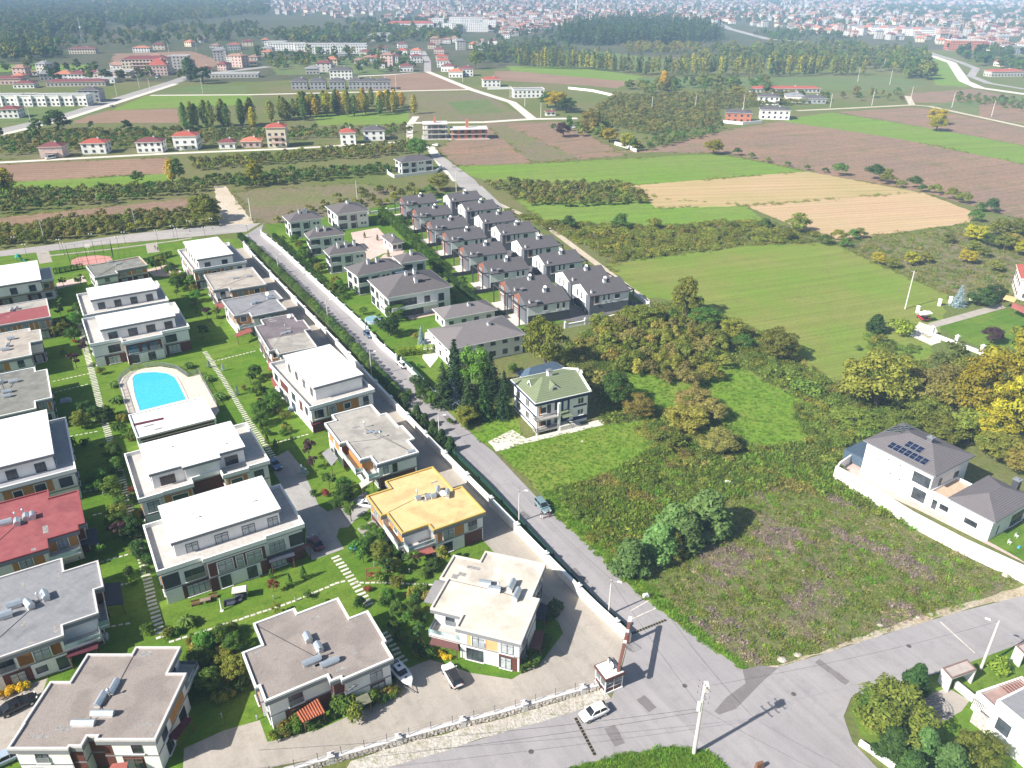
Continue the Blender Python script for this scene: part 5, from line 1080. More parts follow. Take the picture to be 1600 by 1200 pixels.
def proto(kind,var,m):
    """mesh of one plant shape in one leaf colour (shared by its copies)"""
    k=(kind,var,m)
    if k in CACHE:return CACHE[k]
    g=(kind,var)
    if g not in _geo:
        s=100+var*17
        _geo[g]={'broad':lambda:crown_broad(s,8,3.6,1.0,44,150,.34),'tall':lambda:crown_broad(s,9.5,3.0,1.5,40,120,.36),'spruce':lambda:crown_conifer(s,9,2.1,.2,26,30,.36,.35),
          'juniper':lambda:crown_juniper(s),'poplar':lambda:crown_poplar(s,13,1.9),'hazel':lambda:crown_hazel(s),'bush':lambda:crown_bush(s),'ball':lambda:crown_topiary(s,1.2,.62,500,.15,True),
          'cone':lambda:crown_topiary(s),'column':lambda:crown_topiary(s,3.4,.85,1000,.2,True),'small':lambda:crown_broad(s,3.2,1.2,.9,11,75,.24),'weed':lambda:weed_tuft(s),'flat':lambda:weed_tuft(s,.35,.8,40,.24,.9),'blades':lambda:grass_tuft(s),
          'bramble':lambda:crown_bush(s,1.5,1.7,10,75,.24),'fartree':lambda:crown_broad(s,8,3.6,.6,14,45,.95),'farbush':lambda:crown_hazel(s,3.8,2.2,9,.6,26),'hedge':lambda:hedge_box(s)}[kind]()
    CACHE[k]=quads_mesh(kind+'_foliage',_geo[g],[LM[m]]);return CACHE[k]
def hedge_box(s,l=2.0,w_=.9,h=1.3,n=700):
    rs=np.random.RandomState(s);f=rs.randint(0,3,n);P=rs.uniform(-.5,.5,(n,3));Nn=np.zeros((n,3));sg=rs.choice([-1,1],n)
    for i in range(n):
        a=f[i]
        if a==2:P[i,2]=.5*rs.uniform(.9,1.05);Nn[i,2]=1
        else:P[i,a]=.5*sg[i]*rs.uniform(.9,1.06);Nn[i,a]=sg[i]
    P=P*np.array([l,w_,h])+np.array([0,0,h/2]);return leaves(P,Nn,.2,rs)
def trunk_mesh(kind,var):
    k=('trunk',kind,var)
    if k in CACHE:return CACHE[k]
    r=random.Random(var+5);b=MB()
    if kind in('broad','tall'):
        b.beam((0,0,-.1),(.1,.05,2.6),.30,.2,8)
        for i in range(6):
            t=i*1.05+r.uniform(-.3,.3);e=Vector((math.cos(t)*1.9,math.sin(t)*1.9,r.uniform(4.2,6)));b.beam((.1,.05,2.2+i*.12),e,.13,.04,6)
    elif kind=='small':
        b.beam((0,0,-.05),(0,0,1.5),.07,.05,6)
        for i in range(4):t=i*1.6;b.beam((0,0,1.1),(math.cos(t)*.6,math.sin(t)*.6,2.1),.035,.015,5)
    elif kind=='poplar':b.beam((0,0,-.1),(0,0,11),.22,.04,7)
    else:b.beam((0,0,-.1),(0,0,5.5 if kind!='cone' else 1.6),.15 if kind!='cone' else.05,.03,6)
    CACHE[k]=b.mesh('trunk',BARK);return CACHE[k]
H0={'broad':8,'tall':9.5,'spruce':9,'juniper':6,'poplar':13,'hazel':3.8,'bush':1.4,'ball':1.2,'cone':2.6,'column':3.4,'small':3.2,'bramble':1.5,'hedge':1.3}
R0={'broad':3.6,'tall':3.0,'spruce':2.1,'juniper':2.1,'poplar':1.9,'hazel':2.2,'bush':1.2,'ball':.62,'cone':.55,'column':.85,'small':1.2,'bramble':1.7}
vr=random.Random(77)
SHORT=[(A1,'gravel roofed house by the black saloon'),(A2,'gravel roofed house by the motorboat'),(A3,'cream roofed corner house'),(A4,'yellow roofed house'),(A5,'concrete roofed house above the yellow one'),(A6,'white terraced house at the street wall'),(A7,'half purple roofed house'),(A8,'pale grey roofed house'),(A9,'beige roofed house by the street'),(A10,'topmost white terraced house'),(B1,'play court house'),(B2,'second white terraced house'),(B3,'white terraced house above the pool'),(B4,'white terraced house below the pool house'),(B5,'largest white terraced house'),(C1,'upper west white house'),(C2,'half crimson roofed house'),(C3,'plain beige roofed west house'),(C4,'grey green roofed house'),(C5,'white house with red terrace flowers'),(C6,'crimson roofed house'),(C7,'blue grey roofed house'),(PH,'pool house'),(big,'largest grey villa'),(GH,'blue and white house')]
def beside(p):return min(SHORT,key=lambda q:(q[0]['_o'][0]-p[0])**2+(q[0]['_o'][1]-p[1])**2)[1]
def plant(px,kind,m,h,label,name=None,cat=None,group=None,r=None,world=None,rz=None):
    """one tree or shrub: px = pixel of its foot; h height, r crown radius (m)"""
    p=Vector((world[0],world[1],0))if world is not None else U(px[0],px[1]);var=vr.randrange(3)
    sz=h/H0[kind];sr=(r/R0[kind])if r else sz
    name=name or{'spruce':'spruce_tree','juniper':'juniper','poplar':'poplar_tree','hazel':'hazel_bush','bush':'shrub','ball':'clipped_shrub','cone':'cypress','column':'clipped_tree','bramble':'bramble','small':'small_tree'}.get(kind,'tree')
    cat=cat or{'hazel':'bush','bush':'shrub','ball':'shrub','bramble':'bush','cone':'cypress','column':'tree'}.get(kind,'tree')
    a=vr.uniform(0,6.28)if rz is None else rz;me=proto(kind,var,m)
    if kind in('hazel','bush','ball','bramble','column'):
        o=obj(name,me,p,a,scale=(sr,sr,sz));return tag(o,label,cat,group)
    t=thing(name,label,cat,p,group,a);t.scale=(sr,sr,sz)
    obj('trunk',trunk_mesh(kind,var),parent=t);obj('crown',me,parent=t);return t

# scatter of countless small plants: one object, its copies made by geometry nodes
def scatter(name,pts,protos,smin,smax,seed=0,zs=(1,1)):
    """pts: list of (x, y); protos: list of meshes"""
    rs=np.random.RandomState(seed);n=len(pts)
    if n==0:return
    first=None;idx=rs.randint(0,len(protos),n)
    for k,pm in enumerate(protos):
        sel=[pts[i]for i in range(n)if idx[i]==k]
        if not sel:continue
        me=bpy.data.meshes.new(name);me.vertices.add(len(sel));co=np.zeros((len(sel),3),np.float32);co[:,:2]=np.array(sel,np.float32)[:,:2]
        me.vertices.foreach_set('co',co.reshape(-1))
        s=rs.uniform(smin,smax,len(sel));sc3=np.stack([s,s,s*rs.uniform(zs[0],zs[1],len(sel))],1).astype(np.float32)
        at=me.attributes.new('size','FLOAT_VECTOR','POINT');at.data.foreach_set('vector',sc3.reshape(-1))
        at=me.attributes.new('turn','FLOAT_VECTOR','POINT');tv=np.zeros((len(sel),3),np.float32);tv[:,2]=rs.uniform(0,6.28,len(sel));at.data.foreach_set('vector',tv.reshape(-1))
        o=bpy.data.objects.new(name,me);C.objects.link(o);o['kind']='stuff'
        po=SRC.get(pm.name)
        if po is None:po=bpy.data.objects.new('source_'+pm.name,pm);SRC[pm.name]=po
        ng=bpy.data.node_groups.new('scatter','GeometryNodeTree');ng.interface.new_socket('Geometry',in_out='INPUT',socket_type='NodeSocketGeometry');ng.interface.new_socket('Geometry',in_out='OUTPUT',socket_type='NodeSocketGeometry')
        N=ng.nodes.new;gi=N('NodeGroupInput');go=N('NodeGroupOutput');ip=N('GeometryNodeInstanceOnPoints');oi=N('GeometryNodeObjectInfo');oi.inputs['Object'].default_value=po;oi.inputs['As Instance'].default_value=True
        a1=N('GeometryNodeInputNamedAttribute');a1.data_type='FLOAT_VECTOR';a1.inputs['Name'].default_value='size';a2=N('GeometryNodeInputNamedAttribute');a2.data_type='FLOAT_VECTOR';a2.inputs['Name'].default_value='turn'
        er=N('FunctionNodeEulerToRotation');L=ng.links.new
        L(gi.outputs[0],ip.inputs['Points']);L(oi.outputs['Geometry'],ip.inputs['Instance']);L(a1.outputs['Attribute'],ip.inputs['Scale']);L(a2.outputs['Attribute'],er.inputs[0]);L(er.outputs[0],ip.inputs['Rotation']);L(ip.outputs[0],go.inputs[0])
        md=o.modifiers.new('scatter','NODES');md.node_group=ng
    return
SRC={}
HOUSE_OUT=[]
def pxpoly(pts):return[UV2(p)for p in pts]
def fill(poly,dens,rng,avoid=()):
    """random points, dens per square metre"""
    n=int(abs(area(poly))*dens);xs=[p[0]for p in poly];ys=[p[1]for p in poly];out=[]
    A=(max(xs)-min(xs))*(max(ys)-min(ys));m=int(A*dens)
    for _ in range(m):
        p=(rng.uniform(min(xs),max(xs)),rng.uniform(min(ys),max(ys)))
        if inside(p,poly)and not any(inside(p,q)for q in avoid):out.append(p)
    return out
def rows(poly,ang,sp_row,sp,rng,jit=.5):
    """points in straight planted rows"""
    c,s=math.cos(ang),math.sin(ang);q=[(x*c+y*s,-x*s+y*c)for x,y in poly];out=[]
    v=min(p[1]for p in q)+sp_row*.5
    while v<max(p[1]for p in q):
        u=min(p[0]for p in q)+rng.uniform(0,sp)
        while u<max(p[0]for p in q):
            uu,vv=u+rng.uniform(-jit,jit),v+rng.uniform(-jit,jit);p=(uu*c-vv*s,uu*s+vv*c)
            if inside(p,poly):out.append(p)
            u+=sp
        v+=sp_row
    return out
def noise2(x,y,s=1.0):
    return math.sin(x*.31*s+1.3*math.sin(y*.17*s))+math.sin(y*.27*s+1.7*math.sin(x*.13*s+2))+.7*math.sin((x+y)*.61*s)

# ---- hedge of clipped trees between the estate wall and the street
def along(pts,sp,start=0.0):
    out=[];d=start
    for a,b in zip(pts[:-1],pts[1:]):
        L_=(b-a).length
        while d<L_:out.append(a+(b-a)*(d/L_));d+=sp
        d-=L_
    return out
wl2=[Vector(p)for p in offs(wl,-0.0)]
seg=[Vector(U(*p).xy)for p in[(394,388),(428,419),(520,512),(586,583),(640,641)]]
for i,p in enumerate(along(seg,2.55)):
    plant(None,'column','mid' if i%5 else 'dark',vr.uniform(2.5,3.2),'clipped round evergreen in the dense upper row between estate wall and street',group='clipped evergreens along the street',r=vr.uniform(1.15,1.4),world=p)
seg=[Vector(U(*p).xy)for p in[(652,655),(705,706)]]
for i,p in enumerate(along(seg,4.0)):
    plant(None,'juniper','dark',vr.uniform(3.3,4.2),'feathery evergreen in the sparse lower row between estate wall and street',name='street_evergreen',group='feathery evergreens along the street',r=vr.uniform(1.1,1.4),world=p)

# ---- trees one can tell apart
T_=plant
T_((984,895),'juniper','juniper',6.8,'pale grey green juniper at the left end of the dark clump in the weedy lot',r=3.7)
T_((1028,872),'juniper','juniper',7,'green juniper second from the left in the clump in the weedy lot',r=3.9)
T_((1052,848),'juniper','juniper',8,'tallest juniper with a light top in the clump in the weedy lot',r=4.2)
T_((1102,828),'juniper','juniper',8,'broad full juniper at the right end of the clump in the weedy lot',r=5.2)
T_((1050,872),'juniper','olive',5.4,'low yellowish juniper in front of the clump in the weedy lot',r=2.4)
T_((1070,858),'juniper','juniper',7,'dense juniper between the tallest and the broadest of the clump',r=3.8)
T_((712,615),'spruce','spruce',14,'tall dark spruce behind the blue spruce by the street',r=3.8)
T_((742,618),'broad','bright',13,'round bright green tree among the dark spruces',r=3.8)
T_((694,634),'spruce','spruce',11,'dark spruce nearest the street wall',r=3.4)
T_((767,622),'spruce','spruce',12,'very dark spruce right of the bright green tree',r=3.6)
T_((733,655),'spruce','spruce',11,'low dark spruce in front of the bright green tree',r=3.0)
T_((756,652),'spruce','dark',10.5,'broad dark spruce beside the small lawn',r=3.0)
T_((788,652),'spruce','spruce',11.5,'slim dark spruce left of the blue and white house',r=2.6)
T_((707,632),'spruce','blue',6.6,'silvery blue spruce beside the street',r=2.5)
T_((730,662),'broad','olive',4.6,'olive green rounded tree below the blue spruce',r=2.8)
T_((852,575),'broad','olive',14,'big yellow green walnut tree between villa and row houses',r=5.6)
T_((803,582),'bush','mid',3.0,'round green shrub beside the blue metal outbuilding',r=2.0)
T_((1367,640),'broad','olive',14,'big olive green bush tree left of the yellow walnuts',r=8.5)
T_((1455,630),'broad','brown',10,'brownish tree between the olive tree and the yellow walnuts',r=6.0)
T_((1478,592),'broad','hazel',10,'dark greenish tree behind the yellow walnuts by the villa drive',r=4.6)
T_((1530,658),'broad','yellow',16,'yellow walnut tree nearest the solar panel villa',r=7.2)
T_((1578,625),'broad','yellow',18,'tall yellow walnut tree at the right edge behind the villa',r=8.4)
T_((1578,680),'broad','yellow',14,'bushy yellow walnut tree at the right edge of the picture',r=5.6)
T_((1510,690),'broad','olive',7,'orange brown tree just behind the solar panel roof',r=5.5)
T_((1625,690),'broad','yellow',12,'golden walnut tree beside the garden wing',r=6)
T_((1330,620),'hazel','olive',5,'low olive shrub in front of the big olive tree',r=4.5)
T_((1367,520),'juniper','dark',5.5,'small dark pine alone on the pasture edge',name='pine_tree',r=3.0)
T_((1407,522),'bush','gleaf',5,'round variegated pale bush by the villa gate',r=4.4)
T_((1496,478),'spruce','blue',6.5,'silvery blue spruce inside the right hand villa garden',r=2.4)
T_((1530,478),'broad','dark',5.5,'dark evergreen beside the right hand villa path',r=4.2)
T_((1554,470),'broad','dark',5,'dark rounded evergreen nearest the red roofed villa',r=3.5)
T_((1547,536),'broad','purple',4.6,'purple leaved tree on the right hand villa lawn',r=3.0)
T_((1071,495),'broad','olive',12,'olive tree at the corner of the big pasture',r=4.6)
T_((1002,512),'broad','olive',6.5,'spreading olive green tree below the row house wall',r=6.0)
T_((1045,505),'hazel','mid',4.5,'mid green thicket between two olive trees below the row houses',r=3.6)
T_((1100,512),'broad','mid',6,'green tree at the pasture hedge, second from the corner',r=4.6)
T_((1145,530),'broad','olive',6,'olive tree in the middle of the pasture hedge',r=4.2)
T_((1162,545),'hazel','mid',4.6,'green bush tree in the middle of the pasture hedge',r=3.6)
T_((1215,562),'broad','olive',8.5,'yellowish tree at the lower end of the pasture hedge',r=5.2)
T_((1262,612),'bramble','bramble',3.6,'large bramble mound at the lower end of the pasture hedge',r=5.6)
T_((1230,590),'bramble','bramble',3.4,'bramble mound with a yellow top beside the red strip',r=4.6)
T_((962,632),'broad','mid',8,'green tree right of the blue and white house',r=4.0)
T_((997,652),'broad','autumn',5.6,'autumn coloured tree at the edge of the green clearing',r=3.6)
T_((910,600),'broad','hazel',6.2,'dark bushy tree behind the blue and white house',r=4.2)
T_((938,608),'hazel','brown',5,'brownish bush tree behind the blue and white house',r=3.6)
T_((1083,640),'broad','brown',5,'orange brown tree at the top of the middle thicket',r=4.4)
T_((1072,672),'broad','autumn',5.6,'large golden brown tree in the middle thicket',r=4.8)
T_((1108,655),'broad','brown',4.8,'brown tree on the right of the middle thicket',r=3.8)
T_((1122,705),'broad','brown',4.8,'autumn brown tree at the lower end of the middle thicket',r=4.4)
T_((1045,700),'hazel','olive',4,'yellow green bush at the lower end of the middle thicket',r=4.0)
for k,(x,y,m,h,r_)in enumerate([(1420,640,'brown',8,5.5),(1440,665,'olive',7,5),(1490,650,'autumn',9,5.5),(1500,615,'olive',9,5),(1330,665,'bramble',4,5),(1395,675,'bramble',4,5),(1470,690,'olive',6,5),(1560,720,'olive',6,5),(1600,735,'autumn',6,5),(1545,690,'yellow',8,5),(1610,650,'yellow',14,6)]):
    T_((x,y),'broad',m,h,'tree in the dense mixed thicket between pasture and solar panel villa',group='trees of the thicket behind the villa',r=r_)
# corner garden, lower right
T_((1388,1140),'broad','olive',6.4,'big yellow green tree at the road corner',r=4.9)
T_((1370,1130),'broad','mid',5.2,'olive tree hanging over the road at the corner',r=3.2)
T_((1425,1085),'juniper','dark',5.6,'dark conifer behind the yellow green corner tree',r=2.0)
T_((1392,1178),'juniper','dark',4.6,'dark green conifer in front of the corner tree',r=2.6)
T_((1440,1182),'juniper','juniper',4.8,'feathery green conifer beside the corner garden lawn',r=2.3)
T_((1480,1205),'juniper','juniper',4.4,'feathery conifer at the bottom edge of the corner garden',r=2.6)
T_((1420,1215),'juniper','dark',4.2,'dark conifer at the white garden wall',r=2.4)
T_((1525,1195),'broad','olive',4.8,'golden bush tree against the white cube house',r=2.9)
T_((1562,1052),'bush','gleaf',2.6,'lime green shrub between the two white gate shelters',r=1.9)
# street and estate upper end
T_((270,284),'poplar','gold',11,'golden poplar at the end of the ploughed field',r=3.2)
T_((281,285),'tall','mid',11.5,'green tree beside the golden poplar',r=3.4)
T_((216,289),'tall','mid',7,'small tree alone on the field edge',r=3.4)
T_((14,300),'poplar','yellow',11,'yellowish poplar at the left picture edge',r=4)
T_((3,302),'tall','mid',10,'dark green tree at the left picture edge',r=3.6)
T_((400,290),'tall','yellow',12,'yellow green tree above the dirt track',r=4.4)
T_((322,345),'broad','olive',11,'large olive walnut tree left of the dirt track',r=6.5)
T_((328,352),'hazel','hazel',5,'hazel bush at the foot of the large walnut tree',r=5)
T_((655,246),'broad','bright',11,'bright lime tree behind the lone walled villa',r=6.6)
T_((687,298),'broad','olive',8,'olive tree at the top of the row house estate',r=5.5)
T_((672,306),'hazel','mid',5,'green bush left of the olive tree above the row houses',r=5)
T_((921,207),'broad','autumn',13,'large rust coloured tree at the field crossroads',r=7)
T_((880,214),'broad','purple',9,'dark purple green tree alone on the heath',r=5)
T_((868,172),'broad','gold',14,'large golden tree by the white barn',r=9)
T_((885,176),'broad','dark',11,'dark green tree beside the large golden tree',r=7)
T_((855,168),'broad','mid',12,'tall green tree behind the large golden tree',r=7)
T_((952,222),'broad','yellow',8,'yellow green tree beside the white track wall',r=5.4)
T_((980,230),'broad','yellow',8,'second yellow tree beside the small white wall',r=5.0)
T_((1114,241),'broad','yellow',8.5,'round golden tree on the heath boundary',r=5.6)
T_((1462,195),'broad','yellow',11,'upper of two round golden trees on the brown field',r=6.5)
T_((1463,205),'broad','yellow',10,'lower of two round golden trees on the brown field',r=6)
T_((1150,152),'broad','yellow',9,'yellow tree in front of the far hazel orchard',r=6)
T_((1036,142),'poplar','gold',17,'single golden poplar far off in the green field',r=4.5)
T_((298,128),'poplar','dark',22,'tall dark poplar by the far road bend',r=7)
T_((318,131),'broad','dark',16,'dark tree right of the tall poplar at the far road bend',r=9)
T_((92,205),'broad','dark',13,'dark tree beside the far road on the left',r=9)
T_((742,108),'tall','olive',19,'tall olive tree at the far village end',r=8)
# orchard trees right of the tan field
for k,(x,y,m,h)in enumerate([(1522,378,'yellow',7),(1560,372,'olive',7.5),(1585,368,'olive',7),(1568,392,'olive',6),(1578,390,'autumn',6),(1545,385,'mid',5),(1511,411,'yellow',5),(1480,380,'olive',4),(1372,413,'yellow',4.4),(1392,419,'olive',4),(1422,414,'yellow',4.6),(1445,411,'olive',3.8),(1535,402,'olive',4),(1553,424,'olive',4),(1600,400,'yellow',6),(1520,392,'olive',4)]):
    T_((x,y),'broad',m,h,'small fruit tree in the sparse orchard right of the tan field',name='fruit_tree',group='fruit trees of the sparse orchard',r=h*.62)
# boundary bushes tan field / heath, hedgerows
for k,(x,y,m,h)in enumerate([(1310,274,'mid',6.5),(1362,281,'dark',8),(1385,287,'olive',7),(1425,294,'mid',6),(1462,303,'olive',5),(1485,312,'olive',5.5),(1502,317,'olive',5.5),(1548,332,'dark',6),(1530,330,'mid',4),(1150,243,'mid',4.5),(1175,248,'mid',3.6),(1200,254,'olive',3.2),(1230,260,'mid',3),(1260,266,'olive',3),(1290,270,'mid',3),(1408,293,'olive',4),(1443,300,'mid',4),(1523,346,'mid',5)]):
    T_((x,y),'hazel',m,h,'hedgerow bush along the far edge of the ploughed tan field',name='hedgerow_bush',group='hedgerow bushes by the tan field',r=h*.72)
for k,(x,y,m,h)in enumerate([(888,356,'dark',5),(970,357,'mid',6),(1020,357,'olive',4.5),(1245,362,'olive',7.5),(1195,356,'mid',4),(1140,358,'olive',4),(1230,375,'olive',5),(1105,356,'olive',3.5),(1075,362,'olive',3.5),(910,372,'olive',3.5),(1310,376,'olive',4.5),(1332,374,'mid',4),(1342,372,'olive',4),(1290,383,'mid',4.2),(1320,386,'mid',3.5)]):
    T_((x,y),'hazel',m,h,'rounded bush in the rough strip below the ploughed field',name='rough_bush',group='bushes of the rough strip',r=h*.8)
names={'bramble':'dull green','purple':'purple leaved','mid':'mid green','dark':'dark green','red':'reddish','olive':'olive green','bright':'fresh green','blue':'grey blue','brown':'brownish','autumn':'autumn coloured','gleaf':'lime green'}
# garden shrubs and small trees of the walled estate
GS=[((62,0),0)]
est=[(133,551,'small','purple',4.2),(120,575,'small','purple',4.6),(192,845,'small','purple',4.4),(194,806,'small','mid',4.2),(186,790,'small','mid',4.0),(168,658,'bush','mid',2.2),(155,656,'bush','mid',1.8),(117,665,'bush','dark',3.2),(190,675,'bush','mid',3.4),(205,690,'bush','mid',3.0),
 (484,718,'small','purple',4.6),(490,735,'small','purple',3.2),(515,765,'small','mid',4.2),(540,785,'bush','mid',2.6),(549,815,'small','mid',4.2),(510,775,'bush','red',1.8),(491,776,'bush','dark',1.6),(575,838,'bush','dark',2.2),(555,872,'small','bright',3.4),(568,880,'small','bright',3.0),(620,872,'small','mid',3.2),(645,890,'small','mid',4.2),(690,885,'small','olive',4.2),(635,875,'bush','dark',2),
 (605,900,'small','dark',4.2),(318,448,'bush','dark',2.2),(302,470,'small','mid',3.0),(277,465,'small','mid',2.8),(325,500,'small','purple',4.2),(339,497,'small','olive',3.6),(318,530,'small','dark',4.4),(245,425,'small','dark',4.6),(266,425,'small','purple',3.4),(128,449,'small','mid',4.8),(100,448,'small','dark',3.4),(392,600,'small','mid',3.4),(416,618,'bush','dark',2.8),(412,640,'small','purple',3.2),(427,650,'small','mid',3.6),(435,640,'bush','mid',1.8),
 (327,575,'cone','blue',2.4),(349,580,'cone','blue',2.2),(371,618,'cone','blue',2.6),(382,610,'bush','brown',1.6),(409,672,'cone','dark',2.4),(418,680,'bush','mid',2.2),(418,694,'cone','dark',2.6),(432,706,'cone','dark',3.2),(473,742,'cone','blue',2.6),(478,744,'bush','blue',2.0),(210,913,'ball','mid',2.0),(205,900,'bush','dark',2.4),(232,992,'bush','mid',2.2),(262,995,'bush','olive',2.2),(327,1020,'bush','mid',2.6),(340,1010,'bush','olive',2.8),
 (368,990,'bush','olive',2.4),(345,1075,'bush','olive',2.6),(350,1090,'bush','dark',2.4),(330,1040,'bush','mid',2.4),(428,925,'small','red',2.6),(432,960,'small','olive',2.4),(365,985,'bush','mid',1.4),(475,905,'cone','mid',3.0),(453,916,'cone','mid',2.8),(425,905,'cone','mid',2.2),(480,935,'bush','mid',1.6),(502,952,'bush','olive',1.4),(515,945,'bush','mid',1.4),(565,950,'bush','dark',2.4),
 (625,960,'small','mid',3.0),(640,985,'small','mid',3.4),(655,1000,'small','dark',3.4),(615,985,'bush','mid',2.2),(600,945,'bush','mid',2.2),(640,935,'cone','autumn',2.4),(670,1030,'bush','mid',2.4),(655,1025,'bush','dark',3.0),(600,935,'bush','brown',1.6),(575,925,'bush','red',1.5),(630,1015,'small','mid',3.4),(541,1118,'bush','bright',4.2),(550,1125,'bush','olive',3.6),(452,1148,'bush','mid',1.8),(440,1152,'bush','mid',1.6),(462,1143,'bush','bright',2.2),(430,1155,'bush','olive',1.8),(600,1098,'bush','mid',1.5),(582,1102,'bush','dark',1.3),(520,1120,'bush','mid',1.6),(612,1090,'bush','mid',1.6),
 (505,655,'ball','gleaf',1.4),(488,668,'ball','gleaf',1.6),(215,810,'bush','autumn',2.0),(216,835,'bush','autumn',2.2),(208,770,'bush','red',1.6),(212,780,'bush','olive',2.0),(190,745,'bush','mid',1.8),(175,740,'bush','mid',1.6),(161,700,'bush','mid',1.4),(150,540,'bush','red',1.6),(147,530,'bush','mid',1.4),(118,536,'bush','red',1.5),(155,880,'bush','mid',1.5),(160,870,'small','bright',2.6),(112,700,'bush','dark',2.6),(135,700,'bush','dark',2.4),(188,765,'bush','olive',1.8),(100,478,'small','mid',4.2),(96,495,'small','dark',4.2),(92,520,'small','mid',3.8),(110,510,'bush','mid',2.4),(280,990,'bush','mid',1.6),(300,975,'bush','olive',1.4),(200,1120,'bush','mid',1.0)]
for x,y,k,m,h in est:
    kn={'small':'small tree','bush':'shrub','cone':'slim conifer','ball':'ball shrub'}[k]
    lb='%s %s on the lawn beside the %s'%(names[m],kn,beside(U(x,y)));T_((x,y),k,m,h,lb,group=lb,r=(h*.55 if k=='bush' else None))
gt=random.Random(19)
for zp,n,h0,h1 in([(95,470),(130,480),(145,560),(100,565)],5,3.5,5),([(235,410),(300,440),(345,510),(300,480),(250,430)],7,3.5,5.5),([(150,760),(185,720),(225,870),(190,880)],7,3.2,4.6),([(295,1010),(365,1000),(385,1075),(330,1100)],7,3,4.4),([(590,880),(690,880),(660,1010),(615,980)],5,2.2,3.4),([(395,580),(430,640),(470,690),(450,720),(400,660)],6,3,4.4),([(500,740),(560,770),(530,800),(505,770)],3,3,4),([(120,640),(160,650),(195,720),(150,740)],5,3,4.4),([(560,840),(600,850),(600,880),(560,870)],4,3,4),([(440,380),(460,372),(500,420),(560,480),(620,540),(600,530),(520,460)],14,2.6,4),([(640,600),(665,610),(690,640),(670,640)],5,3,4.5),([(590,350),(625,345),(690,430),(735,470),(700,480),(650,410)],9,3,4.5):
    for p in spread(pxpoly(zp),n,gt,2.0):
        m=gt.choice(['mid','dark','olive','mid','bright']);h=gt.uniform(h0,h1);lb='%s young tree beside the %s'%(names[m],beside(p));T_(None,'broad',m,h,lb,name='garden_tree',group=lb,r=h*.5,world=p)
er=random.Random(41);zones=[([(298,1000),(372,985),(385,1060),(395,1100),(340,1110),(300,1080)],26),([(590,870),(690,880),(668,945),(660,1030),(625,1030),(600,960)],22),([(165,690),(185,690),(232,880),(205,880)],16),([(85,480),(125,480),(140,560),(90,560)],9),([(150,560),(180,640),(215,690),(190,700)],9),([(205,800),(225,795),(240,900),(225,905)],8),([(415,1140),(455,1128),(500,1118),(505,1132),(425,1158)],9),([(560,1100),(620,1075),(622,1088),(565,1115)],6),([(420,560),(445,640),(470,690),(440,690)],8),([(300,440),(345,520),(330,540),(290,470)],8),([(640,660),(690,700),(740,690),(770,660),(700,640)],8)]
for zp,n in zones:
    for p in spread(pxpoly(zp),n,er,1.0):
        m=er.choice(['mid','mid','dark','olive','autumn','bramble']);h=er.uniform(.9,2.6)
        lb='%s shrub in a bed beside the %s'%(names[m],beside(p));T_(None,'bush',m,h,lb,group=lb,r=h*.62,world=p)
# palms
def palm_mesh():
    if 'palm' in CACHE:return CACHE['palm']
    b=MB();r=random.Random(3)
    for i in range(26):
        t=i*2.4;el=r.uniform(.1,1.2);d=Vector((math.cos(t),math.sin(t),0));sd=Vector((-d.y,d.x,0));pts=[]
        for k in range(6):
            f=k/5;pts.append(Vector((0,0,1.2))+d*(1.5*f*math.cos(el*.6))+Vector((0,0,1.2*math.sin(el)*f-1.1*f*f)))
        for k in range(5):
            w0=.20*math.sin(math.pi*(k/5*.8+.15));w1=.20*math.sin(math.pi*((k+1)/5*.8+.15));v=[pts[k]-sd*w0-Vector((0,0,w0*.7)),pts[k],pts[k+1],pts[k+1]-sd*w1-Vector((0,0,w1*.7)),pts[k]+sd*w0-Vector((0,0,w0*.7)),pts[k+1]+sd*w1-Vector((0,0,w1*.7))]
            b.add(v,[(0,1,2,3),(1,4,5,2)])
    t=MB();t.beam((0,0,-.05),(0,0,1.25),.14,.12,8);CACHE['palm']=(b.mesh('palm_fronds',LM['mid']),t.mesh('palm_trunk',BARK));return CACHE['palm']
for x,y,s in[(183,630,1.2),(192,652,1.1),(295,576,1.1),(325,596,1.1),(343,625,1.2),(178,605,1.0),(293,978,1.15),(345,1092,1.0)]:
    p=U(x,y);t=thing('palm_tree','small palm with arching fronds on the estate lawn','palm',p,'palms on the estate lawns',vr.uniform(0,6));t.scale=(s,)*3;f,tr=palm_mesh();obj('trunk',tr,parent=t);obj('crown',f,parent=t)
# flowering shrubs and clipped hedges
for i,(x,y)in enumerate([(4,1090),(13,1086),(22,1083),(31,1080),(40,1077)]):T_((x,y),'bush','yflower',1.3,'yellow flowering shrub in the row by the blue grey house',group='yellow flowering shrubs',r=.95)
for i,(x,y)in enumerate([(688,1026),(698,1029)]):T_((x,y),'bush','yflower',1.0,'yellow flowering shrub by the brown awning of the cream roofed house',group='yellow flowers by the brown awning',r=.9)
def hedge(px,label,m,h=1.3,wd=1.1):
    pts=[Vector(U(*p).xy)for p in px];t=thing('hedge',label,'hedge',(pts[0].x,pts[0].y,0));o=t['_o']
    for a,b in zip(pts[:-1],pts[1:]):
        L_=(b-a).length;n=max(1,round(L_/1.7));rz=math.atan2((b-a).y,(b-a).x)
        for i in range(n):
            p=a+(b-a)*((i+.5)/n);q=obj('hedge_section',proto('hedge',i%3,m),(p.x-o[0],p.y-o[1],0),rz,t);q.scale=(L_/n/1.9,wd/.9,h/1.3*vr.uniform(.93,1.07))
    return t
hedge([(623,556),(678,550)],'clipped lime green hedge in the villa garden by the white parked car','gleaf',1.9,2.0)
hedge([(596,338),(610,346),(648,384),(690,425)],'tall dense green hedge between villas and row houses','mid',3.2,2.6)
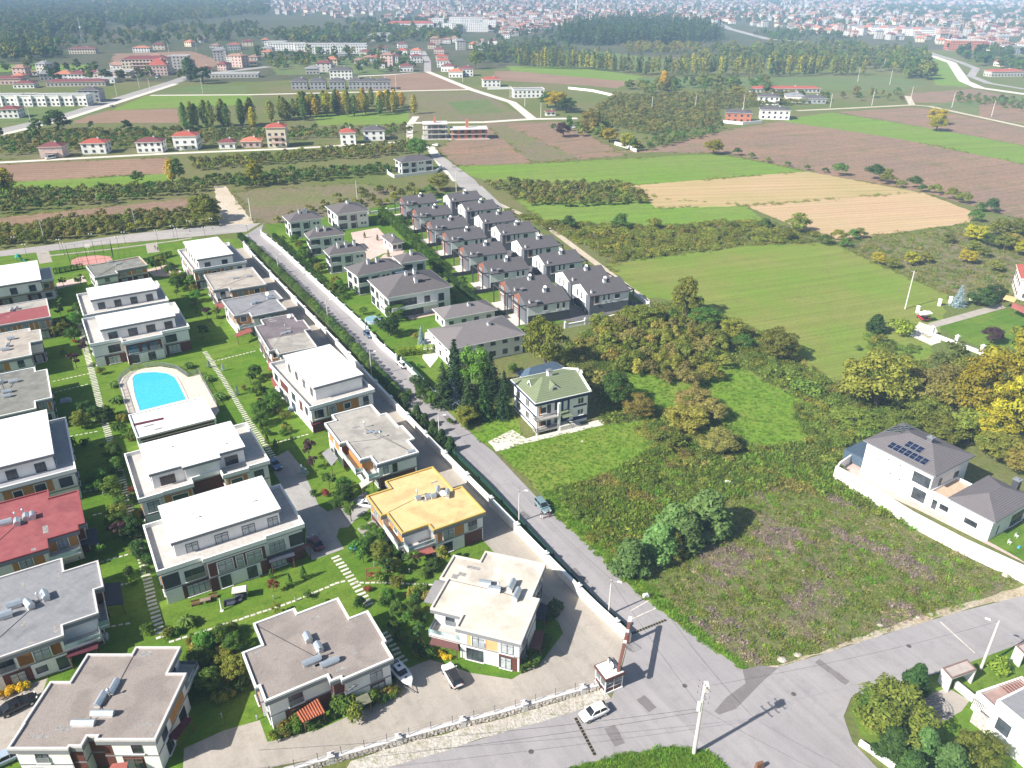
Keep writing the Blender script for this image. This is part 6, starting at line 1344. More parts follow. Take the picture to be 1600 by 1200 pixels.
hedge([(690,425),(735,466),(780,498)],'dark green hedge beside the white villa annex','dark',1.8,1.6)
hedge([(428,370),(470,412),(500,437)],'low green hedge inside the villa street wall','dark',1.5,1.2)
hedge([(480,428),(520,452),(540,470)],'garden hedge left of the largest villa','mid',1.6,1.6)
hedge([(812,1048),(835,1040),(845,1020),(856,1000)],'curved dark green hedge round the cream roofed house corner','mid',1.3,1.3)
hedge([(850,968),(862,962),(872,950)],'rounded dark hedge between the drive and the cream roofed house','dark',1.6,1.8)
hedge([(85,428),(130,420)],'dark clipped hedge left of the play court house','dark',1.8,1.4)
hedge([(226,413),(268,400)],'dark clipped hedge between park strip and white terraced house','dark',1.8,1.4)
hedge([(375,372),(388,383)],'dark clipped hedge at the street corner of the park strip','dark',2.0,1.6)
hedge([(218,682),(270,672),(330,655)],'low green planting along the pool house','mid',.9,.9)
# villa gardens
for x,y,k,m,h in[(610,525,'broad','dark',5.5),(592,510,'small','dark',4),(618,500,'broad','mid',5),(648,535,'small','autumn',3),(659,538,'spruce','blue',5.5),(573,445,'small','mid',3),(555,462,'small','bright',3.4),(583,460,'small','mid',3),(603,470,'bush','mid',2),(592,450,'bush','mid',2),(720,505,'small','mid',4.6),(607,402,'cone','mid',3),(605,385,'cone','blue',3),(570,372,'cone','dark',2.6),(590,376,'cone','dark',2.6),(455,395,'small','mid',3),(445,380,'small','mid',3),(490,422,'small','dark',3),(640,620,'bush','mid',2),(655,575,'bush','bright',1.5),(725,455,'small','mid',5),(700,468,'small','dark',4)]:
    T_((x,y),k,m,h,'garden tree or shrub growing beside a grey hip-roofed villa',name='garden_tree',cat='tree',group='garden plants around the villas',r=h*.6 if k in('broad','bush')else None)

# ---- hazel orchards: the nearest bushes one by one, the rest as one mass
orch=[]
prs=random.Random(5)
ORN=['thicket orchard behind the blue and white house','dark orchard left of the tan field','orchard rows above the back road','orchard rows below the ploughed brown field','orchard strip along the red roofed houses','narrow orchard rows left of the lone villa','rough plot behind the grey villas','large orchard before the unfinished brick villa','belt behind the red roofed houses','far right orchard','rough strip below the tan field','orchard edge by the heath']
def orchard(px,ang,sr,sp,ms,h=(3.2,4.4),jit=.9):
    nm=ORN.pop(0)
    for p in rows(pxpoly(px),R(ang),sr,sp,prs,jit):orch.append((p,prs.choice(ms),prs.uniform(*h),nm))
orchard([(930,508),(1010,490),(1112,512),(1142,590),(1085,612),(985,592),(945,565)],20,4.6,4.2,['autumn','brown','olive','olive'],(3.4,5.0),1.4)
orchard([(760,289),(985,292),(1015,318),(935,323),(835,324),(792,308)],10,4.6,4.2,['hazel','brown','olive'])
orchard([(-10,362),(100,349),(306,331),(338,328),(338,352),(200,364),(-10,391)],8,4.6,3.8,['hazel','olive','brown'])
orchard([(-10,302),(130,301),(270,291),(335,284),(335,294),(300,306),(150,321),(-10,338)],8,6,3.8,['hazel','mid','hazel'])
orchard([(292,256),(400,246),(640,226),(655,238),(600,246),(480,254),(310,268)],8,5,4.2,['brown','hazel','olive'])
orchard([(300,284),(400,276),(600,262),(620,270),(560,278),(380,296)],8,5,4,['hazel','mid'])
orchard([(420,352),(560,300),(650,298),(690,312),(640,318),(520,335)],20,6,6,['hazel','brown','olive'],(2.5,3.6),3)
orchard([(960,152),(1170,150),(1240,147),(1262,163),(1120,172),(1128,196),(1010,212),(905,186)],5,5,4.8,['hazel','brown'])
orchard([(0,218),(60,210),(270,204),(420,205),(640,200),(640,212),(400,222),(0,244)],8,6,5.5,['hazel','mid','brown'])
orchard([(1490,150),(1600,158),(1600,175),(1500,163)],8,9,8,['hazel','mid'])
orchard([(815,352),(900,372),(960,408),(1000,408),(1200,372),(1180,352),(1000,362),(880,360)],8,6,6,['autumn','olive','hazel'],(1.6,2.8),3)
orchard([(1000,222),(1125,200),(1115,212),(1010,236)],8,6,5.5,['hazel','mid'])
orch.sort(key=lambda q:q[0][0]**2+q[0][1]**2)
HN={'hazel':'greenish','brown':'brownish','olive':'olive','autumn':'golden brown','mid':'green','dark':'dark green'}
for p,m,h,nm in orch[:290]:
    lb='%s hazel bush in the %s'%(HN[m],nm);plant(None,'hazel',m,h,lb,group=lb,r=h*.66,world=p)
for m in('hazel','brown','olive','dark','mid','autumn'):
    pts=[q[0]for q in orch[290:]if q[1]==m]
    if pts:scatter('hazel_orchard',pts,[proto('farbush',k,m)for k in range(2)],.95,1.4,9,(.85,1.1))
# ---- weeds, brambles and rough grass
wr=random.Random(21)
lot=REG['lot'];
def split_noise(pts,s,th):
    a,b=[],[]
    for p in pts:(a if noise2(p[0],p[1],s)+wr.uniform(-.5,.5)>th else b).append(p)
    return a,b
front=pxpoly([(1100,790),(1200,760),(1300,770),(1450,845),(1575,890),(1595,905),(1500,950),(1400,980),(1290,1015),(1200,1040),(1165,1035),(1050,945),(1010,905),(1060,880)])
thick=pxpoly([(866,766),(944,744),(1024,700),(1180,700),(1300,740),(1430,830),(1300,775),(1200,765),(1110,790),(1120,830),(1000,905),(960,870),(905,810)])
pts=fill(front,2.2,wr);dry,grn=split_noise(pts,1.35,.75)
scatter('dry_weeds',dry,[proto('weed',0,'dry'),proto('weed',1,'dry'),proto('flat',1,'straw'),proto('weed',2,'dry')],.5,1.1,1,(.6,1.2))
scatter('weeds',grn,[proto('weed',0,'weed'),proto('weed',1,'weed'),proto('blades',0,'grass'),proto('flat',0,'weed'),proto('weed',2,'olive'),proto('flat',2,'bramble'),proto('weed',0,'olive'),proto('weed',1,'brown'),proto('flat',1,'straw')],.5,1.15,2,(.6,1.2))
pts=fill(thick,2.2,wr);a_,b_=split_noise(pts,1.2,1.2)
scatter('weeds',b_,[proto('weed',0,'weed'),proto('weed',1,'bramble'),proto('weed',2,'olive'),proto('blades',0,'grass'),proto('weed',0,'bramble')],.9,1.7,3,(.8,1.5))
scatter('dry_weeds',a_,[proto('weed',0,'brown'),proto('weed',1,'autumn'),proto('weed',1,'brown')],.9,1.6,4,(.7,1.3))
# ground cover between thickets
mid=pxpoly([(866,560),(935,500),(1010,478),(1075,470),(1210,528),(1300,600),(1452,560),(1460,640),(1350,660),(1300,740),(1180,700),(1024,700),(1010,655),(940,664),(920,600)])
pts=fill(mid,1.5,wr,[REG['meadow']]);a_,b_=split_noise(pts,.6,.2)
scatter('undergrowth',b_,[proto('weed',0,'bramble'),proto('weed',1,'bramble'),proto('flat',0,'weed'),proto('weed',2,'olive')],.9,1.9,5,(.7,1.4))
scatter('undergrowth',a_,[proto('weed',0,'weed'),proto('weed',1,'brown'),proto('weed',2,'autumn')],.8,1.7,6,(.7,1.3))
# bramble belts
br=fill(pxpoly([(1155,535),(1190,545),(1285,600),(1280,618),(1230,612),(1190,580)]),.3,wr)+fill(pxpoly([(1245,640),(1330,610),(1440,640),(1500,690),(1400,690),(1345,690),(1300,740),(1260,690)]),.3,wr)+fill(pxpoly([(1330,540),(1400,525),(1445,545),(1420,560),(1340,555)]),.14,wr)
scatter('bramble_thicket',br,[proto('bramble',0,'bramble'),proto('bramble',1,'bramble'),proto('bramble',2,'olive')],.7,1.5,7,(.7,1.3))
br=fill(pxpoly([(860,770),(1000,735),(1100,705),(1180,705),(1240,745),(1120,770),(1000,800),(930,850)]),.14,wr)
scatter('bramble_thicket',br,[proto('bramble',0,'olive'),proto('bramble',1,'bramble')],.5,1.1,8,(.6,1.1))
br=fill(pxpoly([(1070,470),(1140,510),(1180,545),(1150,545),(1090,505)]),.2,wr)+fill(pxpoly([(880,550),(930,520),(940,580),(915,610),(880,590)]),.2,wr)+fill(pxpoly([(985,655),(1040,640),(1130,690),(1160,720),(1050,735),(1000,690)]),.22,wr)
scatter('bramble_thicket',br,[proto('bramble',0,'bramble'),proto('bramble',1,'brown'),proto('bramble',2,'olive')],.6,1.3,12,(.7,1.2))
# rough strip and scrub further off
pts=fill(REG['rough'],.4,wr)
scatter('undergrowth',pts,[proto('weed',0,'bramble'),proto('weed',1,'brown'),proto('weed',2,'autumn'),proto('bramble',0,'olive')],1.0,2.0,9,(.5,1.0))
pts=fill(REG['scrub_right'],.35,wr)
scatter('undergrowth',pts,[proto('weed',0,'bramble'),proto('weed',1,'brown'),proto('weed',2,'olive'),proto('flat',0,'weed')],1.0,2.0,10,(.5,1.0))
# meadow and lawn blades near the camera
for key,dens,s0,s1 in(('lawn_blue',3.0,.3,.5),('verge',3.0,.5,1.0),('corner',6,.5,.9),('meadow',1.6,.4,.7),('lawn_blue2',2.0,.3,.5)):
    pts=fill(REG[key],dens,wr);scatter('meadow_grass',pts,[proto('blades',0,'grass'),proto('blades',1,'grass')],s0,s1,13)
# ragged margins of the fields
mg=[]
for pts_ in EDGES:
    n_=len(pts_)
    for i in range(n_):
        a,b_=Vector(pts_[i]),Vector(pts_[(i+1)%n_]);L_=(b_-a).length
        for k in range(int(L_/1.6)):
            p=a.lerp(b_,wr.random());
            if p.length<560 and noise2(p.x,p.y,.4)>-.6:mg.append((p.x+wr.gauss(0,1.0),p.y+wr.gauss(0,1.0)))
scatter('field_margin',mg,[proto('weed',0,'weed'),proto('weed',1,'olive'),proto('flat',0,'bramble'),proto('weed',2,'brown')],.7,1.8,91,(.5,1.0))
# ------------------------------------------------------------------ walls of the estate
def wall_line(name,label,pts,h,t,m,cap=None,pillar=None,posts=None,capm=None,panels=None):
    """pts world 2D; pillar=(spacing, size, height, mat), posts=(spacing, height), panels=(height, material) green fence on top"""
    o0=(pts[0].x,pts[0].y,0);root=thing(name,label,'wall',o0)
    b=MB();b.prism(ccw(ribbon(pts,t)),0,h);b.build('wall_face',m,root)
    if cap:b=MB();b.prism(ccw(ribbon(pts,t+.14)),h,h+cap);b.build('coping',capm or W2,root)
    if pillar:
        k=('pillar',name,pillar[1],pillar[2]);s,z=pillar[1],pillar[2]
        b=MB();b.box((0,0,0),(s,s,z));b.box((0,0,z),(s*1.3,s*1.3,.12));b.box((0,0,z+.12),(s*.8,s*.8,.14));b.lathe((0,0,z+.24),[(.08,0),(.17,.1),(.17,.2),(.06,.3)],8);me=b.mesh('pillar',pillar[3])
        for p in along(pts,pillar[0],.2):
            j=min(range(len(pts)-1),key=lambda i:(pts[i]-p).length);d=pts[j+1]-pts[j];obj('pillar',me,(p.x-o0[0],p.y-o0[1],0),math.atan2(d.y,d.x),root)
    if posts:
        b=MB();b.box((0,0,0),(.06,.06,posts[1]));b.box((0,0,posts[1]),(.1,.1,.04));me=b.mesh('fence_post',ANTH)
        for p in along(pts,posts[0],1.4):obj('fence_post',me,(p.x-o0[0],p.y-o0[1],h+(cap or 0)),0,root)
        b=MB()
        for a,c in zip(pts[:-1],pts[1:]):
            for z in(.35,.8,1.2):b.beam((a.x,a.y,h+z),(c.x,c.y,h+z),.008,n=4)
        b.build('fence_wire',ANTH,root)
    return root
ESTW=mat('estate_wall',(.68,.64,.57),rough=.9,scale=1.5,col2=(.76,.73,.67),detail=8)
wlw=[Vector(UV2(p,1.7))for p in wall_px]
wall_line('boundary_wall','long cream street wall with white pillars along the walled estate',wlw,1.7,.45,ESTW,.1,(9.3,.62,2.1,W2))
pl=[Vector(UV2(p))for p in[(500,1196),(600,1168),(700,1140),(791,1117),(881,1091),(934,1077)]]
pl=[pl[0]+(pl[0]-pl[1])*.9]+pl
wall_line('boundary_wall','low stone faced wall with grey posts along the lower road',pl,.95,.5,STONE,.12,(8.6,.7,1.35,RIMG),(2.9,1.25),RIMG)
# rough stones set in its outer face
sr=random.Random(4);wb_o=[o for o in C.objects if o.name.startswith('boundary_wall')][-1]
k_=MB();k_.box((0,0,0),(.42,.16,.24),0,.8);me=k_.mesh('stone',mat('pale_wall_stone',(.55,.50,.44),var=.25,scale=5,objvar=.25))
for p in along(pl,.5,.3)[8:170]:
    j=min(range(len(pl)-1),key=lambda i:(pl[i]+(pl[i+1]-pl[i])*.5-p).length);d=(pl[j+1]-pl[j]).normalized();n=Vector((d.y,-d.x))
    for z in(.06,.36,.64):
        q=p+n*.27+d*sr.uniform(-.12,.12);o=obj('stone',me,(q.x-wb_o['_o'][0],q.y-wb_o['_o'][1],z+sr.uniform(-.03,.03)),math.atan2(d.y,d.x)+sr.uniform(-.2,.2),wb_o);o.scale=(sr.uniform(.7,1.15),sr.uniform(.7,1.2),sr.uniform(.75,1.15))
# green fence on the outer side of the street wall
GF=mat('green_fence',(.016,.055,.036),rough=.6,var=.15)
gp=[Vector(UV2(p,0))for p in[(707,708),(762,761),(818,823),(872,882),(934,947),(984,990)]]
gf=thing('green_fence','dark green mesh fence along the outer foot of the estate wall','fence',(gp[0].x,gp[0].y,0))
b=MB()
for a,c in zip(gp[:-1],gp[1:]):
    d=(c-a).normalized();n=Vector((-d.y,d.x))*.02;q=[tuple(a-n),tuple(c-n),tuple(c+n),tuple(a+n)];b.prism(ccw(q),.05,1.15)
b.build('mesh_panel',GF,gf)
pm=MB();pm.box((0,0,0),(.07,.07,1.5));pmm=pm.mesh('fence_post',GF)
for p in along(gp,2.6):obj('fence_post',pmm,(p.x-gp[0].x,p.y-gp[0].y,0),0,gf)
# villa side of the street
vw=[Vector(UV2(p,1.4))for p in[(408,362),(440,388),(500,444),(545,485),(571,509)]]
wall_line('boundary_wall','white pillared wall of the grey villas beside the upper street',vw,1.4,.35,W2,.1,(6.5,.5,1.8,W2))
vw=[Vector(UV2(p,1.4))for p in[(574,513),(592,534),(620,558)]]
wall_line('boundary_wall','white wall of the largest villa beside the parked blue car',vw,1.4,.35,W2,.1,(7,.5,1.8,W2))
vw=[Vector(UV2(p,1.2))for p in[(627,562),(648,582),(666,600),(686,620)]]
wall_line('boundary_wall','pale wall beside the parked white car with green panels above',vw,1.2,.3,RIMG,.1,(7,.5,1.6,W2))
b=MB();b.prism(ccw(ribbon(vw[:3],.06)),1.35,2.4);tag(b.build('green_panel_fence',GF),'green panel fence on the wall beside the white parked car','fence')
vw=[Vector(UV2(p,1.2))for p in[(882,507),(920,500),(960,492),(1018,480),(1012,472),(988,454)]]
wall_line('boundary_wall','white pillared wall with dark panels closing the row house estate',vw,1.2,.3,W2,.08,(6.5,.45,1.7,W2))
vw=[Vector(UV2(p,1.2))for p in[(575,331),(600,328),(642,322),(690,312)]]
wall_line('boundary_wall','white wall behind the farthest row houses',vw,1.2,.3,W2,.08,(8,.45,1.6,W2))
vw=[Vector(UV2(p,1.0))for p in[(1425,503),(1440,511),(1455,519)]]
vw2=[Vector(UV2(p,1.0))for p in[(1455,519),(1490,532),(1525,545),(1560,560),(1610,580)]]
wall_line('boundary_wall','white pillared wall round the right hand villa lawn',vw2,.9,.35,W2,.08,(7.2,.8,2.6,W2))
for i,(x,y)in enumerate([(1433,489),(1443,497),(1467,478),(1484,474),(1517,469)]):
    p=U(x,y);b=MB();b.box((p.x,p.y,0),(.75,.75,2.1));b.box((p.x,p.y,2.1),(.95,.95,.12));tag(b.build('gate_pillar',W2,org=(p.x,p.y,0)),'white square pillar at the drive and path of the right hand villa','pillar','white pillars by the right hand villa path')
# garden fences of the row houses
ang=R(23.4)
for i,(x,y)in enumerate(rowA[:-1]):
    p=U(x,y,6.2).xy;c,s=math.cos(ang),math.sin(ang);a=Vector((p.x-1.2*s,p.y+1.2*c));e=Vector((a.x-7.5*c,a.y-7.5*s));a=a+Vector((s,-c))*1.6;e=e+Vector((s,-c))*1.6
    b=MB();b.prism(ccw(ribbon([a,e],.12)),0,1.5);tag(b.build('garden_fence',ANTH,org=(a.x,a.y,0)),'dark solid fence between two lawns of the brick fronted row houses','fence','dark garden fences of the row houses')

# ------------------------------------------------------------------ stepping stone paths
STN=mat('stepping_stone',(.58,.55,.49),rough=.9,var=.12,scale=3,objvar=.12)
def stones(px,sp,l,w_,name='stepping_stone_path',jit=.06):
    pts=[Vector(UV2(p))for p in px];root=bpy.data.objects.new(name,None);C.objects.link(root);root.location=(pts[0].x,pts[0].y,0);root['kind']='structure'
    k=('stone',l,w_)
    if k not in CACHE:b=MB();b.box((0,0,0),(l,w_,.05),0,.96);CACHE[k]=b.mesh('stone',STN)
    r=random.Random(int(px[0][0]))
    for p in along(pts,sp):
        j=min(range(len(pts)-1),key=lambda i:((pts[i]+pts[i+1])/2-p).length);d=pts[j+1]-pts[j]
        obj('stone',CACHE[k],(p.x-pts[0].x+r.uniform(-jit,jit),p.y-pts[0].y+r.uniform(-jit,jit),.06),math.atan2(d.y,d.x)+r.uniform(-.06,.06),root)
    return root
stones([(252,995),(240,950),(229,900),(220,862),(202,792),(184,725),(161,652),(149,602),(122,500),(117,478)],.98,.50,1.45)
stones([(577,945),(549,905),(522,867)],.98,.50,1.45)
stones([(432,722),(412,692),(382,648),(348,592),(320,550)],.98,.45,1.2)
stones([(268,1003),(300,993),(345,978),(400,960),(460,940),(520,914),(541,908)],.92,.75,.42)
stones([(556,911),(600,911),(640,913),(680,914)],.95,.7,.35);stones([(600,990),(612,1005),(622,1022),(636,1040)],.95,.45,1.2)
for px in([(160,878),(185,871),(210,864)],[(148,805),(172,800)],[(125,770),(172,762)],[(112,663),(155,657)],[(112,682),(150,675)],[(85,596),(140,584)],[(88,613),(140,600)],[(330,566),(398,549)],[(432,692),(486,678)],[(160,920),(200,912)],[(168,980),(200,975)]):stones(px,.95,.65,.35)

# ------------------------------------------------------------------ swimming pool
pool_px=[(207,592),(212,586),(224,583),(243,582),(261,584),(273,590),(279,600),(291,625),(219,643),(211,618)]
deck_px=[(186,601),(192,590),(204,581),(222,576),(250,573),(275,577),(288,586),(294,590),(311,584),(343,642),(336,652),(319,625),(206,648),(200,646)]
pw=ccw(pxpoly(pool_px));dk=ccw(pxpoly(deck_px))
patch('pool_deck',dk,M['decking'],world=True)
WAT=bpy.data.materials.new('pool_water');WAT.use_nodes=True;wb_=WAT.node_tree.nodes['Principled BSDF'];wb_.inputs['Base Color'].default_value=(.05,.46,.68,1);wb_.inputs['Roughness'].default_value=.06;wb_.inputs['Specular IOR Level'].default_value=.5
nz=WAT.node_tree.nodes.new('ShaderNodeTexNoise');nz.inputs['Scale'].default_value=1.2;bp=WAT.node_tree.nodes.new('ShaderNodeBump');bp.inputs['Strength'].default_value=.12;bp.inputs['Distance'].default_value=.1;vo=WAT.node_tree.nodes.new('ShaderNodeTexVoronoi');vo.feature='SMOOTH_F1';vo.inputs['Scale'].default_value=1.6;rp=WAT.node_tree.nodes.new('ShaderNodeValToRGB');rp.color_ramp.elements[0].color=(.05,.44,.66,1);rp.color_ramp.elements[1].color=(.09,.56,.76,1);ge=WAT.node_tree.nodes.new('ShaderNodeNewGeometry')  # faint caustics: rippling light painted into the water colour as Voronoi cells
for n_ in(nz,vo):WAT.node_tree.links.new(ge.outputs['Position'],n_.inputs['Vector'])
WAT.node_tree.links.new(vo.outputs['Distance'],rp.inputs['Fac']);WAT.node_tree.links.new(rp.outputs[0],wb_.inputs['Base Color']);WAT.node_tree.links.new(nz.outputs['Fac'],bp.inputs['Height']);WAT.node_tree.links.new(bp.outputs[0],wb_.inputs['Normal'])
b=MB();b.add([(x,y,.14)for x,y in pw],[tuple(range(len(pw)))]);o=b.build('pool_water',WAT);o['kind']='structure'
b=MB();b.ring(inset(pw,-.55),inset(pw,.0),.05,.2);tag(b.build('pool_coping',mat('pool_stone',(.66,.60,.53),var=.06),org=(pw[0][0],pw[0][1],0)),kind='structure')
fp=[Vector(UV2(p))for p in[(200,648),(186,601),(192,590),(204,581),(222,576),(250,573),(275,577),(288,586),(294,590),(311,584),(343,642)]]
pf=thing('pool_fence','grey panel fence curving round the swimming pool deck','fence',(fp[0].x,fp[0].y,0))
b=MB()
for a,c in zip(fp[:-1],fp[1:]):
    n_=max(1,int((c-a).length/.22))
    for i in range(n_):p=a+(c-a)*((i+.5)/n_);b.box((p.x,p.y,.4),(.05,.05,.95),0)
    b.beam((a.x,a.y,1.35),(c.x,c.y,1.35),.045,n=4);b.beam((a.x,a.y,.5),(c.x,c.y,.5),.04,n=4)
b.build('bars',FASC,pf)['kind']='stuff'
pm=MB();pm.box((0,0,0),(.1,.1,1.55));pmm=pm.mesh('fence_post',FASC)
for p in along(fp,1.9):obj('fence_post',pmm,(p.x-fp[0].x,p.y-fp[0].y,0),0,pf)

# ------------------------------------------------------------------ vehicles
TYRE=mat('tyre_rubber',(.022,.022,.024),rough=.85,var=.1);RIMM=mat('alloy_rim',(.45,.46,.48),rough=.3,metal=.8,var=.05);CGL=glass('car_glass',(.015,.018,.022),.06)
LAMP=mat('headlamp',(.75,.77,.80),rough=.15,spec=.8,var=.05);TAIL=mat('tail_lamp',(.35,.02,.02),rough=.2,var=.05);BLKP=mat('black_trim',(.025,.025,.028),rough=.5,var=.1)
def paint(name,col):
    m=mat('paint_'+name,col,rough=.22,spec=.6,var=.03);m.node_tree.nodes['Principled BSDF'].inputs['Coat Weight'].default_value=.6;m.node_tree.nodes['Principled BSDF'].inputs['Coat Roughness'].default_value=.05;return m
def loft(b,secs,cap=True):
    n=len(secs[0]);vs=[v for s in secs for v in s];fs=[]
    for i in range(len(secs)-1):
        for k in range(n):fs.append((i*n+k,i*n+(k+1)%n,(i+1)*n+(k+1)%n,(i+1)*n+k))
    if cap:fs+=[tuple(range(n-1,-1,-1)),tuple(range((len(secs)-1)*n,len(secs)*n))]
    b.add(vs,[f[::-1]for f in fs])
def car_parts(key,L_=4.4,Wd=1.8,Ht=1.5,body='hatch',pm=None,roofm=None):
    k=('car',key)
    if k in CACHE:return CACHE[k]
    hl,hw=L_/2,Wd/2;suv=body in('suv','van');bel=.92 if not suv else 1.05;low=.28 if suv else.22
    # body tub: rounded sections front (+x) to rear
    prof=[(-1.0,.72,.62,.80),(-.93,.92,.50,bel*.97),(-.6,1.0,low,bel),(-.1,1.0,low,bel),(.42,1.0,low,bel*.98),(.72,.98,low,bel*.92),(.92,.90,low+.1,bel*.80),(1.0,.68,low+.2,bel*.66)]
    if body=='sedan':prof[1]=(-.93,.9,.48,bel*.99)
    secs=[]
    for f,wv,z0,z1 in prof:
        x=f*hl;w2=hw*wv;zm=(z0+z1)/2;secs.append([(x,-w2*.86,z0),(x,w2*.86,z0),(x,w2,zm*.95),(x,w2*.97,z1-.1),(x,w2*.86,z1),(x,-w2*.86,z1),(x,-w2*.97,z1-.1),(x,-w2,zm*.95)])
    b=MB();loft(b,secs);bd=b.mesh('body',pm,smooth=False)
    # cabin: glass house, roof
    if body=='sedan':xs=(-.78,-.42,.10,.44)
    elif body=='van':xs=(-.97,-.92,.42,.68)
    elif body=='suv':xs=(-.95,-.80,.12,.42)
    else:xs=(-.93,-.68,.12,.46)
    w0,w1=hw*.86,hw*.66;zt=Ht
    G0=[(xs[0]*hl,-w0,bel-.03),(xs[3]*hl,-w0,bel-.05),(xs[3]*hl,w0,bel-.05),(xs[0]*hl,w0,bel-.03)];G1=[(xs[1]*hl,-w1,zt-.06),(xs[2]*hl,-w1,zt-.06),(xs[2]*hl,w1,zt-.06),(xs[1]*hl,w1,zt-.06)]
    b=MB();b.add(G0+G1,[(0,1,5,4),(1,2,6,5),(2,3,7,6),(3,0,4,7),(4,5,6,7)]);gls=b.mesh('windows',CGL)
    b=MB();e=.04;r0=[(xs[1]*hl-.05,-w1-e,zt-.07),(xs[2]*hl+.05,-w1-e,zt-.07),(xs[2]*hl+.05,w1+e,zt-.07),(xs[1]*hl-.05,w1+e,zt-.07)];r1=[(x*.97,y*.92,zt)for x,y,z in r0]
    b.add(r0+r1,[(0,1,5,4),(1,2,6,5),(2,3,7,6),(3,0,4,7),(4,5,6,7),(3,2,1,0)])
    for s in(-1,1): # pillars
        for(xa,xb,t)in((xs[3],xs[2],.07),(xs[0],xs[1],.10)):b.beam((xa*hl,s*w0,bel-.04),(xb*hl,s*(w1+.02),zt-.05),t*.6,n=4)
        mx=(xs[1]+xs[2])/2*hl;b.beam((mx,s*(w0+.01),bel-.03),(mx,s*(w1+.02),zt-.05),.045,n=4)
        b.beam((xs[0]*hl,s*w0,bel),(xs[3]*hl,s*w0,bel-.02),.035,n=4)
    rf=b.mesh('roof',roofm or pm)
    b=MB();b.add([(v[0],v[1],v[2])for v in[]],[])if False else None
    wh=MB()
    for i in range(14):pass
    R_=.34 if suv else.31;wv=[]
    for y in(-.11,.11):
        for i in range(14):t=i*math.pi/7;wv.append((R_*math.cos(t),y,R_*math.sin(t)))
    wh.add(wv,[(i,(i+1)%14,14+(i+1)%14,14+i)for i in range(14)]+[tuple(range(13,-1,-1)),tuple(range(14,28))]);wme=wh.mesh('wheel',TYRE)
    rm=MB();rv=[]
    for y in(-.118,.118):
        for i in range(10):t=i*math.pi/5;rv.append((R_*.66*math.cos(t),y,R_*.66*math.sin(t)))
    rm.add(rv,[tuple(range(10)),tuple(range(19,9,-1))]);rme=rm.mesh('rim',RIMM)
    hb=MB();hb.box((0,0,0),(.16,.36,.14));hm=hb.mesh('headlight',LAMP);tb=MB();tb.box((0,0,0),(.1,.34,.2));tm=tb.mesh('taillight',TAIL)
    mb=MB();mb.box((0,0,0),(.12,.2,.12));mm_=mb.mesh('wing_mirror',pm)
    bb=MB();bb.box((hl*.985,0,.32),(.1,Wd*.72,.24));bb.box((-hl*.975,0,.36),(.1,Wd*.75,.2));bm_=bb.mesh('bumper_trim',BLKP)
    CACHE[k]=(bd,gls,rf,wme,rme,hm,tm,mm_,bm_,dict(hl=hl,hw=hw,R=R_,bel=bel,xf=xs[3]*hl));return CACHE[k]
def car(px,front_px,label,key,col,name='parked_car',cat='car',L_=4.4,Wd=1.8,Ht=1.5,body='hatch',roofm=None,hgt=.5):
    pm=paint(key,col);bd,gls,rf,wme,rme,hm,tm,mm_,bm_,q=car_parts(key+body,L_,Wd,Ht,body,pm,roofm)
    p=U(px[0],px[1],hgt);f=U(front_px[0],front_px[1],hgt);a=math.atan2(f.y-p.y,f.x-p.x);t=thing(name,label,cat,(p.x,p.y,.42 if False else.3),rz=a)
    t.location.z=GZ(p)
    obj('body',bd,parent=t);obj('windows',gls,parent=t);obj('roof',rf,parent=t);obj('bumper_trim',bm_,parent=t)
    for sx in(-.61,.62):
        for sy in(-1,1):
            w1=obj('wheel',wme,(sx*q['hl'],sy*(q['hw']-.09),q['R']),parent=t);obj('rim',rme,parent=w1)
    for sy in(-1,1):
        obj('headlight',hm,(q['hl']*.93,sy*q['hw']*.62,q['bel']*.68),sy*.35,t);obj('taillight',tm,(-q['hl']*.955,sy*q['hw']*.68,q['bel']*.78),0,t);obj('wing_mirror',mm_,(q['xf']*.86,sy*(q['hw']+.06),q['bel']+.03),0,t)
    return t
def GZ(p):return.10
car((707,1057),(696,1038),'white car with black glass roof parked on the estate drive','white',(.80,.80,.79),L_=4.6,Wd=1.85,Ht=1.6,body='suv',roofm=BLKP)
car((928,1114),(906,1124),'white hatchback at the road edge beside the guard booth','pearl',(.82,.82,.82),L_=4.2,Wd=1.78,Ht=1.48)
car((848,792),(858,804),'grey green station wagon stopped on the street beside two people','sage',(.17,.26,.28),L_=4.6,Wd=1.8,Ht=1.62,body='suv')
car((576,523),(585,530),'dark blue hatchback parked by the villa wall','steel',(.09,.14,.20),L_=4.3,Wd=1.78,Ht=1.5)
car((629,570),(620,562),'white saloon parked by the green panel fence','ivory',(.80,.80,.78),L_=4.5,Wd=1.8,Ht=1.45,body='sedan')
car((429,726),(438,735),'blue saloon on the inner estate drive','azure',(.10,.17,.30),L_=4.5,Wd=1.8,Ht=1.45,body='sedan')
car((493,849),(484,838),'dark maroon saloon beside the largest white terraced house','maroon',(.13,.012,.035),L_=4.6,Wd=1.8,Ht=1.45,body='sedan')
car((574,788),(562,786),'white car half hidden beside the yellow roofed house','snow',(.81,.81,.80),L_=4.3,Wd=1.78,Ht=1.5)
car((28,1102),(56,1088),'black saloon beside the yellow shrubs and the gravel roofed house','black',(.012,.014,.02),L_=4.8,Wd=1.85,Ht=1.45,body='sedan')
car((8,1186),(-14,1196),'silver blue car at the lower left picture corner','silver',(.35,.43,.52),L_=4.5,Wd=1.8,Ht=1.5)
car((1441,497),(1434,492),'red car under the white canopy of the right hand villa gate','red',(.40,.02,.04),L_=4.2,Wd=1.75,Ht=1.5)
car((79,247),(72,248),'white van on the road beside the maroon roofed house','cream',(.80,.80,.78),name='van',cat='van',L_=5.6,Wd=2.0,Ht=2.3,body='van')
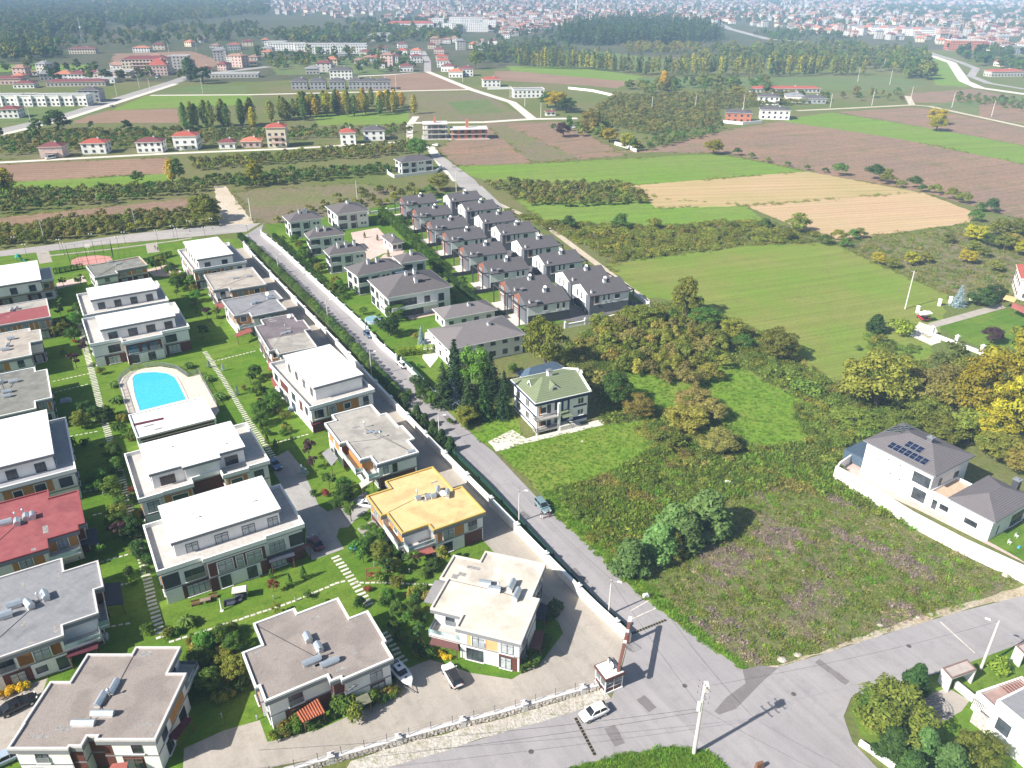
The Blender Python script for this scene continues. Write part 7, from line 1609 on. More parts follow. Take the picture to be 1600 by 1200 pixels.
car((681,227),(672,226),'white car beside the lime tree and unfinished houses','chalk',(.8,.8,.78),L_=4.6,Wd=1.8,Ht=1.6,body='suv')
car((247,121),(238,123),'white lorry van by the far red building','bone',(.8,.8,.78),name='van',cat='van',L_=7,Wd=2.3,Ht=2.8,body='van')
car((895,199),(902,199),'white car under the rust coloured tree','frost',(.8,.8,.78),L_=4.4,Wd=1.8,Ht=1.5)
car((175,166),(184,163),'pale car on the far left road','pale',(.75,.75,.74),L_=4.6,Wd=1.8,Ht=1.6)
# motorboat on its trailer
BW=mat('boat_gelcoat',(.80,.81,.82),rough=.25,spec=.6,var=.03);p=U(628,1056,.8);f=U(641,1072,.8);bt=thing('motorboat','white motorboat with small cabin standing on a trailer','boat',(p.x,p.y,.10),rz=math.atan2(f.y-p.y,f.x-p.x))
hull=MB();secs=[]
for x,wd,z0,z1 in((-2.7,.88,.55,1.3),(-1.5,1.02,.5,1.35),(0,1.06,.5,1.45),(1.2,.92,.55,1.55),(2.1,.58,.72,1.65),(2.75,.06,1.25,1.72)):
    secs.append([(x,-wd*.25,z0),(x,wd*.25,z0),(x,wd*.8,(z0+z1)*.5-.05),(x,wd,z1),(x,wd*.9,z1+.03),(x,-wd*.9,z1+.03),(x,-wd,z1),(x,-wd*.8,(z0+z1)*.5-.05)])
loft(hull,secs);o=obj('hull',hull.mesh('hull',BW),parent=bt)
ck=MB();ck.box((-1.85,0,1.36),(1.3,1.5,.06));obj('cockpit',ck.mesh('cockpit',mat('cockpit_grey',(.20,.21,.23))),parent=bt)
cb=MB();G0=[(-1.1,-.75,1.4),(.75,-.62,1.5),(.75,.62,1.5),(-1.1,.75,1.4)];G1=[(-1.0,-.6,2.15),(.15,-.52,2.15),(.15,.52,2.15),(-1.0,.6,2.15)];cb.add(G0+G1,[(0,1,5,4),(1,2,6,5),(2,3,7,6),(3,0,4,7)]);obj('cabin_glass',cb.mesh('cabin_glass',CGL),parent=bt)
rr=MB();rr.box((-.5,0,2.15),(1.35,1.25,.1));rr.mi=1;rr.box((-.55,0,2.25),(.45,.4,.04));rr.box((1.3,0,1.6),(.35,.28,.05));obj('cabin_roof',rr.mesh('cabin_roof',[BW,BLKP]),parent=bt)
om=MB();om.box((-3.0,.1,.75),(.5,.45,.9));om.box((-3.05,.1,1.6),(.7,.5,.35));obj('outboard_motor',om.mesh('outboard_motor',mat('outboard_grey',(.35,.38,.42))),parent=bt)
rl_=MB()
for s in(-1,1):rl_.beam((1.0,s*.8,1.85),(2.5,s*.2,2.0),.025,n=5);rl_.beam((1.0,s*.8,1.5),(1.0,s*.8,1.85),.02,n=5);rl_.beam((1.9,s*.55,1.6),(1.9,s*.5,1.95),.02,n=5)
obj('bow_rail',rl_.mesh('bow_rail',METAL),parent=bt)
tr=thing('boat_trailer','dark two wheeled trailer carrying the white motorboat','trailer',(p.x,p.y,.10),rz=math.atan2(f.y-p.y,f.x-p.x));b=MB()
for s in(-1,1):b.beam((-2.2,s*.7,.42),(1.6,s*.55,.42),.06,n=4);b.beam((1.6,s*.55,.42),(3.4,0,.42),.05,n=4)
for x in(-1.8,-.3,1.3):b.beam((x,-.68,.42),(x,.68,.42),.05,n=4)
obj('chassis',b.mesh('chassis',DKGR),parent=tr)
w_me=car_parts('whitesuv')[3]
for s in(-1,1):obj('wheel',w_me,(-.8,s*.95,.34),parent=tr)

# ------------------------------------------------------------------ guard booth and entrance portal
ga=math.atan2(*(Vector(UV2((985,992)))-Vector(UV2((968,1068))))[::-1])if False else R(26)
P=U(948,1080);gc=Vector((P.x+.35,P.y+1.1));
gb=thing('guard_booth','small glass guard booth with brown edged white roof at the estate gate','booth',(gc.x,gc.y,0));c,s=math.cos(ga),math.sin(ga)
def GB(u,v):return(gc.x+u*c-v*s,gc.y+u*s+v*c)
w2,d2,hh=1.35,1.25,2.75
b=MB();b.box((*GB(0,0),0),(2*w2+.3,2*d2+.3,.35),ga);b.build('base',W2,gb)
b=MB();b.box((*GB(0,0),.35),(2*w2,2*d2,.75),ga);b.build('dado',BRWN,gb)
b=MB()
for u in(-1,1):
    for v in(-1,1):b.box((*GB(u*w2,v*d2),.35),(.14,.14,hh-.35),ga)
for v in(-1,1):b.box((*GB(0,v*d2),.35),(.07,.1,hh-.35),ga);b.box((*GB(0,v*d2),1.08),(2*w2,.1,.07),ga);b.box((*GB(0,v*d2),1.85),(2*w2,.1,.05),ga)
for u in(-1,1):b.box((*GB(u*w2,0),.35),(.1,.07,hh-.35),ga);b.box((*GB(u*w2,0),1.08),(.1,2*d2,.07),ga)
b.build('frame',W2,gb)
b=MB();b.box((*GB(0,0),1.12),(2*w2-.06,2*d2-.06,hh-1.14),ga);b.build('glazing',glass('booth_glass',(.12,.15,.16),.08),gb)
b=MB();b.box((*GB(0,0),hh),(2*w2+.5,2*d2+.5,.42),ga);b.mi=1;b.box((*GB(0,0),hh+.42),(2*w2+.2,2*d2+.2,.03),ga);ro=b.build('roof',[BRWN,W2],gb);ro['_o']=gb['_o']
tk=MB();q=GB(.75,.35);a1=Vector((*GB(.55,1.2),hh+1.0));a2=Vector((*GB(1.05,-1.1),hh+.75));tk.beam(a1,a2,.28,n=12);tag(tk.build('water_tank',mat('tank_dark',(.05,.06,.075),rough=.4)),'dark cylinder tank lying on the guard booth roof','tank')
dsh=MB();q=GB(-.05,.1);cc0=Vector((*q,hh+.95));qq=Vector((-.25,-.8,.7)).normalized().to_track_quat('Z','Y')
vs=[cc0+qq@Vector((0,0,-.14))]+[cc0+qq@Vector((.62*math.cos(t*.4488),.62*math.sin(t*.4488),0))for t in range(14)]
dsh.add(vs,[(0,i+1,(i+1)%14+1)for i in range(14)]+[tuple(range(1,15))]);dsh.beam((q[0],q[1],hh+.4),cc0,.05);dsh.beam(cc0,(q[0]-.15,q[1]+.3,hh+1.9),.10);tag(dsh.build('satellite_dish',W2),'white round dish on the guard booth roof','satellite dish')
# portal
pa,pb_=Vector((17.3,85.5)),Vector((14.9,77.6));pt=thing('entrance_portal','tall brown and white entrance portal beam beside the guard booth','gate portal',(pb_.x,pb_.y,0));pd=(pa-pb_).normalized();pz=math.atan2(pd.y,pd.x);Hp=5.0
b=MB();b.box((pa.x,pa.y,0),(.36,.34,Hp-.5),pz);b.build('post',BRWN,pt);b=MB();b.box((pb_.x,pb_.y,0),(.36,.34,Hp-.5),pz);b.build('post',BRWN,pt)
Lp=(pa-pb_).length;cuts=[(-.2,.22,0),(.22,.40,0),(.40,.47,1),(.47,.66,0),(.66,.73,1),(.73,.92,0),(.92,1.06,1)]
for u0,u1,wv in cuts:
    m_=pb_+pd*Lp*(u0+u1)/2;b=MB();b.box((m_.x,m_.y,Hp-.55),(Lp*(u1-u0),.50 if wv else.42,.5),pz);b.build('beam',W2 if wv else mat('portal_brown',(.20,.085,.065),var=.1),pt)
# folding gate leaf
b=MB();q0=Vector(UV2((972,1012)));q1=Vector(UV2((985,1022)))
for i in range(7):p_=q0+(q1-q0)*(i/6);b.beam((p_.x,p_.y,.4),(p_.x,p_.y,1.7),.025,n=4)
b.beam((q0.x,q0.y,1.7),(q1.x,q1.y,1.7),.03,n=4);b.beam((q0.x,q0.y,.55),(q1.x,q1.y,.55),.03,n=4);tag(b.build('gate_leaf',ANTH,org=(q0.x,q0.y,0)),'open metal gate leaf at the estate entrance','gate')
# rubber speed humps
for px,lab in(([(899,1122),(930,1181)],'rubber speed hump across the lower road beside the white hatchback'),([(986,991),(1041,969)],'rubber speed hump across the street beyond the entrance portal')):
    a,e=Vector(UV2(px[0])),Vector(UV2(px[1]));d=(e-a);n_=int(d.length/.5);t=thing('speed_hump',lab,'speed hump',(a.x,a.y,.08));k=('hump',)
    if k not in CACHE:b=MB();b.box((0,0,0),(.44,.42,.05),0,.75);CACHE[k]=b.mesh('hump_segment',BLKP);b=MB();b.box((0,0,0),(.06,.5,.03));CACHE[('hs',)]=b.mesh('hump_strip',mat('hump_yellow',(.40,.33,.16)))
    for i in range(n_):p_=d*((i+.5)/n_);o=obj('hump_segment',CACHE[k],(p_.x,p_.y,0),math.atan2(d.y,d.x),t);
    for i in range(n_+1):p_=d*(i/n_);obj('hump_strip',CACHE[('hs',)],(p_.x,p_.y,0),math.atan2(d.y,d.x),t)

# ------------------------------------------------------------------ poles and wires
CONP=mat('pole_concrete',(.62,.60,.57),rough=.9,var=.08,scale=2);INSUL=mat('insulator',(.18,.08,.05),rough=.4)
HEAD={}
def pole(px,h,label,arm=R(-31),lamp=True,r=.15,group=None,cross=0,name='street_lamp',cat='street lamp',box=False):
    p=U(*px);t=thing(name,label,cat,(p.x,p.y,0),group);b=MB();b.beam((p.x,p.y,0),(p.x,p.y,h),r,r*.6,8);b.build('pole',CONP,t)
    d=Vector((math.cos(arm),math.sin(arm),0))
    if lamp:
        b=MB();top=Vector((p.x,p.y,h*.93));b.beam(top,top+d*1.1+Vector((0,0,.4)),.035);b.build('lamp_arm',METAL,t)
        b=MB();q=top+d*1.3+Vector((0,0,.36));b.box(tuple(q),(.7,.26,.14),arm,.8);b.build('lamp_head',W2,t)
    for k in range(cross):
        z=h-.25-k*1.0;e=Vector((-d.y,d.x,0))if cross>1 else Vector((-d.y,d.x,0));b=MB();b.beam(Vector((p.x,p.y,z))-e*1.05,Vector((p.x,p.y,z))+e*1.05,.06,n=4);ca=b.build('crossarm',METAL,t);ca['_o']=t['_o']
        for u in(-.95,-.35,.35,.95):b=MB();q=Vector((p.x,p.y,z))+e*u;b.beam(q,q+Vector((0,0,.28)),.05,.03,6);b.build('insulator',INSUL,ca)
    if box:b=MB();b.box((p.x-.35,p.y-.1,h-4.3),(.35,.3,1.5));b.build('junction_box',W2,t);b=MB();b.box((p.x+.3,p.y+.2,h-1.0),(.5,.9,1.0));b.build('transformer',RIMG,t)
    if not lamp:
        for z in(.85,.8,.74):b=MB();b.beam((p.x-.5,p.y,h*z),(p.x+.5,p.y,h*z),.03,n=4);b.build('bracket',METAL,t)
    HEAD[px]=Vector((p.x,p.y,h));return t
pole((1084,1178),12.4,'tall white concrete power pole with crossarms at the road junction',R(30),False,.27,cross=3,name='power_pole',cat='power pole',box=True)
pole((1532,1046),9.3,'leaning looking white lamp pole between the gate shelter and the lime shrub',R(150),True,.2,cross=0)
pole((951,961),7.2,'street lamp at the estate wall nearest the entrance portal',R(-20),cross=1)
pole((811,816),7.3,'street lamp at the estate wall beside the station wagon',R(-10),cross=1)
pole((687,692),7.0,'street lamp at the lower end of the clipped evergreens',R(0))
pole((581,588),7.0,'street lamp among the clipped evergreens across from the white saloon',R(0))
pole((513,503),7.0,'street lamp among the clipped evergreens across from the largest villa',R(0))
pole((436,428),7.0,'street lamp among the clipped evergreens near the top of the street',R(0))
pole((1414,483),12,'power pole at the drive of the right hand villa',R(30),False,.2,cross=1,name='power_pole',cat='power pole')
pole((393,343),9,'pale concrete pole at the foot of the dirt track',R(0),False,.22,name='power_pole',cat='power pole')
pole((71,380),10,'thin metal pole in the hazel rows above the back road',R(0),False,.12,name='power_pole',cat='power pole')
pole((214,362),9,'thin metal pole beside the back road hazels',R(0),False,.1,name='power_pole',cat='power pole')
pole((559,318),10,'white pole behind the villa of the pink yard',R(0),False,.18,name='power_pole',cat='power pole')
pole((713,300),10,'white pole at the top end of the row house street',R(0),False,.18,name='power_pole',cat='power pole')
for x,y in[(25,388),(42,400),(95,392),(101,398),(145,383),(186,388),(196,380),(247,377),(272,370),(297,362),(332,358),(388,368),(321,372),(278,374)]:
    p=U(x,y);t=thing('park_lamp','black twin globe lamp in the park strip beside the back road','lamp post',(p.x,p.y,0),'park lamps along the back road')
    if 'plamp' not in CACHE:
        b=MB();b.lathe((0,0,0),[(.16,0),(.1,.3),(.05,.5),(.045,4.2),(.06,4.3)],8);b.beam((-.5,0,4.0),(.5,0,4.0),.03);g_=MB()
        for s in(-1,1):g_.lathe((s*.5,0,4.02),[(.06,0),(.2,.16),(.2,.3),(.05,.45)],8)
        CACHE['plamp']=(b.mesh('post',ANTH),g_.mesh('globes',W2))
    obj('post',CACHE['plamp'][0],parent=t);obj('globe_pair',CACHE['plamp'][1],parent=t)
for x,y,h in[(1018,175,11),(1086,172,11),(1161,172,11),(1297,168,10),(1362,165,12),(1422,160,12),(1487,168,11),(1549,182,11),(845,184,10),(820,166,9),(183,151,12),(317,146,13),(218,138,11),(235,143,11),(48,190,12),(619,141,13),(341,100,13),(307,80,15),(264,82,15),(352,97,13),(367,92,13),(362,92,14),(723,128,12),(797,153,10),(1325,105,12),(1380,110,12),(1340,128,13),(1390,132,13)]:
    if('fp',h)not in CACHE:b=MB();b.beam((0,0,0),(0,0,h),.22,.14,6);b.beam((-.9,0,h-.3),(.9,0,h-.3),.08,n=4);CACHE[('fp',h)]=b.mesh('field_pole',CONP)
    p=U(x,y);o=obj('field_pole',CACHE[('fp',h)],(p.x,p.y,0),R(20));tag(o,'pale concrete power pole standing among the distant fields','power pole','power poles of the distant fields')
# lattice mast far left
p=U(133,78);mt=MB();Hm=42
for k in range(3):
    t0=k*2.094;mt.beam((p.x+2.4*math.cos(t0),p.y+2.4*math.sin(t0),0),(p.x+.4*math.cos(t0),p.y+.4*math.sin(t0),Hm),.18,n=4)
for z in range(0,Hm,3):
    f0=2.4-(2.0*z/Hm);f1=2.4-2.0*(z+3)/Hm
    for k in range(3):t0,t1=k*2.094,(k+1)*2.094;mt.beam((p.x+f0*math.cos(t0),p.y+f0*math.sin(t0),z),(p.x+f1*math.cos(t1),p.y+f1*math.sin(t1),z+3),.10,n=4)
mt.mi=1
for k in range(3):mt.box((p.x+1.0*math.cos(k*2.1),p.y+1.0*math.sin(k*2.1),Hm-14),(.6,.6,2.6))
tag(mt.build('lattice_mast',[METAL,W2],org=(p.x,p.y,0)),'tall lattice radio mast in front of the far dark wood','mast')
WIRE=mat('wire',(.05,.05,.055),rough=.6)
def wire(a,b_,sag,label,r=.03):
    r*=.62;m=MB();n=12;pts=[a.lerp(b_,i/n)-Vector((0,0,sag*4*(i/n)*(1-i/n)))for i in range(n+1)]
    for i in range(n):m.beam(pts[i],pts[i+1],r,n=4)
    o=m.build('overhead_wire',WIRE,org=tuple(a));return tag(o,label,'wire','overhead wires')
p1=HEAD[(1084,1178)];chain=[(951,961),(811,816),(687,692),(581,588),(513,503),(436,428)]
for a,b_ in zip(chain[:-1],chain[1:]):wire(HEAD[a],HEAD[b_],.5,'overhead wire strung between the street lamps along the estate wall',.022)
wire(HEAD[(951,961)],p1-Vector((0,0,4.0)),.5,'overhead wire from the nearest street lamp to the junction power pole')
wire(p1-Vector((0,0,4.0)),Vector((-30,62,7)),.8,'overhead wire running from the junction pole along the lower road to the left');wire(p1-Vector((0,0,4.6)),Vector((-30,60,6.4)),.8,'lower of two wires running from the junction pole to the left')
wire(p1-Vector((0,0,.2)),HEAD[(1532,1046)],.8,'overhead wire from the junction pole to the lamp pole at the gate shelter',.02);wire(p1-Vector((0,0,4)),Vector((45,52,8)),.6,'overhead wire from the junction pole to the lower right',.02)

# ------------------------------------------------------------------ people
SKIN=mat('skin',(.50,.32,.24),rough=.6,var=.05)
def skin_mesh(name,verts,edges,rad,m,parent,sub=1):
    me=bpy.data.meshes.new(name);me.from_pydata(verts,edges,[]);o=bpy.data.objects.new(name,me);C.objects.link(o);o.parent=parent
    sk=o.modifiers.new('skin','SKIN');sk.use_smooth_shade=True
    for i,v in enumerate(me.skin_vertices[0].data):v.radius=(rad[i],rad[i])if not isinstance(rad[i],tuple)else rad[i];v.use_root=(i==0)
    ss=o.modifiers.new('sub','SUBSURF');ss.levels=sub;ss.render_levels=sub;me.materials.append(m);return o
def person(px,face,label,top,legs,hair,stride=.18,arm=.3):
    p=U(*px);t=thing('person',label,'person',(p.x,p.y,.07),rz=face)
    def armv(s,sw):return[(0.0,s*.2,1.42),(sw*.3,s*.27,1.15),(sw*.9,s*.25,.92)]
    V=[(0,0,.95),(0,0,1.2),(0,0,1.44),(.01,0,1.53),(.03,0,1.64),(.02,0,1.72)];E=[(0,1),(1,2),(2,3),(3,4),(4,5)];Rr=[(.15,.11),(.13,.10),(.14,.10),.05,.088,.07]
    for s,sw in((1,arm),(-1,-arm*.4)):
        i=len(V);V+=armv(s,sw);E+=[(2,i),(i,i+1),(i+1,i+2)];Rr+=[.06,.045,.035];w0=Vector(V[-1]);j=len(V)-1
        for k in range(5):
            ln=(.07,.085,.09,.085,.065)[k];off=Vector((.05-.025*k,s*.0,-ln))if k else Vector((.06,-s*.03,-.05));b0=w0+Vector((.035-.018*k,0,-.06))if k else w0+Vector((.03,-s*.01,-.03))
            V+=[tuple(b0),tuple(b0+off*.6),tuple(b0+off+Vector((.01,-s*.015,0)))];n_=len(V);E+=[(j,n_-3),(n_-3,n_-2),(n_-2,n_-1)];Rr+=[.014,.010,.008]
    for s,st in((1,stride),(-1,-stride)):
        i=len(V);V+=[(0,s*.09,.90),(st*.55+.02,s*.1,.5),(st,s*.1,.08),(st+.14,s*.11,.035)];E+=[(0,i),(i,i+1),(i+1,i+2),(i+2,i+3)];Rr+=[.085,.06,.045,.035]
    skin_mesh('body',V,E,Rr,SKIN,t,1)
    Vj=[(0,0,.88),(0,0,1.18),(0,0,1.45)];Ej=[(0,1),(1,2)];Rj=[(.185,.14),(.165,.13),(.17,.125)]
    for s,sw in((1,arm),(-1,-arm*.4)):i=len(Vj);Vj+=armv(s,sw);Ej+=[(2,i),(i,i+1),(i+1,i+2)];Rj+=[.085,.068,.055]
    skin_mesh('jacket',Vj,Ej,Rj,top,t)
    Vt=[(0,0,.96)];Et=[];Rt=[(.165,.13)]
    for s,st in((1,stride),(-1,-stride)):i=len(Vt);Vt+=[(0,s*.09,.86),(st*.55+.02,s*.1,.5),(st,s*.1,.1)];Et+=[(0,i),(i,i+1),(i+1,i+2)];Rt+=[.11,.085,.07]
    skin_mesh('trousers',Vt,Et,Rt,legs,t)
    b=MB();b.lathe((.0,0,1.62),[(.10,0),(.105,.06),(.085,.13),(.02,.165)],10);obj('hair',b.mesh('hair',hair),parent=t)
    b=MB();b.box((.115,0,1.645),(.035,.03,.04));b.mi=1;b.box((.10,.035,1.675),(.02,.02,.012));b.box((.10,-.035,1.675),(.02,.02,.012));b.box((.10,0,1.605),(.02,.05,.01));obj('face',b.mesh('face',[SKIN,BRWN]),parent=t);return t
WHC=mat('cloth_white',(.72,.70,.68),rough=.9);DKC=mat('cloth_dark',(.03,.03,.04),rough=.9);PKC=mat('cloth_pink',(.42,.26,.28),rough=.9,var=.25,scale=20);GYC=mat('cloth_grey',(.18,.18,.20),rough=.9)
person((846,811),R(-60),'person in white trousers and dark jacket walking beside the station wagon',GYC,WHC,DKC)
person((856,809),R(-50),'person in a black top and pinkish trousers in front of the station wagon',DKC,PKC,DKC,.1)
person((243,390),R(80),'person in dark clothes at the small park gate',DKC,DKC,DKC,.1);person((247,392),R(100),'person in a grey jacket at the small park gate',GYC,DKC,DKC,.1)

# ------------------------------------------------------------------ garden furniture and small objects
def P0(px,z=0):v=U(*px);return Vector((v.x,v.y,z))
p=P0((377,935));t=thing('garden_swing','garden swing seat under a cream canopy on the lawn','swing',p,rz=R(15));b=MB()
for s in(-1,1):b.beam((s*1.1,-.7,0),(s*1.05,0,1.9),.04);b.beam((s*1.1,.7,0),(s*1.05,0,1.9),.04)
obj('frame',b.mesh('frame',ANTH),parent=t);b=MB();b.box((0,0,1.85),(2.3,1.5,.16),0,.88);obj('canopy',b.mesh('canopy',AWW),parent=t);b=MB();b.box((0,0,.5),(1.8,.6,.12));b.box((0,.3,.6),(1.8,.1,.6));obj('seat',b.mesh('seat',AWD),parent=t)
p=P0((584,903));t=thing('swing_frame','reddish timber frame with a swing bench on the lawn','swing',p,rz=R(5));b=MB()
for s in(-1,1):b.beam((s*1.15,-.75,0),(s*1.1,0,2.1),.06);b.beam((s*1.15,.75,0),(s*1.1,0,2.1),.06)
b.beam((-1.3,0,2.1),(1.3,0,2.1),.07);b.beam((-1.15,-.75,.08),(1.15,-.75,.08),.05);obj('frame',b.mesh('frame',mat('red_timber',(.27,.085,.05),var=.15)),parent=t);b=MB();b.box((0,0,.5),(1.7,.5,.08));b.box((0,.25,.55),(1.7,.08,.5))
for s in(-1,1):b.beam((s*.8,0,.55),(s*.85,0,2.1),.015,n=4)
obj('bench',b.mesh('bench',mat('red_timber',(.27,.085,.05))),parent=t)
p=P0((553,856));t=thing('paddling_pool','round turquoise paddling pool on the lawn by the yellow roofed house','paddling pool',p);b=MB();b.lathe((0,0,0),[(.9,0),(.95,.3),(.85,.33)],18);obj('side',b.mesh('side',BLKP),parent=t);b=MB();b.lathe((0,0,.33),[(.86,0),(.84,.01)],18);obj('water',b.mesh('water',WAT),parent=t)
p=P0((583,503));t=thing('garden_pool','round above ground pool on the largest villa lawn','pool',p);b=MB();b.lathe((0,0,0),[(2.3,0),(2.35,1.0),(2.2,1.02)],24);obj('side',b.mesh('side',mat('pool_side',(.42,.50,.55))),parent=t);b=MB();b.lathe((0,0,1.0),[(2.18,0),(2.16,.03)],24);obj('water',b.mesh('water',mat('pool_water_grey',(.20,.36,.44),rough=.1)),parent=t)
def table_set(px,label,m,tm):
    p=P0(px);t=thing('garden_table',label,'table',p,rz=R(20));b=MB();b.box((0,0,.7),(1.6,.8,.06));obj('tabletop',b.mesh('tabletop',tm),parent=t)
    for x in(-.7,.7):
        for y in(-.32,.32):b=MB();b.box((x,y,0),(.08,.08,.7));obj('leg',b.mesh('leg',m),parent=t)
    return t
table_set((322,942),'wooden garden table between two benches on the lawn',WOODP,mat('worn_wood',(.26,.19,.15),var=.2))
for px,l in(((306,946),'wooden bench left of the garden table'),((334,935),'wooden bench right of the garden table')):
    p=P0(px);t=thing('garden_bench',l,'bench',p,rz=R(20));b=MB()
    for y in(-.2,0,.2):b.box((0,y,.42),(1.3,.15,.05))
    obj('seat',b.mesh('seat',WOODP),parent=t);b=MB();b.box((0,.32,.6),(1.3,.05,.3));obj('backrest',b.mesh('backrest',WOODP),parent=t)
    for s in(-.55,.55):b=MB();b.box((s,0,0),(.08,.5,.42));obj('leg',b.mesh('leg',WOODP),parent=t)
for px,l,rz in(((360,945),'dark cushioned garden sofa on the lawn',.3),((374,940),'dark garden armchair beside the sofa',.8)):
    p=P0(px);t=thing('garden_sofa',l,'sofa',p,rz=rz);b=MB();b.box((0,0,.15),(1.7 if 'sofa on' in l else.9,.75,.25));obj('seat',b.mesh('seat',AWD),parent=t);b=MB();b.box((0,.4,.15),(1.7 if 'sofa on' in l else.9,.18,.7));obj('backrest',b.mesh('backrest',AWD),parent=t)
    for s in(-1,1):b=MB();b.box((s*(.85 if 'sofa on' in l else.45),0,0),(.16,.8,.6));obj('armrest',b.mesh('armrest',BLKP),parent=t)
p=P0((347,955));b=MB();b.lathe((p.x,p.y,0),[(.3,0),(.3,.12),(.05,.15),(.04,.5)],10);b.beam((p.x,p.y,.4),(p.x-.15,p.y+.3,2.3),.16,.06,8);tag(b.build('closed_parasol',W2,org=tuple(p)),'folded white parasol leaning on its round foot','parasol')
for x,y,l in((95,840,'blue covered table on a paved patch in the shade'),(155,1000,'grey blue tarpaulin over furniture behind the blue grey house'),(460,640,'grey tarpaulin over garden furniture beside the white terraced house'),(440,612,'white covered stack beside the white terraced house'),(103,628,'pale covered table in the shade of the west row')):
    p=P0((x,y));b=MB();b.box((p.x,p.y,0),(2.6,1.5,.75),.4,.8);b.box((p.x+.3,p.y,.7),(1.2,.9,.35),.7,.6);tag(b.build('covered_furniture',mat('tarp',(.33,.38,.46),var=.15,scale=3),org=tuple(p)),l,'covered furniture')
for x,y in[(428,937),(585,885),(462,940),(327,595),(215,870),(162,775),(105,520),(640,895),(402,1125),(347,1122),(367,620),(380,660),(175,735)]:
    p=P0((x,y));b=MB();b.lathe((p.x,p.y,0),[(.09,0),(.09,.75),(.13,.78),(.1,.92),(.02,.95)],8);tag(b.build('bollard_light',METAL,org=tuple(p)),'short metal bollard light beside a lawn path of the walled estate','bollard light','bollard lights of the estate')
for x,y,l in((1588,840,'white plastic chair on the small lawn, upper one'),(1577,850,'white plastic chair on the small lawn, lower one')):
    p=P0((x,y));t=thing('plastic_chair',l,'chair',p,rz=.5);b=MB();b.box((0,0,.4),(.5,.5,.05));obj('seat',b.mesh('seat',W2),parent=t);b=MB();b.box((0,.26,.4),(.5,.05,.5));obj('backrest',b.mesh('backrest',W2),parent=t)
    for x_ in(-.2,.2):
        for y_ in(-.2,.2):b=MB();b.box((x_,y_,0),(.06,.06,.4));obj('leg',b.mesh('leg',W2),parent=t)
p=P0((1592,856));b=MB();b.box((p.x,p.y,0),(.8,.4,.35),.6,.7);tag(b.build('toy',mat('toy_blue',(.08,.35,.65)),org=tuple(p)),'blue plastic toy on the small lawn','toy')
p=P0((1009,933));b=MB();b.box((p.x,p.y,0),(.9,.75,.55),.3,.9);tag(b.build('utility_box',W2,org=tuple(p)),'white utility box on the grass edge across from the street lamp','box')
p=P0((1137,756));b=MB();b.box((p.x,p.y,.2),(1.6,.6,.5),-.3,.6);b.box((p.x+.9,p.y-.1,.2),(.7,.5,.35),.5,.6);tag(b.build('rubbish_bag',W2,org=tuple(p)),'white sack dumped in the brambles of the weedy lot','sack')
rk=random.Random(9)
for x,y,s_ in[(1222,1032,.9),(1246,1024,.7),(1375,978,.6),(1453,961,.7),(1435,965,.5),(1572,900,1.0),(1255,892,.35),(910,690,.5),(1340,772,.5),(1355,775,.4),(1370,790,.4)]:
    p=P0((x,y));b=MB();n=7;s_*=.7;prof=[(s_*.8,0),(s_,s_*.25),(s_*.7,s_*.5),(s_*.2,s_*.6)];b.lathe(tuple(p),prof,n,rk.uniform(0,1),rk.uniform(1,1.5));tag(b.build('boulder',mat('pale_boulder',(.44,.40,.34),var=.15,scale=3),org=tuple(p)),'pale boulder lying on the edge of the weedy lot','boulder','pale boulders of the lot')
# basketball court fence and dome in the park strip
cp=[Vector(UV2(p))for p in[(107,402),(176,393),(178,408),(112,418)]];t=thing('court_fence','dark green mesh cage round the red play court','fence',(cp[0].x,cp[0].y,0));b=MB();
for a,c in zip(cp,cp[1:]+cp[:1]):
    n_=max(2,int((c-a).length/2.5))
    for i in range(n_):p=a+(c-a)*(i/n_);b.beam((p.x,p.y,0),(p.x,p.y,4.5),.05,n=5)
    for z in(1.5,3,4.5):b.beam((a.x,a.y,z),(c.x,c.y,z),.03,n=4)
b.build('posts_and_rails',GF,t)['kind']='stuff'
p=P0((139,397));b=MB();b.lathe(tuple(p),[(.05,0),(.05,2.6)],6);b.box((p.x,p.y,2.5),(1.8,.08,1.1),.2);tag(b.build('basketball_hoop',W2,org=tuple(p)),'white basketball backboard above the red play court','hoop')
p=P0((30,408));b=MB();b.lathe((p.x,p.y,1.6),[(1.2,0),(.6,.8),(.05,1.1)],8);
for k in range(4):b.beam((p.x+math.cos(k*1.57)*.8,p.y+math.sin(k*1.57)*.8,0),(p.x+math.cos(k*1.57)*.8,p.y+math.sin(k*1.57)*.8,1.7),.06,n=5)
b.beam((p.x+.8,p.y,1.2),(p.x+2.6,p.y-.6,.1),.25,.25,4);tag(b.build('play_tower',[mat('play_green',(.03,.30,.20))],org=tuple(p)),'small green roofed play tower with a slide in the park strip','play tower')

# ------------------------------------------------------------------ corner property, lower right
def gate_shelter(px3,h,label):
    a,b_,c_=[U(*p,h).xy for p in px3] # left, front, right roof corners
    e=a+(c_-b_);root=thing('gate_shelter',label,'shelter',(b_.x,b_.y,0));q=ccw([tuple(a),tuple(b_),tuple(c_),tuple(e)])
    m=MB();m.prism(q,h-.18,h-.02);m.build('roof',W2,root);m=MB();m.ring(q,inset(q,.2),h-.02,h+.14);m.build('rim',mat('shelter_brown',(.22,.15,.13)),root);m=MB();m.prism(inset(q,.2),h-.02,h+.02,bottom=False);m.build('roof_covering',mat('shelter_top',(.42,.36,.33)),root)
    for s0,s1 in((a,b_),(e,c_)):
        d=(c_-b_).normalized()*(.22 if s0 is a else-.22);m=MB();m.prism(ccw([tuple(s0),tuple(s1),tuple(s1+d),tuple(s0+d)]),0,h-.18);m.build('side_wall',W2,root)
    return root
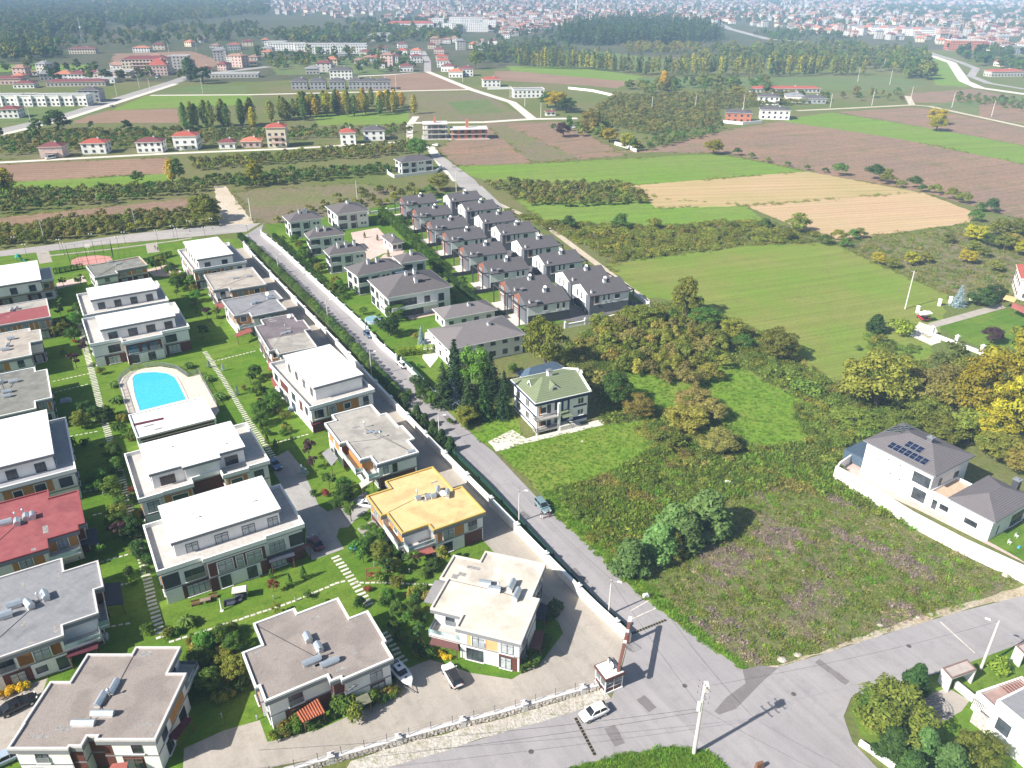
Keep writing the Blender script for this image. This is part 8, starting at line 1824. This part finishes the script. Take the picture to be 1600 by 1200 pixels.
gate_shelter([(1472,1044),(1487,1061),(1526,1047)],2.7,'white gate shelter with brown rimmed roof beside the lamp pole')
gate_shelter([(1587,1009),(1600,1022),(1640,1006)],2.7,'white gate shelter at the right picture edge')
q0=[Vector(UV2(p,1.2))for p in[(1494,1064),(1524,1088)]];b=MB();b.prism(ccw(ribbon(q0,.5)),0,1.2);tag(b.build('garden_wall',RIMG),'low grey planter wall between the gate shelter and the white house','wall')
wc=[U(*p,6.0).xy for p in[(1557,1096),(1660,1180)]];d=(wc[1]-wc[0]).normalized();n=Vector((-d.y,d.x));hq=ccw([tuple(wc[0]),tuple(wc[0]+d*15),tuple(wc[0]+d*15+n*11),tuple(wc[0]+n*11)])
ch=thing('cube_house','white cube house with flat grey roof at the lower right corner','house',(wc[0].x,wc[0].y,0));b=MB();b.prism(hq,0,6.0,bottom=False,top=False);b.build('wall',W2,ch);b=MB();b.ring(hq,inset(hq,.25),5.99,6.3);b.build('parapet',W2,ch);b=MB();b.prism(inset(hq,.25),5.9,6.05,bottom=False);b.build('roof',GREYR,ch)
facade(ch,hq[0],hq[1],[('w',.12,2.2,1.8,2.0,'d'),('w',.5,2.2,1.8,2.0,'d')])
tp=[U(*p,3.2).xy for p in[(1526,1081),(1582,1062)]];e1=(tp[1]-tp[0]).normalized();e2=Vector((e1.y,-e1.x));tq=ccw([tuple(tp[0]),tuple(tp[0]+e1*8),tuple(tp[0]+e1*8+e2*5.5),tuple(tp[0]+e2*5.5)])
b=MB();b.prism(tq,0,2.7,bottom=False);b.build('terrace_block',W2,ch);b=MB();b.ring(tq,inset(tq,.3),2.7,3.3);b.build('terrace_parapet',W2,ch);b=MB();b.prism(inset(tq,.3),2.7,2.75,bottom=False);b.build('terrace_floor',mat('terrace_red',(.36,.25,.22),var=.1),ch)
pg=MB()
for i in range(9):q=tp[0]+e1*(3.4+i*.5)+e2*.3;pg.beam((q.x,q.y,3.6),(q.x+e2.x*4.5,q.y+e2.y*4.5,3.6),.05,n=4)
pg.build('pergola_slat',mat('pergola_red',(.33,.14,.11)),ch)['kind']='stuff'
sq=[U(*p,2.2).xy for p in[(1522,1092),(1548,1112)]];dd=(sq[1]-sq[0]).normalized();b=MB()
for i in range(14):q=sq[0]+dd*i*.22;b.beam((q.x,q.y,1.3),(q.x,q.y,2.3),.03,n=4)
b.beam((sq[0].x,sq[0].y,2.3),(sq[1].x,sq[1].y,2.3),.035,n=4);b.build('railing',ANTH,ch)
sw_=[U(*p,0).xy for p in[(1515,1128),(1540,1148)]];dq=(sw_[1]-sw_[0]).normalized();nq=Vector((-dq.y,dq.x));b=MB();b.prism(ccw([tuple(sw_[0]),tuple(sw_[1]+dq*1),tuple(sw_[1]+dq*1+nq*.4),tuple(sw_[0]+nq*.4)]),0,2.4);b.build('stone_wall',mat('mixed_stone',(.40,.32,.30),col2=(.68,.62,.58),scale=2.2,detail=2),ch)
# rings of cobbles in the court
cb_=U(1462,1105);cr=MB();cr.box((0,0,0),(.42,.2,.06),0,.85);cme=cr.mesh('cobble',mat('cobble_dark',(.17,.165,.175),var=.15,objvar=.3));ct=bpy.data.objects.new('cobbled_circle',None);C.objects.link(ct);ct.location=(cb_.x,cb_.y,.08);ct['kind']='structure'
for ring_ in range(1,6):
    rr_=ring_*.42;n_=int(2*math.pi*rr_/.5)
    for i in range(n_):a=2*math.pi*i/n_+ring_;obj('cobble',cme,(rr_*math.cos(a),rr_*math.sin(a),0),a+math.pi/2,ct)
cw_=[Vector(UV2(p,.9))for p in[(1344,1156),(1362,1168),(1400,1196),(1440,1230)]];b=MB();b.prism(ccw(ribbon(cw_,.35)),0,.9);tag(b.build('garden_wall',W2),'low white wall below the corner conifers beside the road','wall')
p=P0((1186,1200));b=MB();b.box((p.x,p.y,0),(1.2,.5,1.0),.3,.8);tag(b.build('waste_bin',WOODP,org=tuple(p)),'brown bin at the bottom picture edge near the grass corner','bin')
# villa at the right picture edge
rv,rvo=villa('red roofed white villa with awnings at the right picture edge',U(1625,470).x+5,U(1625,470).y+3,20,14,R(-25),7.0,3.6,roofm=REDT,over=.5,seed=31,style='b',name='red_roofed_villa')
awning(rv,[(1572,461),(1590,465),(1585,472),(1567,467)],3.6,3.0,ORNL);awning(rv,[(1582,473),(1610,482),(1606,492),(1580,480)],3.2,2.6,AWR)
b=MB();q=[U(*p,2.8)for p in[(1434,487),(1452,486),(1458,490),(1438,493)]];b.prism(ccw([(v.x,v.y)for v in q]),2.75,2.9);cn=tag(b.build('car_canopy',W2,org=tuple(q[0])),'white flat canopy over the red car','canopy')

# manhole covers and road repairs
mhm=MB();mhm.lathe((0,0,0),[(.36,0),(.36,.02)],14);mhm=mhm.mesh('manhole_cover',mat('cast_iron',(.10,.095,.09),rough=.7,var=.3,scale=6))
for x,y in[(1070,1072),(905,940),(748,745),(640,640),(560,560),(1240,1085),(830,1175),(1420,1010),(720,1100),(560,1150),(800,860),(700,780)]:
    p=U(x,y);o=obj('manhole_cover',mhm,(p.x,p.y,.055));tag(o,'round iron manhole cover set in the road surface','manhole cover','manhole covers')
rr9=random.Random(3)
for x,y,l,w2 in[(700,655,3,1.2),(820,805,2.2,1.0),(905,900,4,1.0),(1010,1100,2.5,1.4),(1300,1050,5,1.1),(540,545,4,1.2),(960,1150,3,1.5),(610,600,2,1)]:
    p=U(x,y);q=jagged(rect(p.x,p.y,l,w2,R(-58)+rr9.uniform(-.2,.2)),.6,.08,3);patch('asphalt_repair',q,'asphalt_patch',world=True)
crk=MB()
for k in range(46):
    x,y=rr9.choice([(rr9.uniform(700,960),None),(rr9.uniform(980,1300),rr9.uniform(1060,1110)),(rr9.uniform(450,700),None)])
    if y is None:y=400+(x-397)/.99-40+rr9.uniform(-6,18)
    p=U(x,y).xy;a=rr9.choice([R(-31),R(60)])+rr9.uniform(-.3,.3)+R(90)*0;L_=rr9.uniform(1,4);d=Vector((math.cos(a),math.sin(a)));pts=[p+d*(L_*i/5)+Vector((rr9.uniform(-.1,.1),rr9.uniform(-.1,.1)))for i in range(6)]
    rb=ribbon(pts,.05);crk.add([(v[0],v[1],.056)for v in rb],[tuple(range(len(rb)))])
o=crk.build('asphalt_cracks',mat('crack_tar',(.13,.12,.12)));o['kind']='structure'
# ------------------------------------------------------------------ houses beyond the estates
HW={'town':mat('wall_town',(.50,.485,.465),var=.08),'white':W_,'cream':mat('wall_cream',(.66,.58,.46),var=.05),'pink':mat('wall_pink',(.58,.42,.38),var=.05),'grey':mat('wall_grey',(.34,.35,.37),var=.05),'brick':mat('wall_brick_far',(.47,.17,.10),var=.12),'conc':mat('bare_concrete',(.46,.44,.41),var=.08)}
HR={'town':tile_mat('town_tiles',(.30,.17,.13),(.38,.235,.185),period=.45),'red':REDT,'maroon':tile_mat('maroon_tiles',(.17,.05,.055),(.23,.08,.08),period=.45),'slate':SLATE,'grey':GREYR,'orange':tile_mat('orange_tiles',(.45,.15,.09),(.55,.22,.14),period=.45)}
def far_house(px,l,w_,h,label,roof='red',wall='white',rise=2.0,ang=8,name='house',cat='house',group=None,floors=None,winm=None,hip=True,flat=False,balc=False,wcol=None):
    p=U(*px);a=R(ang);root=thing(name,label,cat,(p.x,p.y+w_/2,0),group);cx,cy=p.x,p.y+w_/2
    P4=rect(cx,cy,l,w_,a);b=MB();b.prism(P4,0,h,bottom=False);b.build('wall',HW[wall],root)
    if flat:b=MB();b.ring(rect(cx,cy,l+.6,w_+.6,a),rect(cx,cy,l-.1,w_-.1,a),h-.1,h+.5);b.build('parapet',W_,root);b=MB();b.prism(rect(cx,cy,l-.1,w_-.1,a),h,h+.15,bottom=False);b.build('roof',HR[roof],root)
    else:
        E4=rect(cx,cy,l+1.2,w_+1.2,a);b=MB();b.prism(E4,h-.05,h+.12);b.build('eaves',W_,root);b=MB();hip_roof(b,E4,h+.13,rise);ro=b.build('roof',HR[roof],root);ro['_o']=root['_o']
        q=Vector((cx+l*.15*math.cos(a),cy+l*.15*math.sin(a)));chimney(ro,q.x,q.y,h+rise*.3,h+rise+.7,a,.8)
    fl=floors or max(1,int(h/3));gm=winm or GL
    for k in range(4):
        A_,B_=Vector(P4[k]),Vector(P4[(k+1)%4]);L_=(B_-A_).length;d=(B_-A_)/L_;n=Vector((d.y,-d.x));nw=max(2,int(L_/3.4))
        for f in range(fl):
            for i in range(nw):
                c=A_+d*(L_*(i+.5)/nw);ww=min(1.6,L_/nw*.5);q=[tuple(c-d*ww/2),tuple(c-d*ww/2+n*.06),tuple(c+d*ww/2+n*.06),tuple(c+d*ww/2)]
                if k in(0,3,1):
                    key=('farwin',round(ww,1),gm.name)
                    if key not in CACHE:m_=MB();m_.box((0,-.03,0),(round(ww,1),.06,1.5));m_.mi=1;m_.box((0,-.05,-.1),(round(ww,1)+.2,.12,.1));CACHE[key]=m_.mesh('window',[gm,W_])
                    obj('window',CACHE[key],(c.x-cx,c.y-cy,f*3.0+.9),math.atan2(d.y,d.x),root)
    if balc:
        A_,B_=Vector(P4[0]),Vector(P4[1]);d=(B_-A_).normalized();n=Vector((d.y,-d.x))
        for f in range(1,fl):b=MB();c=(A_+B_)/2+n*.7;b.box((c.x,c.y,f*3.0-.15),((B_-A_).length*.6,1.4,.18),a);b.box((c.x+n.x*.62,c.y+n.y*.62,f*3.0+.03),((B_-A_).length*.6,.1,.85),a);b.build('balcony',HW['pink']if wall!='white' else W_,root)
    return root
far_house((80,247),12,9,6,'maroon hip roofed house with a two storey veranda beside the white van','maroon','pink',balc=True,winm=CURT)
far_house((146,241),13,10,6,'white house with a flat looking red roof, second on the field road','red','white')
far_house((233,239),14,10,6,'white house with maroon hip roof and red shuttered windows on the field road','maroon','white')
far_house((289,235),13,11,8,'tall white house with bright orange red roof and dormers on the field road','red','white',balc=True)
far_house((354,233),9,8,3.6,'small white cottage with dusty red roof','maroon','white')
far_house((391,231),11,9,3.6,'low house with rusty orange roof beside the four storey block','orange','pink')
far_house((432,231),11,10,11.5,'narrow four storey block with red roof and striped balconies','red','cream',balc=True)
far_house((543,226),9,9,7,'small white two storey house with red roof and red awning','red','white')
far_house((583,220),13,10,6.2,'white house with grey hip roof left of the gravel heap','slate','white')
# unfinished houses
for px,l,lab in(((732,218),22,'unfinished brick twin house with pale concrete roof slabs'),((679,218),14,'unfinished concrete framed house beside the brick twin house')):
    p=U(*px);root=thing('unfinished_house',lab,'house',(p.x,p.y+6,0),None);cx,cy=p.x,p.y+6;a=R(6)
    if l>20:
        b=MB();b.prism(rect(cx,cy,l,11,a),.3,6.0);b.build('wall',HW['brick'],root)
        A_,B_=[Vector(q)for q in rect(cx,cy,l,11,a)[:2]];facade(root,A_,B_,[('w',(i+.5)/5,z,2.2,1.9,'d')for i in range(5)for z in(.8,3.8)])
        ch_=MB();ch_.box((cx-1,cy,6),(1.6,1.6,5.2),a);ch_.build('brick_chimney',HW['brick'],root)
    else:
        for i in range(4):
            for j in range(3):b=MB();q=rect(cx,cy,l-1,10,a);c0=Vector(q[0])+(Vector(q[1])-Vector(q[0]))*(i/3)+(Vector(q[3])-Vector(q[0]))*(j/2);b.box((c0.x,c0.y,0),(.5,.5,9),a);b.build('column',HW['conc'],root)
        b=MB();b.prism(rect(cx,cy+2,l*.6,6,a),.2,8.5);b.build('wall',HW['conc'],root);ch_=MB();ch_.box((cx,cy,9),(1.4,1.4,3.5),a);ch_.build('brick_chimney',HW['brick'],root)
    for z in((3.0,6.0)if l>20 else(3.0,6.0,8.9)):b=MB();b.prism(rect(cx,cy-(0 if z<6 or l<20 else 1),l+1.4,12.6 if z>5 else 13,a),z,z+.32);b.build('floor_slab',HW['conc']if z<5.9 else RIMG,root)
    b=MB();b.prism(rect(cx,cy,l+3,15,a),0,.35);b.build('plinth',HW['conc'],root)
# dark roofed new villas in a row
for x,lab in((467,'leftmost dark roofed new villa in the far row'),(496,'second dark roofed new villa from the left in the far row'),(526,'third dark roofed new villa in the far row'),(556,'fourth dark roofed new villa in the far row'),(575,'fifth dark roofed new villa, close to its neighbour'),(597,'rightmost dark roofed new villa beside the brown field')):
    far_house((x,140),14,12,7,lab,'slate','grey',2.6,name='new_villa',cat='villa',group='dark roofed new villas')
far_house((532,125),22,14,9,'large white house with dark roof behind the far villa row','slate','white',3)
# western far quarter
for x,y,l,lab in((17,166,34,'white flat roofed terrace block at the left picture edge'),(84,166,52,'longer white flat roofed terrace block with pillars')):
    r_=far_house((x,y),l,11,8,lab,'grey','white',flat=True,ang=4,name='terrace_block',cat='terrace block')
    for i in range(int(l/10)+1):b=MB();q=Vector(rect(r_['_o'][0],r_['_o'][1],l,12.2,R(4))[0])+(Vector(rect(r_['_o'][0],r_['_o'][1],l,12.2,R(4))[1])-Vector(rect(r_['_o'][0],r_['_o'][1],l,12.2,R(4))[0]))*(i/int(l/10));b.box((q.x,q.y,0),(.6,1.6,8.4),R(4));b.build('pillar',W_,r_)
far_house((139,160),16,14,9,'grey building with dark roof right of the terrace blocks','slate','grey',2.5)
far_house((99,126),16,14,6,'house with orange red roof and white gable by the far bend','orange','white',3)
far_house((122,126),14,12,6,'house with dull brown roof beside the orange roofed one','maroon','white',3)
far_house((146,122),16,12,5,'low house with reddish roof left of the maroon shed','maroon','cream')
far_house((178,122),32,14,6,'long maroon shed with white roof edge','grey','pink',flat=True,winm=W_)
far_house((228,117),46,16,15,'five storey cream apartment house with dusty red roof','maroon','cream',3,balc=True)
far_house((247,118),18,14,10,'salmon building with steep red roof in front of the apartment house','red','pink',6)
far_house((280,111),20,14,15,'grey concrete block beside the tall dark poplar','grey','conc',flat=True)
far_house((36,138),18,12,4,'low white house with maroon roof behind the terrace blocks','maroon','white')
far_house((10,132),26,12,5,'brownish roofed building at the far left edge','maroon','pink')
far_house((12,185),14,12,6,'white house among dark trees at the left edge','maroon','white')
far_house((220,82),22,14,6,'white house with dull red roof in the far fields','orange','white')
far_house((128,84),34,14,6,'pale farm buildings with brown roofs in the far fields','maroon','cream')
far_house((365,78),18,12,7,'red roofed house at the end of the long white shed','red','grey')
far_house((355,122),60,12,4,'long low building with white roof by the far road','grey','conc',flat=True)
far_house((153,130),30,10,4,'low pale blue shed at the far road bend','grey','white',flat=True)
far_house((118,135),52,12,4,'long low brownish barn behind the terrace blocks','maroon','conc')
# middle village
vil=[(612,98,'maroon','white'),(585,98,'red','white'),(628,86,'red','white'),(650,88,'orange','white'),(614,94,'maroon','cream'),(634,112,'maroon','white'),(650,98,'maroon','white'),(686,84,'maroon','pink'),(690,96,'red','cream'),(692,105,'red','white'),(700,112,'maroon','white'),(712,121,'orange','white'),(728,119,'maroon','white'),(535,92,'grey','grey'),(570,88,'maroon','cream'),(596,84,'maroon','white'),(416,88,'orange','cream'),(468,90,'maroon','white'),(418,84,'grey','conc'),(487,116,'grey','conc'),(770,70,'maroon','white'),(790,60,'maroon','white'),(750,78,'grey','white'),(628,75,'maroon','white')]
for i,(x,y,r_,w_)in enumerate(vil):far_house((x,y),14,11,5.5 if i%3 else 7,'red or brown roofed house of the distant village beside the straight street',r_,w_,2.6,ang=vr.uniform(-8,20),group='houses of the distant village')
far_house((767,136),16,12,6.5,'white house with salmon red roof right of the far brown field','red','white')
far_house((825,153),26,12,6.5,'white flat roofed barn beside the large golden tree','grey','white',flat=True,name='barn',cat='barn')
far_house((860,181),7,5,2.6,'tiny white hut by the field crossroads','maroon','white',1.0,name='hut',cat='hut')
far_house((1156,192),17,13,6.5,'unfinished brick villa with slate roof and white ground floor','slate','brick',1.6,ang=-12)
far_house((1213,187),20,13,6.5,'white villa with slate roof next to the unfinished brick villa','slate','white',1.6,ang=-12)
far_house((1203,164),16,12,6,'white slate roofed villa behind the brick villa','slate','white',2,ang=-12)
far_house((1243,160),14,11,5,'low white villa with grey roof by the hedge','grey','white',2,ang=-12)
far_house((1273,162),18,10,4,'grey sheds beside the walled far garden','slate','grey',2,ang=-5)
far_house((1228,145),60,10,3.5,'long low shed with red roof beyond the slate roofed villas','red','conc',1.5,ang=0)
far_house((1510,79),46,20,13,'unfinished brick and concrete apartment block at the town edge','grey','brick',flat=True,ang=-5)
far_house((1573,104),20,14,5,'red roofed house beside the far right road','red','cream')
far_house((1572,120),36,12,5,'bright red roofed shed at the right edge','red','conc',2)
far_house((1590,85),30,16,9,'dark grey block at the far right edge','slate','grey',flat=True)
for x,y,l in((447,79,50),(430,76,30),(520,84,90),(500,80,70),(549,80,40)):far_house((x,y),l,16,9,'pale flat roofed terrace in the rows beyond the distant village','grey','white',flat=True,ang=4,name='terrace_block',cat='terrace block',group='pale terraces beyond the village')
far_house((595,64),46,20,7,'cluster of white gabled houses in front of the far school','grey','white',5)
far_house((640,46),95,30,11,'long white school with broad red roof','red','white',4,ang=3,name='school',cat='school')
far_house((600,45),70,22,9,'low white wing of the red roofed school','grey','white',flat=True,ang=3,name='school_wing',cat='school')
for i,(x,y)in enumerate([(702,52),(716,52),(740,50),(752,50),(730,40),(684,42),(765,46),(712,40),(745,40)]):far_house((x,y),26,18,16,'white five storey apartment block at the town edge','grey','white',flat=True,ang=vr.uniform(-5,8),name='apartment_block',cat='apartment block',group='white apartment blocks at the town edge')
for i in range(9):far_house((1345+i*13,52+i*.6),24,16,11,'white terrace house with pale gable in the long row at the town edge','orange' if i%2 else 'grey','white',3,ang=-4,group='white terrace row at the town edge')
p=U(900,20);b=MB();b.lathe((p.x,p.y,0),[(2,0),(1.6,30),(2.2,30.5),(1.5,32),(1.3,42),(.1,52)],8);tag(b.build('minaret',W_,org=tuple(p)),'slim white minaret standing over the town roofs','minaret')
def town_mesh(i):
    k=('town',i)
    if k in CACHE:return CACHE[k]
    r=random.Random(i+40);l,w2,h=r.uniform(10,17),r.uniform(9,13),r.choice([3.5,6,6,6.5,9,9,12,12]);b=MB();b.prism(rect(0,0,l,w2,0),0,h,bottom=False);b.mi=1;E4=rect(0,0,l+1.2,w2+1.2,0);b.prism(E4,h-.02,h+.15)
    hip_roof(b,E4,h+.15,r.uniform(1.8,3.2));b.mi=2
    for f in range(max(1,int(h/3))):
        for s in(-1,1):
            for j in range(3):b.box((l*(-.33+.33*j),s*w2/2,f*3+.9),(1.5,.12,1.4));
            for j in range(2):b.box((s*l/2,w2*(-.22+.44*j),f*3+.9),(.12,1.5,1.4))
    b.mi=0;b.box((l*.2,w2*.12,h),(.9,.9,3.2))
    CACHE[k]=b.mesh('town_house',[[HW['town'],HW['cream'],HW['town'],HW['pink'],HW['town']][i%5],[HR['town'],HR['orange'],HR['town'],HR['maroon'],HR['town'],HR['town'],HR['maroon'],GREYR][i%8],GL]);return CACHE[k]
far2=random.Random(12)
for poly,n in(([(165,108),(300,104),(420,104),(420,116),(300,116),(170,118)],9),([(330,92),(420,90),(420,102),(340,104)],5),([(20,118),(100,114),(150,116),(60,128),(0,128)],6),([(470,96),(600,96),(640,110),(500,114)],7),([(640,70),(760,60),(760,76),(660,82)],9),([(240,66),(420,62),(430,74),(250,80)],6)):
    for p in spread(pxpoly(poly),n,far2,18):
        o=obj('farm_house',town_mesh(far2.randrange(16)),(p[0],p[1],0),far2.uniform(-.4,.4));tag(o,'small tile roofed house scattered among the trees before the town','house','scattered houses before the town')
# ---- the town: the nearest houses one by one, the rest as one mass
tv=random.Random(8)
tp=[]
for poly,dens in((pxpoly([(1160,38),(1330,60),(1470,62),(1600,60),(1900,75),(2000,-10),(1000,-12),(760,-8),(640,2),(700,30),(800,55),(880,40),(1100,40)]),1/1900),(pxpoly([(420,-8),(640,0),(700,30),(790,50),(700,38),(560,30),(430,22)]),1/4200),(pxpoly([(1340,58),(1600,58),(1640,80),(1560,84),(1480,70)]),1/1100),(pxpoly([(760,28),(880,32),(880,44),(800,58),(760,48)]),1/1100),(pxpoly([(60,-8),(420,-8),(420,18),(200,14)]),1/7000)):
    tp+=fill(poly,dens,tv)
tp.sort(key=lambda q:q[0]**2+q[1]**2)
for p in tp[:250]:
    o=obj('town_house',town_mesh(tv.randrange(16)),(p[0],p[1],0),tv.choice([0,1.57])+tv.uniform(-.35,.35));tag(o,'tile roofed house packed among the others at the near edge of the town','house','houses of the town')
scatter('town',tp[250:],[town_mesh(i)for i in range(16)],.9,1.25,31)
# ---- woods, plantations and tree belts far off
fr_=random.Random(6)
def belt(px,dens,kinds,lo,hi,name='woodland',seed=0,zs=(.85,1.3)):scatter(name,fill(pxpoly(px),dens,fr_),[proto('fartree',i,m)for i,m in enumerate(kinds)],lo,hi,seed,zs)
belt([(0,25),(90,22),(165,30),(160,52),(60,58),(0,58)],1/170,['fargreen','mid','fargreen','hazel'],1.1,2.3,seed=41)
belt([(-300,0),(200,-14),(420,0),(420,24),(300,34),(170,40),(170,24),(0,20),(-300,25)],1/520,['fargreen','mid','hazel','olive'],1.1,2.4,seed=42)
belt([(0,58),(160,55),(280,42),(400,40),(430,60),(300,72),(120,76),(0,80)],1/650,['fargreen','mid','olive'],.9,1.8,seed=43)
belt([(165,30),(265,12),(270,40),(200,46)],1/330,['fargreen','mid','fargreen'],1.3,2.2,seed=44)
belt([(430,52),(560,44),(720,52),(720,66),(560,72),(430,68)],1/260,['fargreen','mid','olive'],1.0,1.8,seed=45)
belt([(540,34),(700,30),(700,46),(540,44)],1/900,['fargreen','dark'],1,1.8,seed=46)
belt([(0,68),(70,60),(95,90),(60,100),(0,96)],1/160,['fargreen','mid','olive'],1.1,2.0,seed=47)
belt([(400,84),(470,86),(600,84),(660,96),(640,114),(520,116),(400,106)],1/380,['fargreen','mid','olive'],.8,1.4,seed=48)
belt([(740,74),(820,70),(900,76),(860,100),(800,102),(745,104)],1/230,['fargreen','mid','hazel'],.8,1.4,seed=49)
belt([(970,72),(1090,72),(1095,84),(980,86)],1/150,['brown','olive','autumn'],.7,1.2,seed=50)
belt([(1080,78),(1300,72),(1420,80),(1450,100),(1440,118),(1320,108),(1090,95)],1/200,['mid','hazel','olive'],.8,1.4,seed=51)
belt([(1400,88),(1440,92),(1455,125),(1415,124)],1/80,['mid','olive','fargreen'],1.2,1.8,seed=52)
belt([(1480,78),(1600,88),(1600,118),(1530,108),(1500,92)],1/300,['fargreen','dark','mid'],1.0,1.8,seed=53)
belt([(960,140),(1060,130),(1200,128),(1200,146),(1060,150),(980,155)],1/170,['hazel','mid','olive'],.7,1.2,seed=54)
belt([(1240,148),(1400,146),(1420,160),(1330,158),(1250,160)],1/260,['hazel','brown','mid'],.6,1.0,seed=55)
belt([(0,200),(270,195),(430,192),(430,205),(260,214),(0,222)],1/420,['mid','hazel','dark'],.6,1.0,seed=56)
belt([(760,48),(1110,36),(1120,60),(900,70),(780,66)],1/900,['fargreen','dark'],.9,1.5,seed=57)
belt([(1150,48),(1330,55),(1340,70),(1210,66)],1/600,['fargreen','mid'],.9,1.6,seed=58)
belt([(-60,100),(0,100),(300,120),(300,128),(230,128),(60,130),(-60,128)],1/520,['mid','hazel','fargreen'],.7,1.5,seed=59)
belt([(640,-8),(2000,-10),(1900,70),(1300,45),(1000,30),(700,20)],1/1700,['fargreen','mid','fargreen'],1.0,1.8,name='town_trees',seed=60)
belt([(1330,10),(1600,15),(1700,35),(1450,30)],1/700,['fargreen','dark'],1.2,2.0,seed=61)
belt([(860,205),(905,186),(950,196),(960,215),(1000,235),(990,245),(940,225),(905,212)],1/75,['olive','mid','autumn'],.5,.9,seed=62)
belt([(520,86),(600,120),(680,118),(560,112)],1/900,['mid','dark'],.6,1.0,seed=63)
scatter('conifer_wood',fill(pxpoly([(868,60),(900,44),(1000,36),(1105,45),(1130,62),(1080,70),(940,72),(885,70)]),1/120,fr_),[quads_mesh('far_conifer',crown_conifer(5+i,9,2.1,.3,9,6,.9),[LM['dark' if i else 'fargreen']])for i in range(2)],1.6,3.0,64)
# poplar plantations
def poplar_row(a,b_,n,ms,h,lab,grp,jit=3):
    A_,B_=U(*a).xy,U(*b_).xy
    for i in range(n):p=A_.lerp(B_,(i+.5)/n);plant(None,'poplar',fr_.choice(ms),fr_.uniform(*h),lab,group=grp,r=fr_.uniform(2.6,3.6),world=(p.x+fr_.uniform(-jit,jit),p.y+fr_.uniform(-jit,jit)*2))
poplar_row((278,203),(402,196),13,['olive','mid'],(14,18),'bare stemmed green poplar in the left block of the plantation','green poplars of the plantation')
poplar_row((410,196),(500,178),14,['mid','olive','yellow'],(13,17),'mixed green and yellow poplar in the middle of the plantation','mixed poplars of the plantation',8)
poplar_row((440,184),(640,174),26,['gold','yellow','olive','mid'],(12,17),'golden or green poplar along the right block of the plantation','golden poplars of the plantation',8)
poplar_row((480,172),(640,168),16,['gold','olive','mid'],(11,15),'golden or green poplar along the right block of the plantation','golden poplars of the plantation',6)
pp_=[]
for a,b_,n in(((805,104),(900,108),30),((900,106),(1010,117),34),((1010,117),(1210,119),52),((1200,118),(1345,116),40),((800,96),(960,98),30),((1060,110),(1300,108),50)):
    A_,B_=U(*a).xy,U(*b_).xy
    for i in range(n):p=A_.lerp(B_,(i+fr_.uniform(.2,.8))/n);pp_.append((p.x,p.y+fr_.uniform(-14,14)))
pm_=[quads_mesh('far_poplar',crown_poplar(70+i,13,1.7,2,130,1.3),[LM[m]])for i,m in enumerate(['hazel','olive','yellow','fargreen'])]
scatter('poplar_plantation',pp_,pm_,1.0,1.5,71)
# low white walls and gravel far off
for px,lab in(([(762,140),(800,139)],'low white wall beside the salmon roofed house'),([(888,139),(925,143),(960,151)],'long white wall behind the large golden tree'),([(961,226),(985,233),(994,238)],'broken white wall in the bushes'),([(1130,192),(1160,195),(1190,192)],'dark plinth wall of the brick villa')):
    q=[Vector(UV2(p))for p in px];b=MB();b.prism(ccw(ribbon(q,.8)),0,1.8);tag(b.build('garden_wall',W2),lab,'wall')
# ---- haze
hz=MB();hz.add([(-9500,-300.0,-1),(9500,-300.0,-1),(9500,12500,-1),(-9500,12500,-1),(-9500,-300,93),(9500,-300,93),(9500,12500,93),(-9500,12500,93)],[(3,2,1,0),(4,5,6,7),(0,1,5,4),(1,2,6,5),(2,3,7,6),(3,0,4,7)])
HM=bpy.data.materials.new('haze');HM.use_nodes=True;ht=HM.node_tree;ht.nodes.remove(ht.nodes['Principled BSDF']);pv_=ht.nodes.new('ShaderNodeVolumePrincipled')
pv_.inputs['Color'].default_value=(.47,.70,1.0,1);pv_.inputs['Density'].default_value=HAZE;pv_.inputs['Anisotropy'].default_value=-.3
ht.links.new(pv_.outputs[0],ht.nodes['Material Output'].inputs['Volume'])
o=hz.build('haze',HM);o['kind']='stuff'
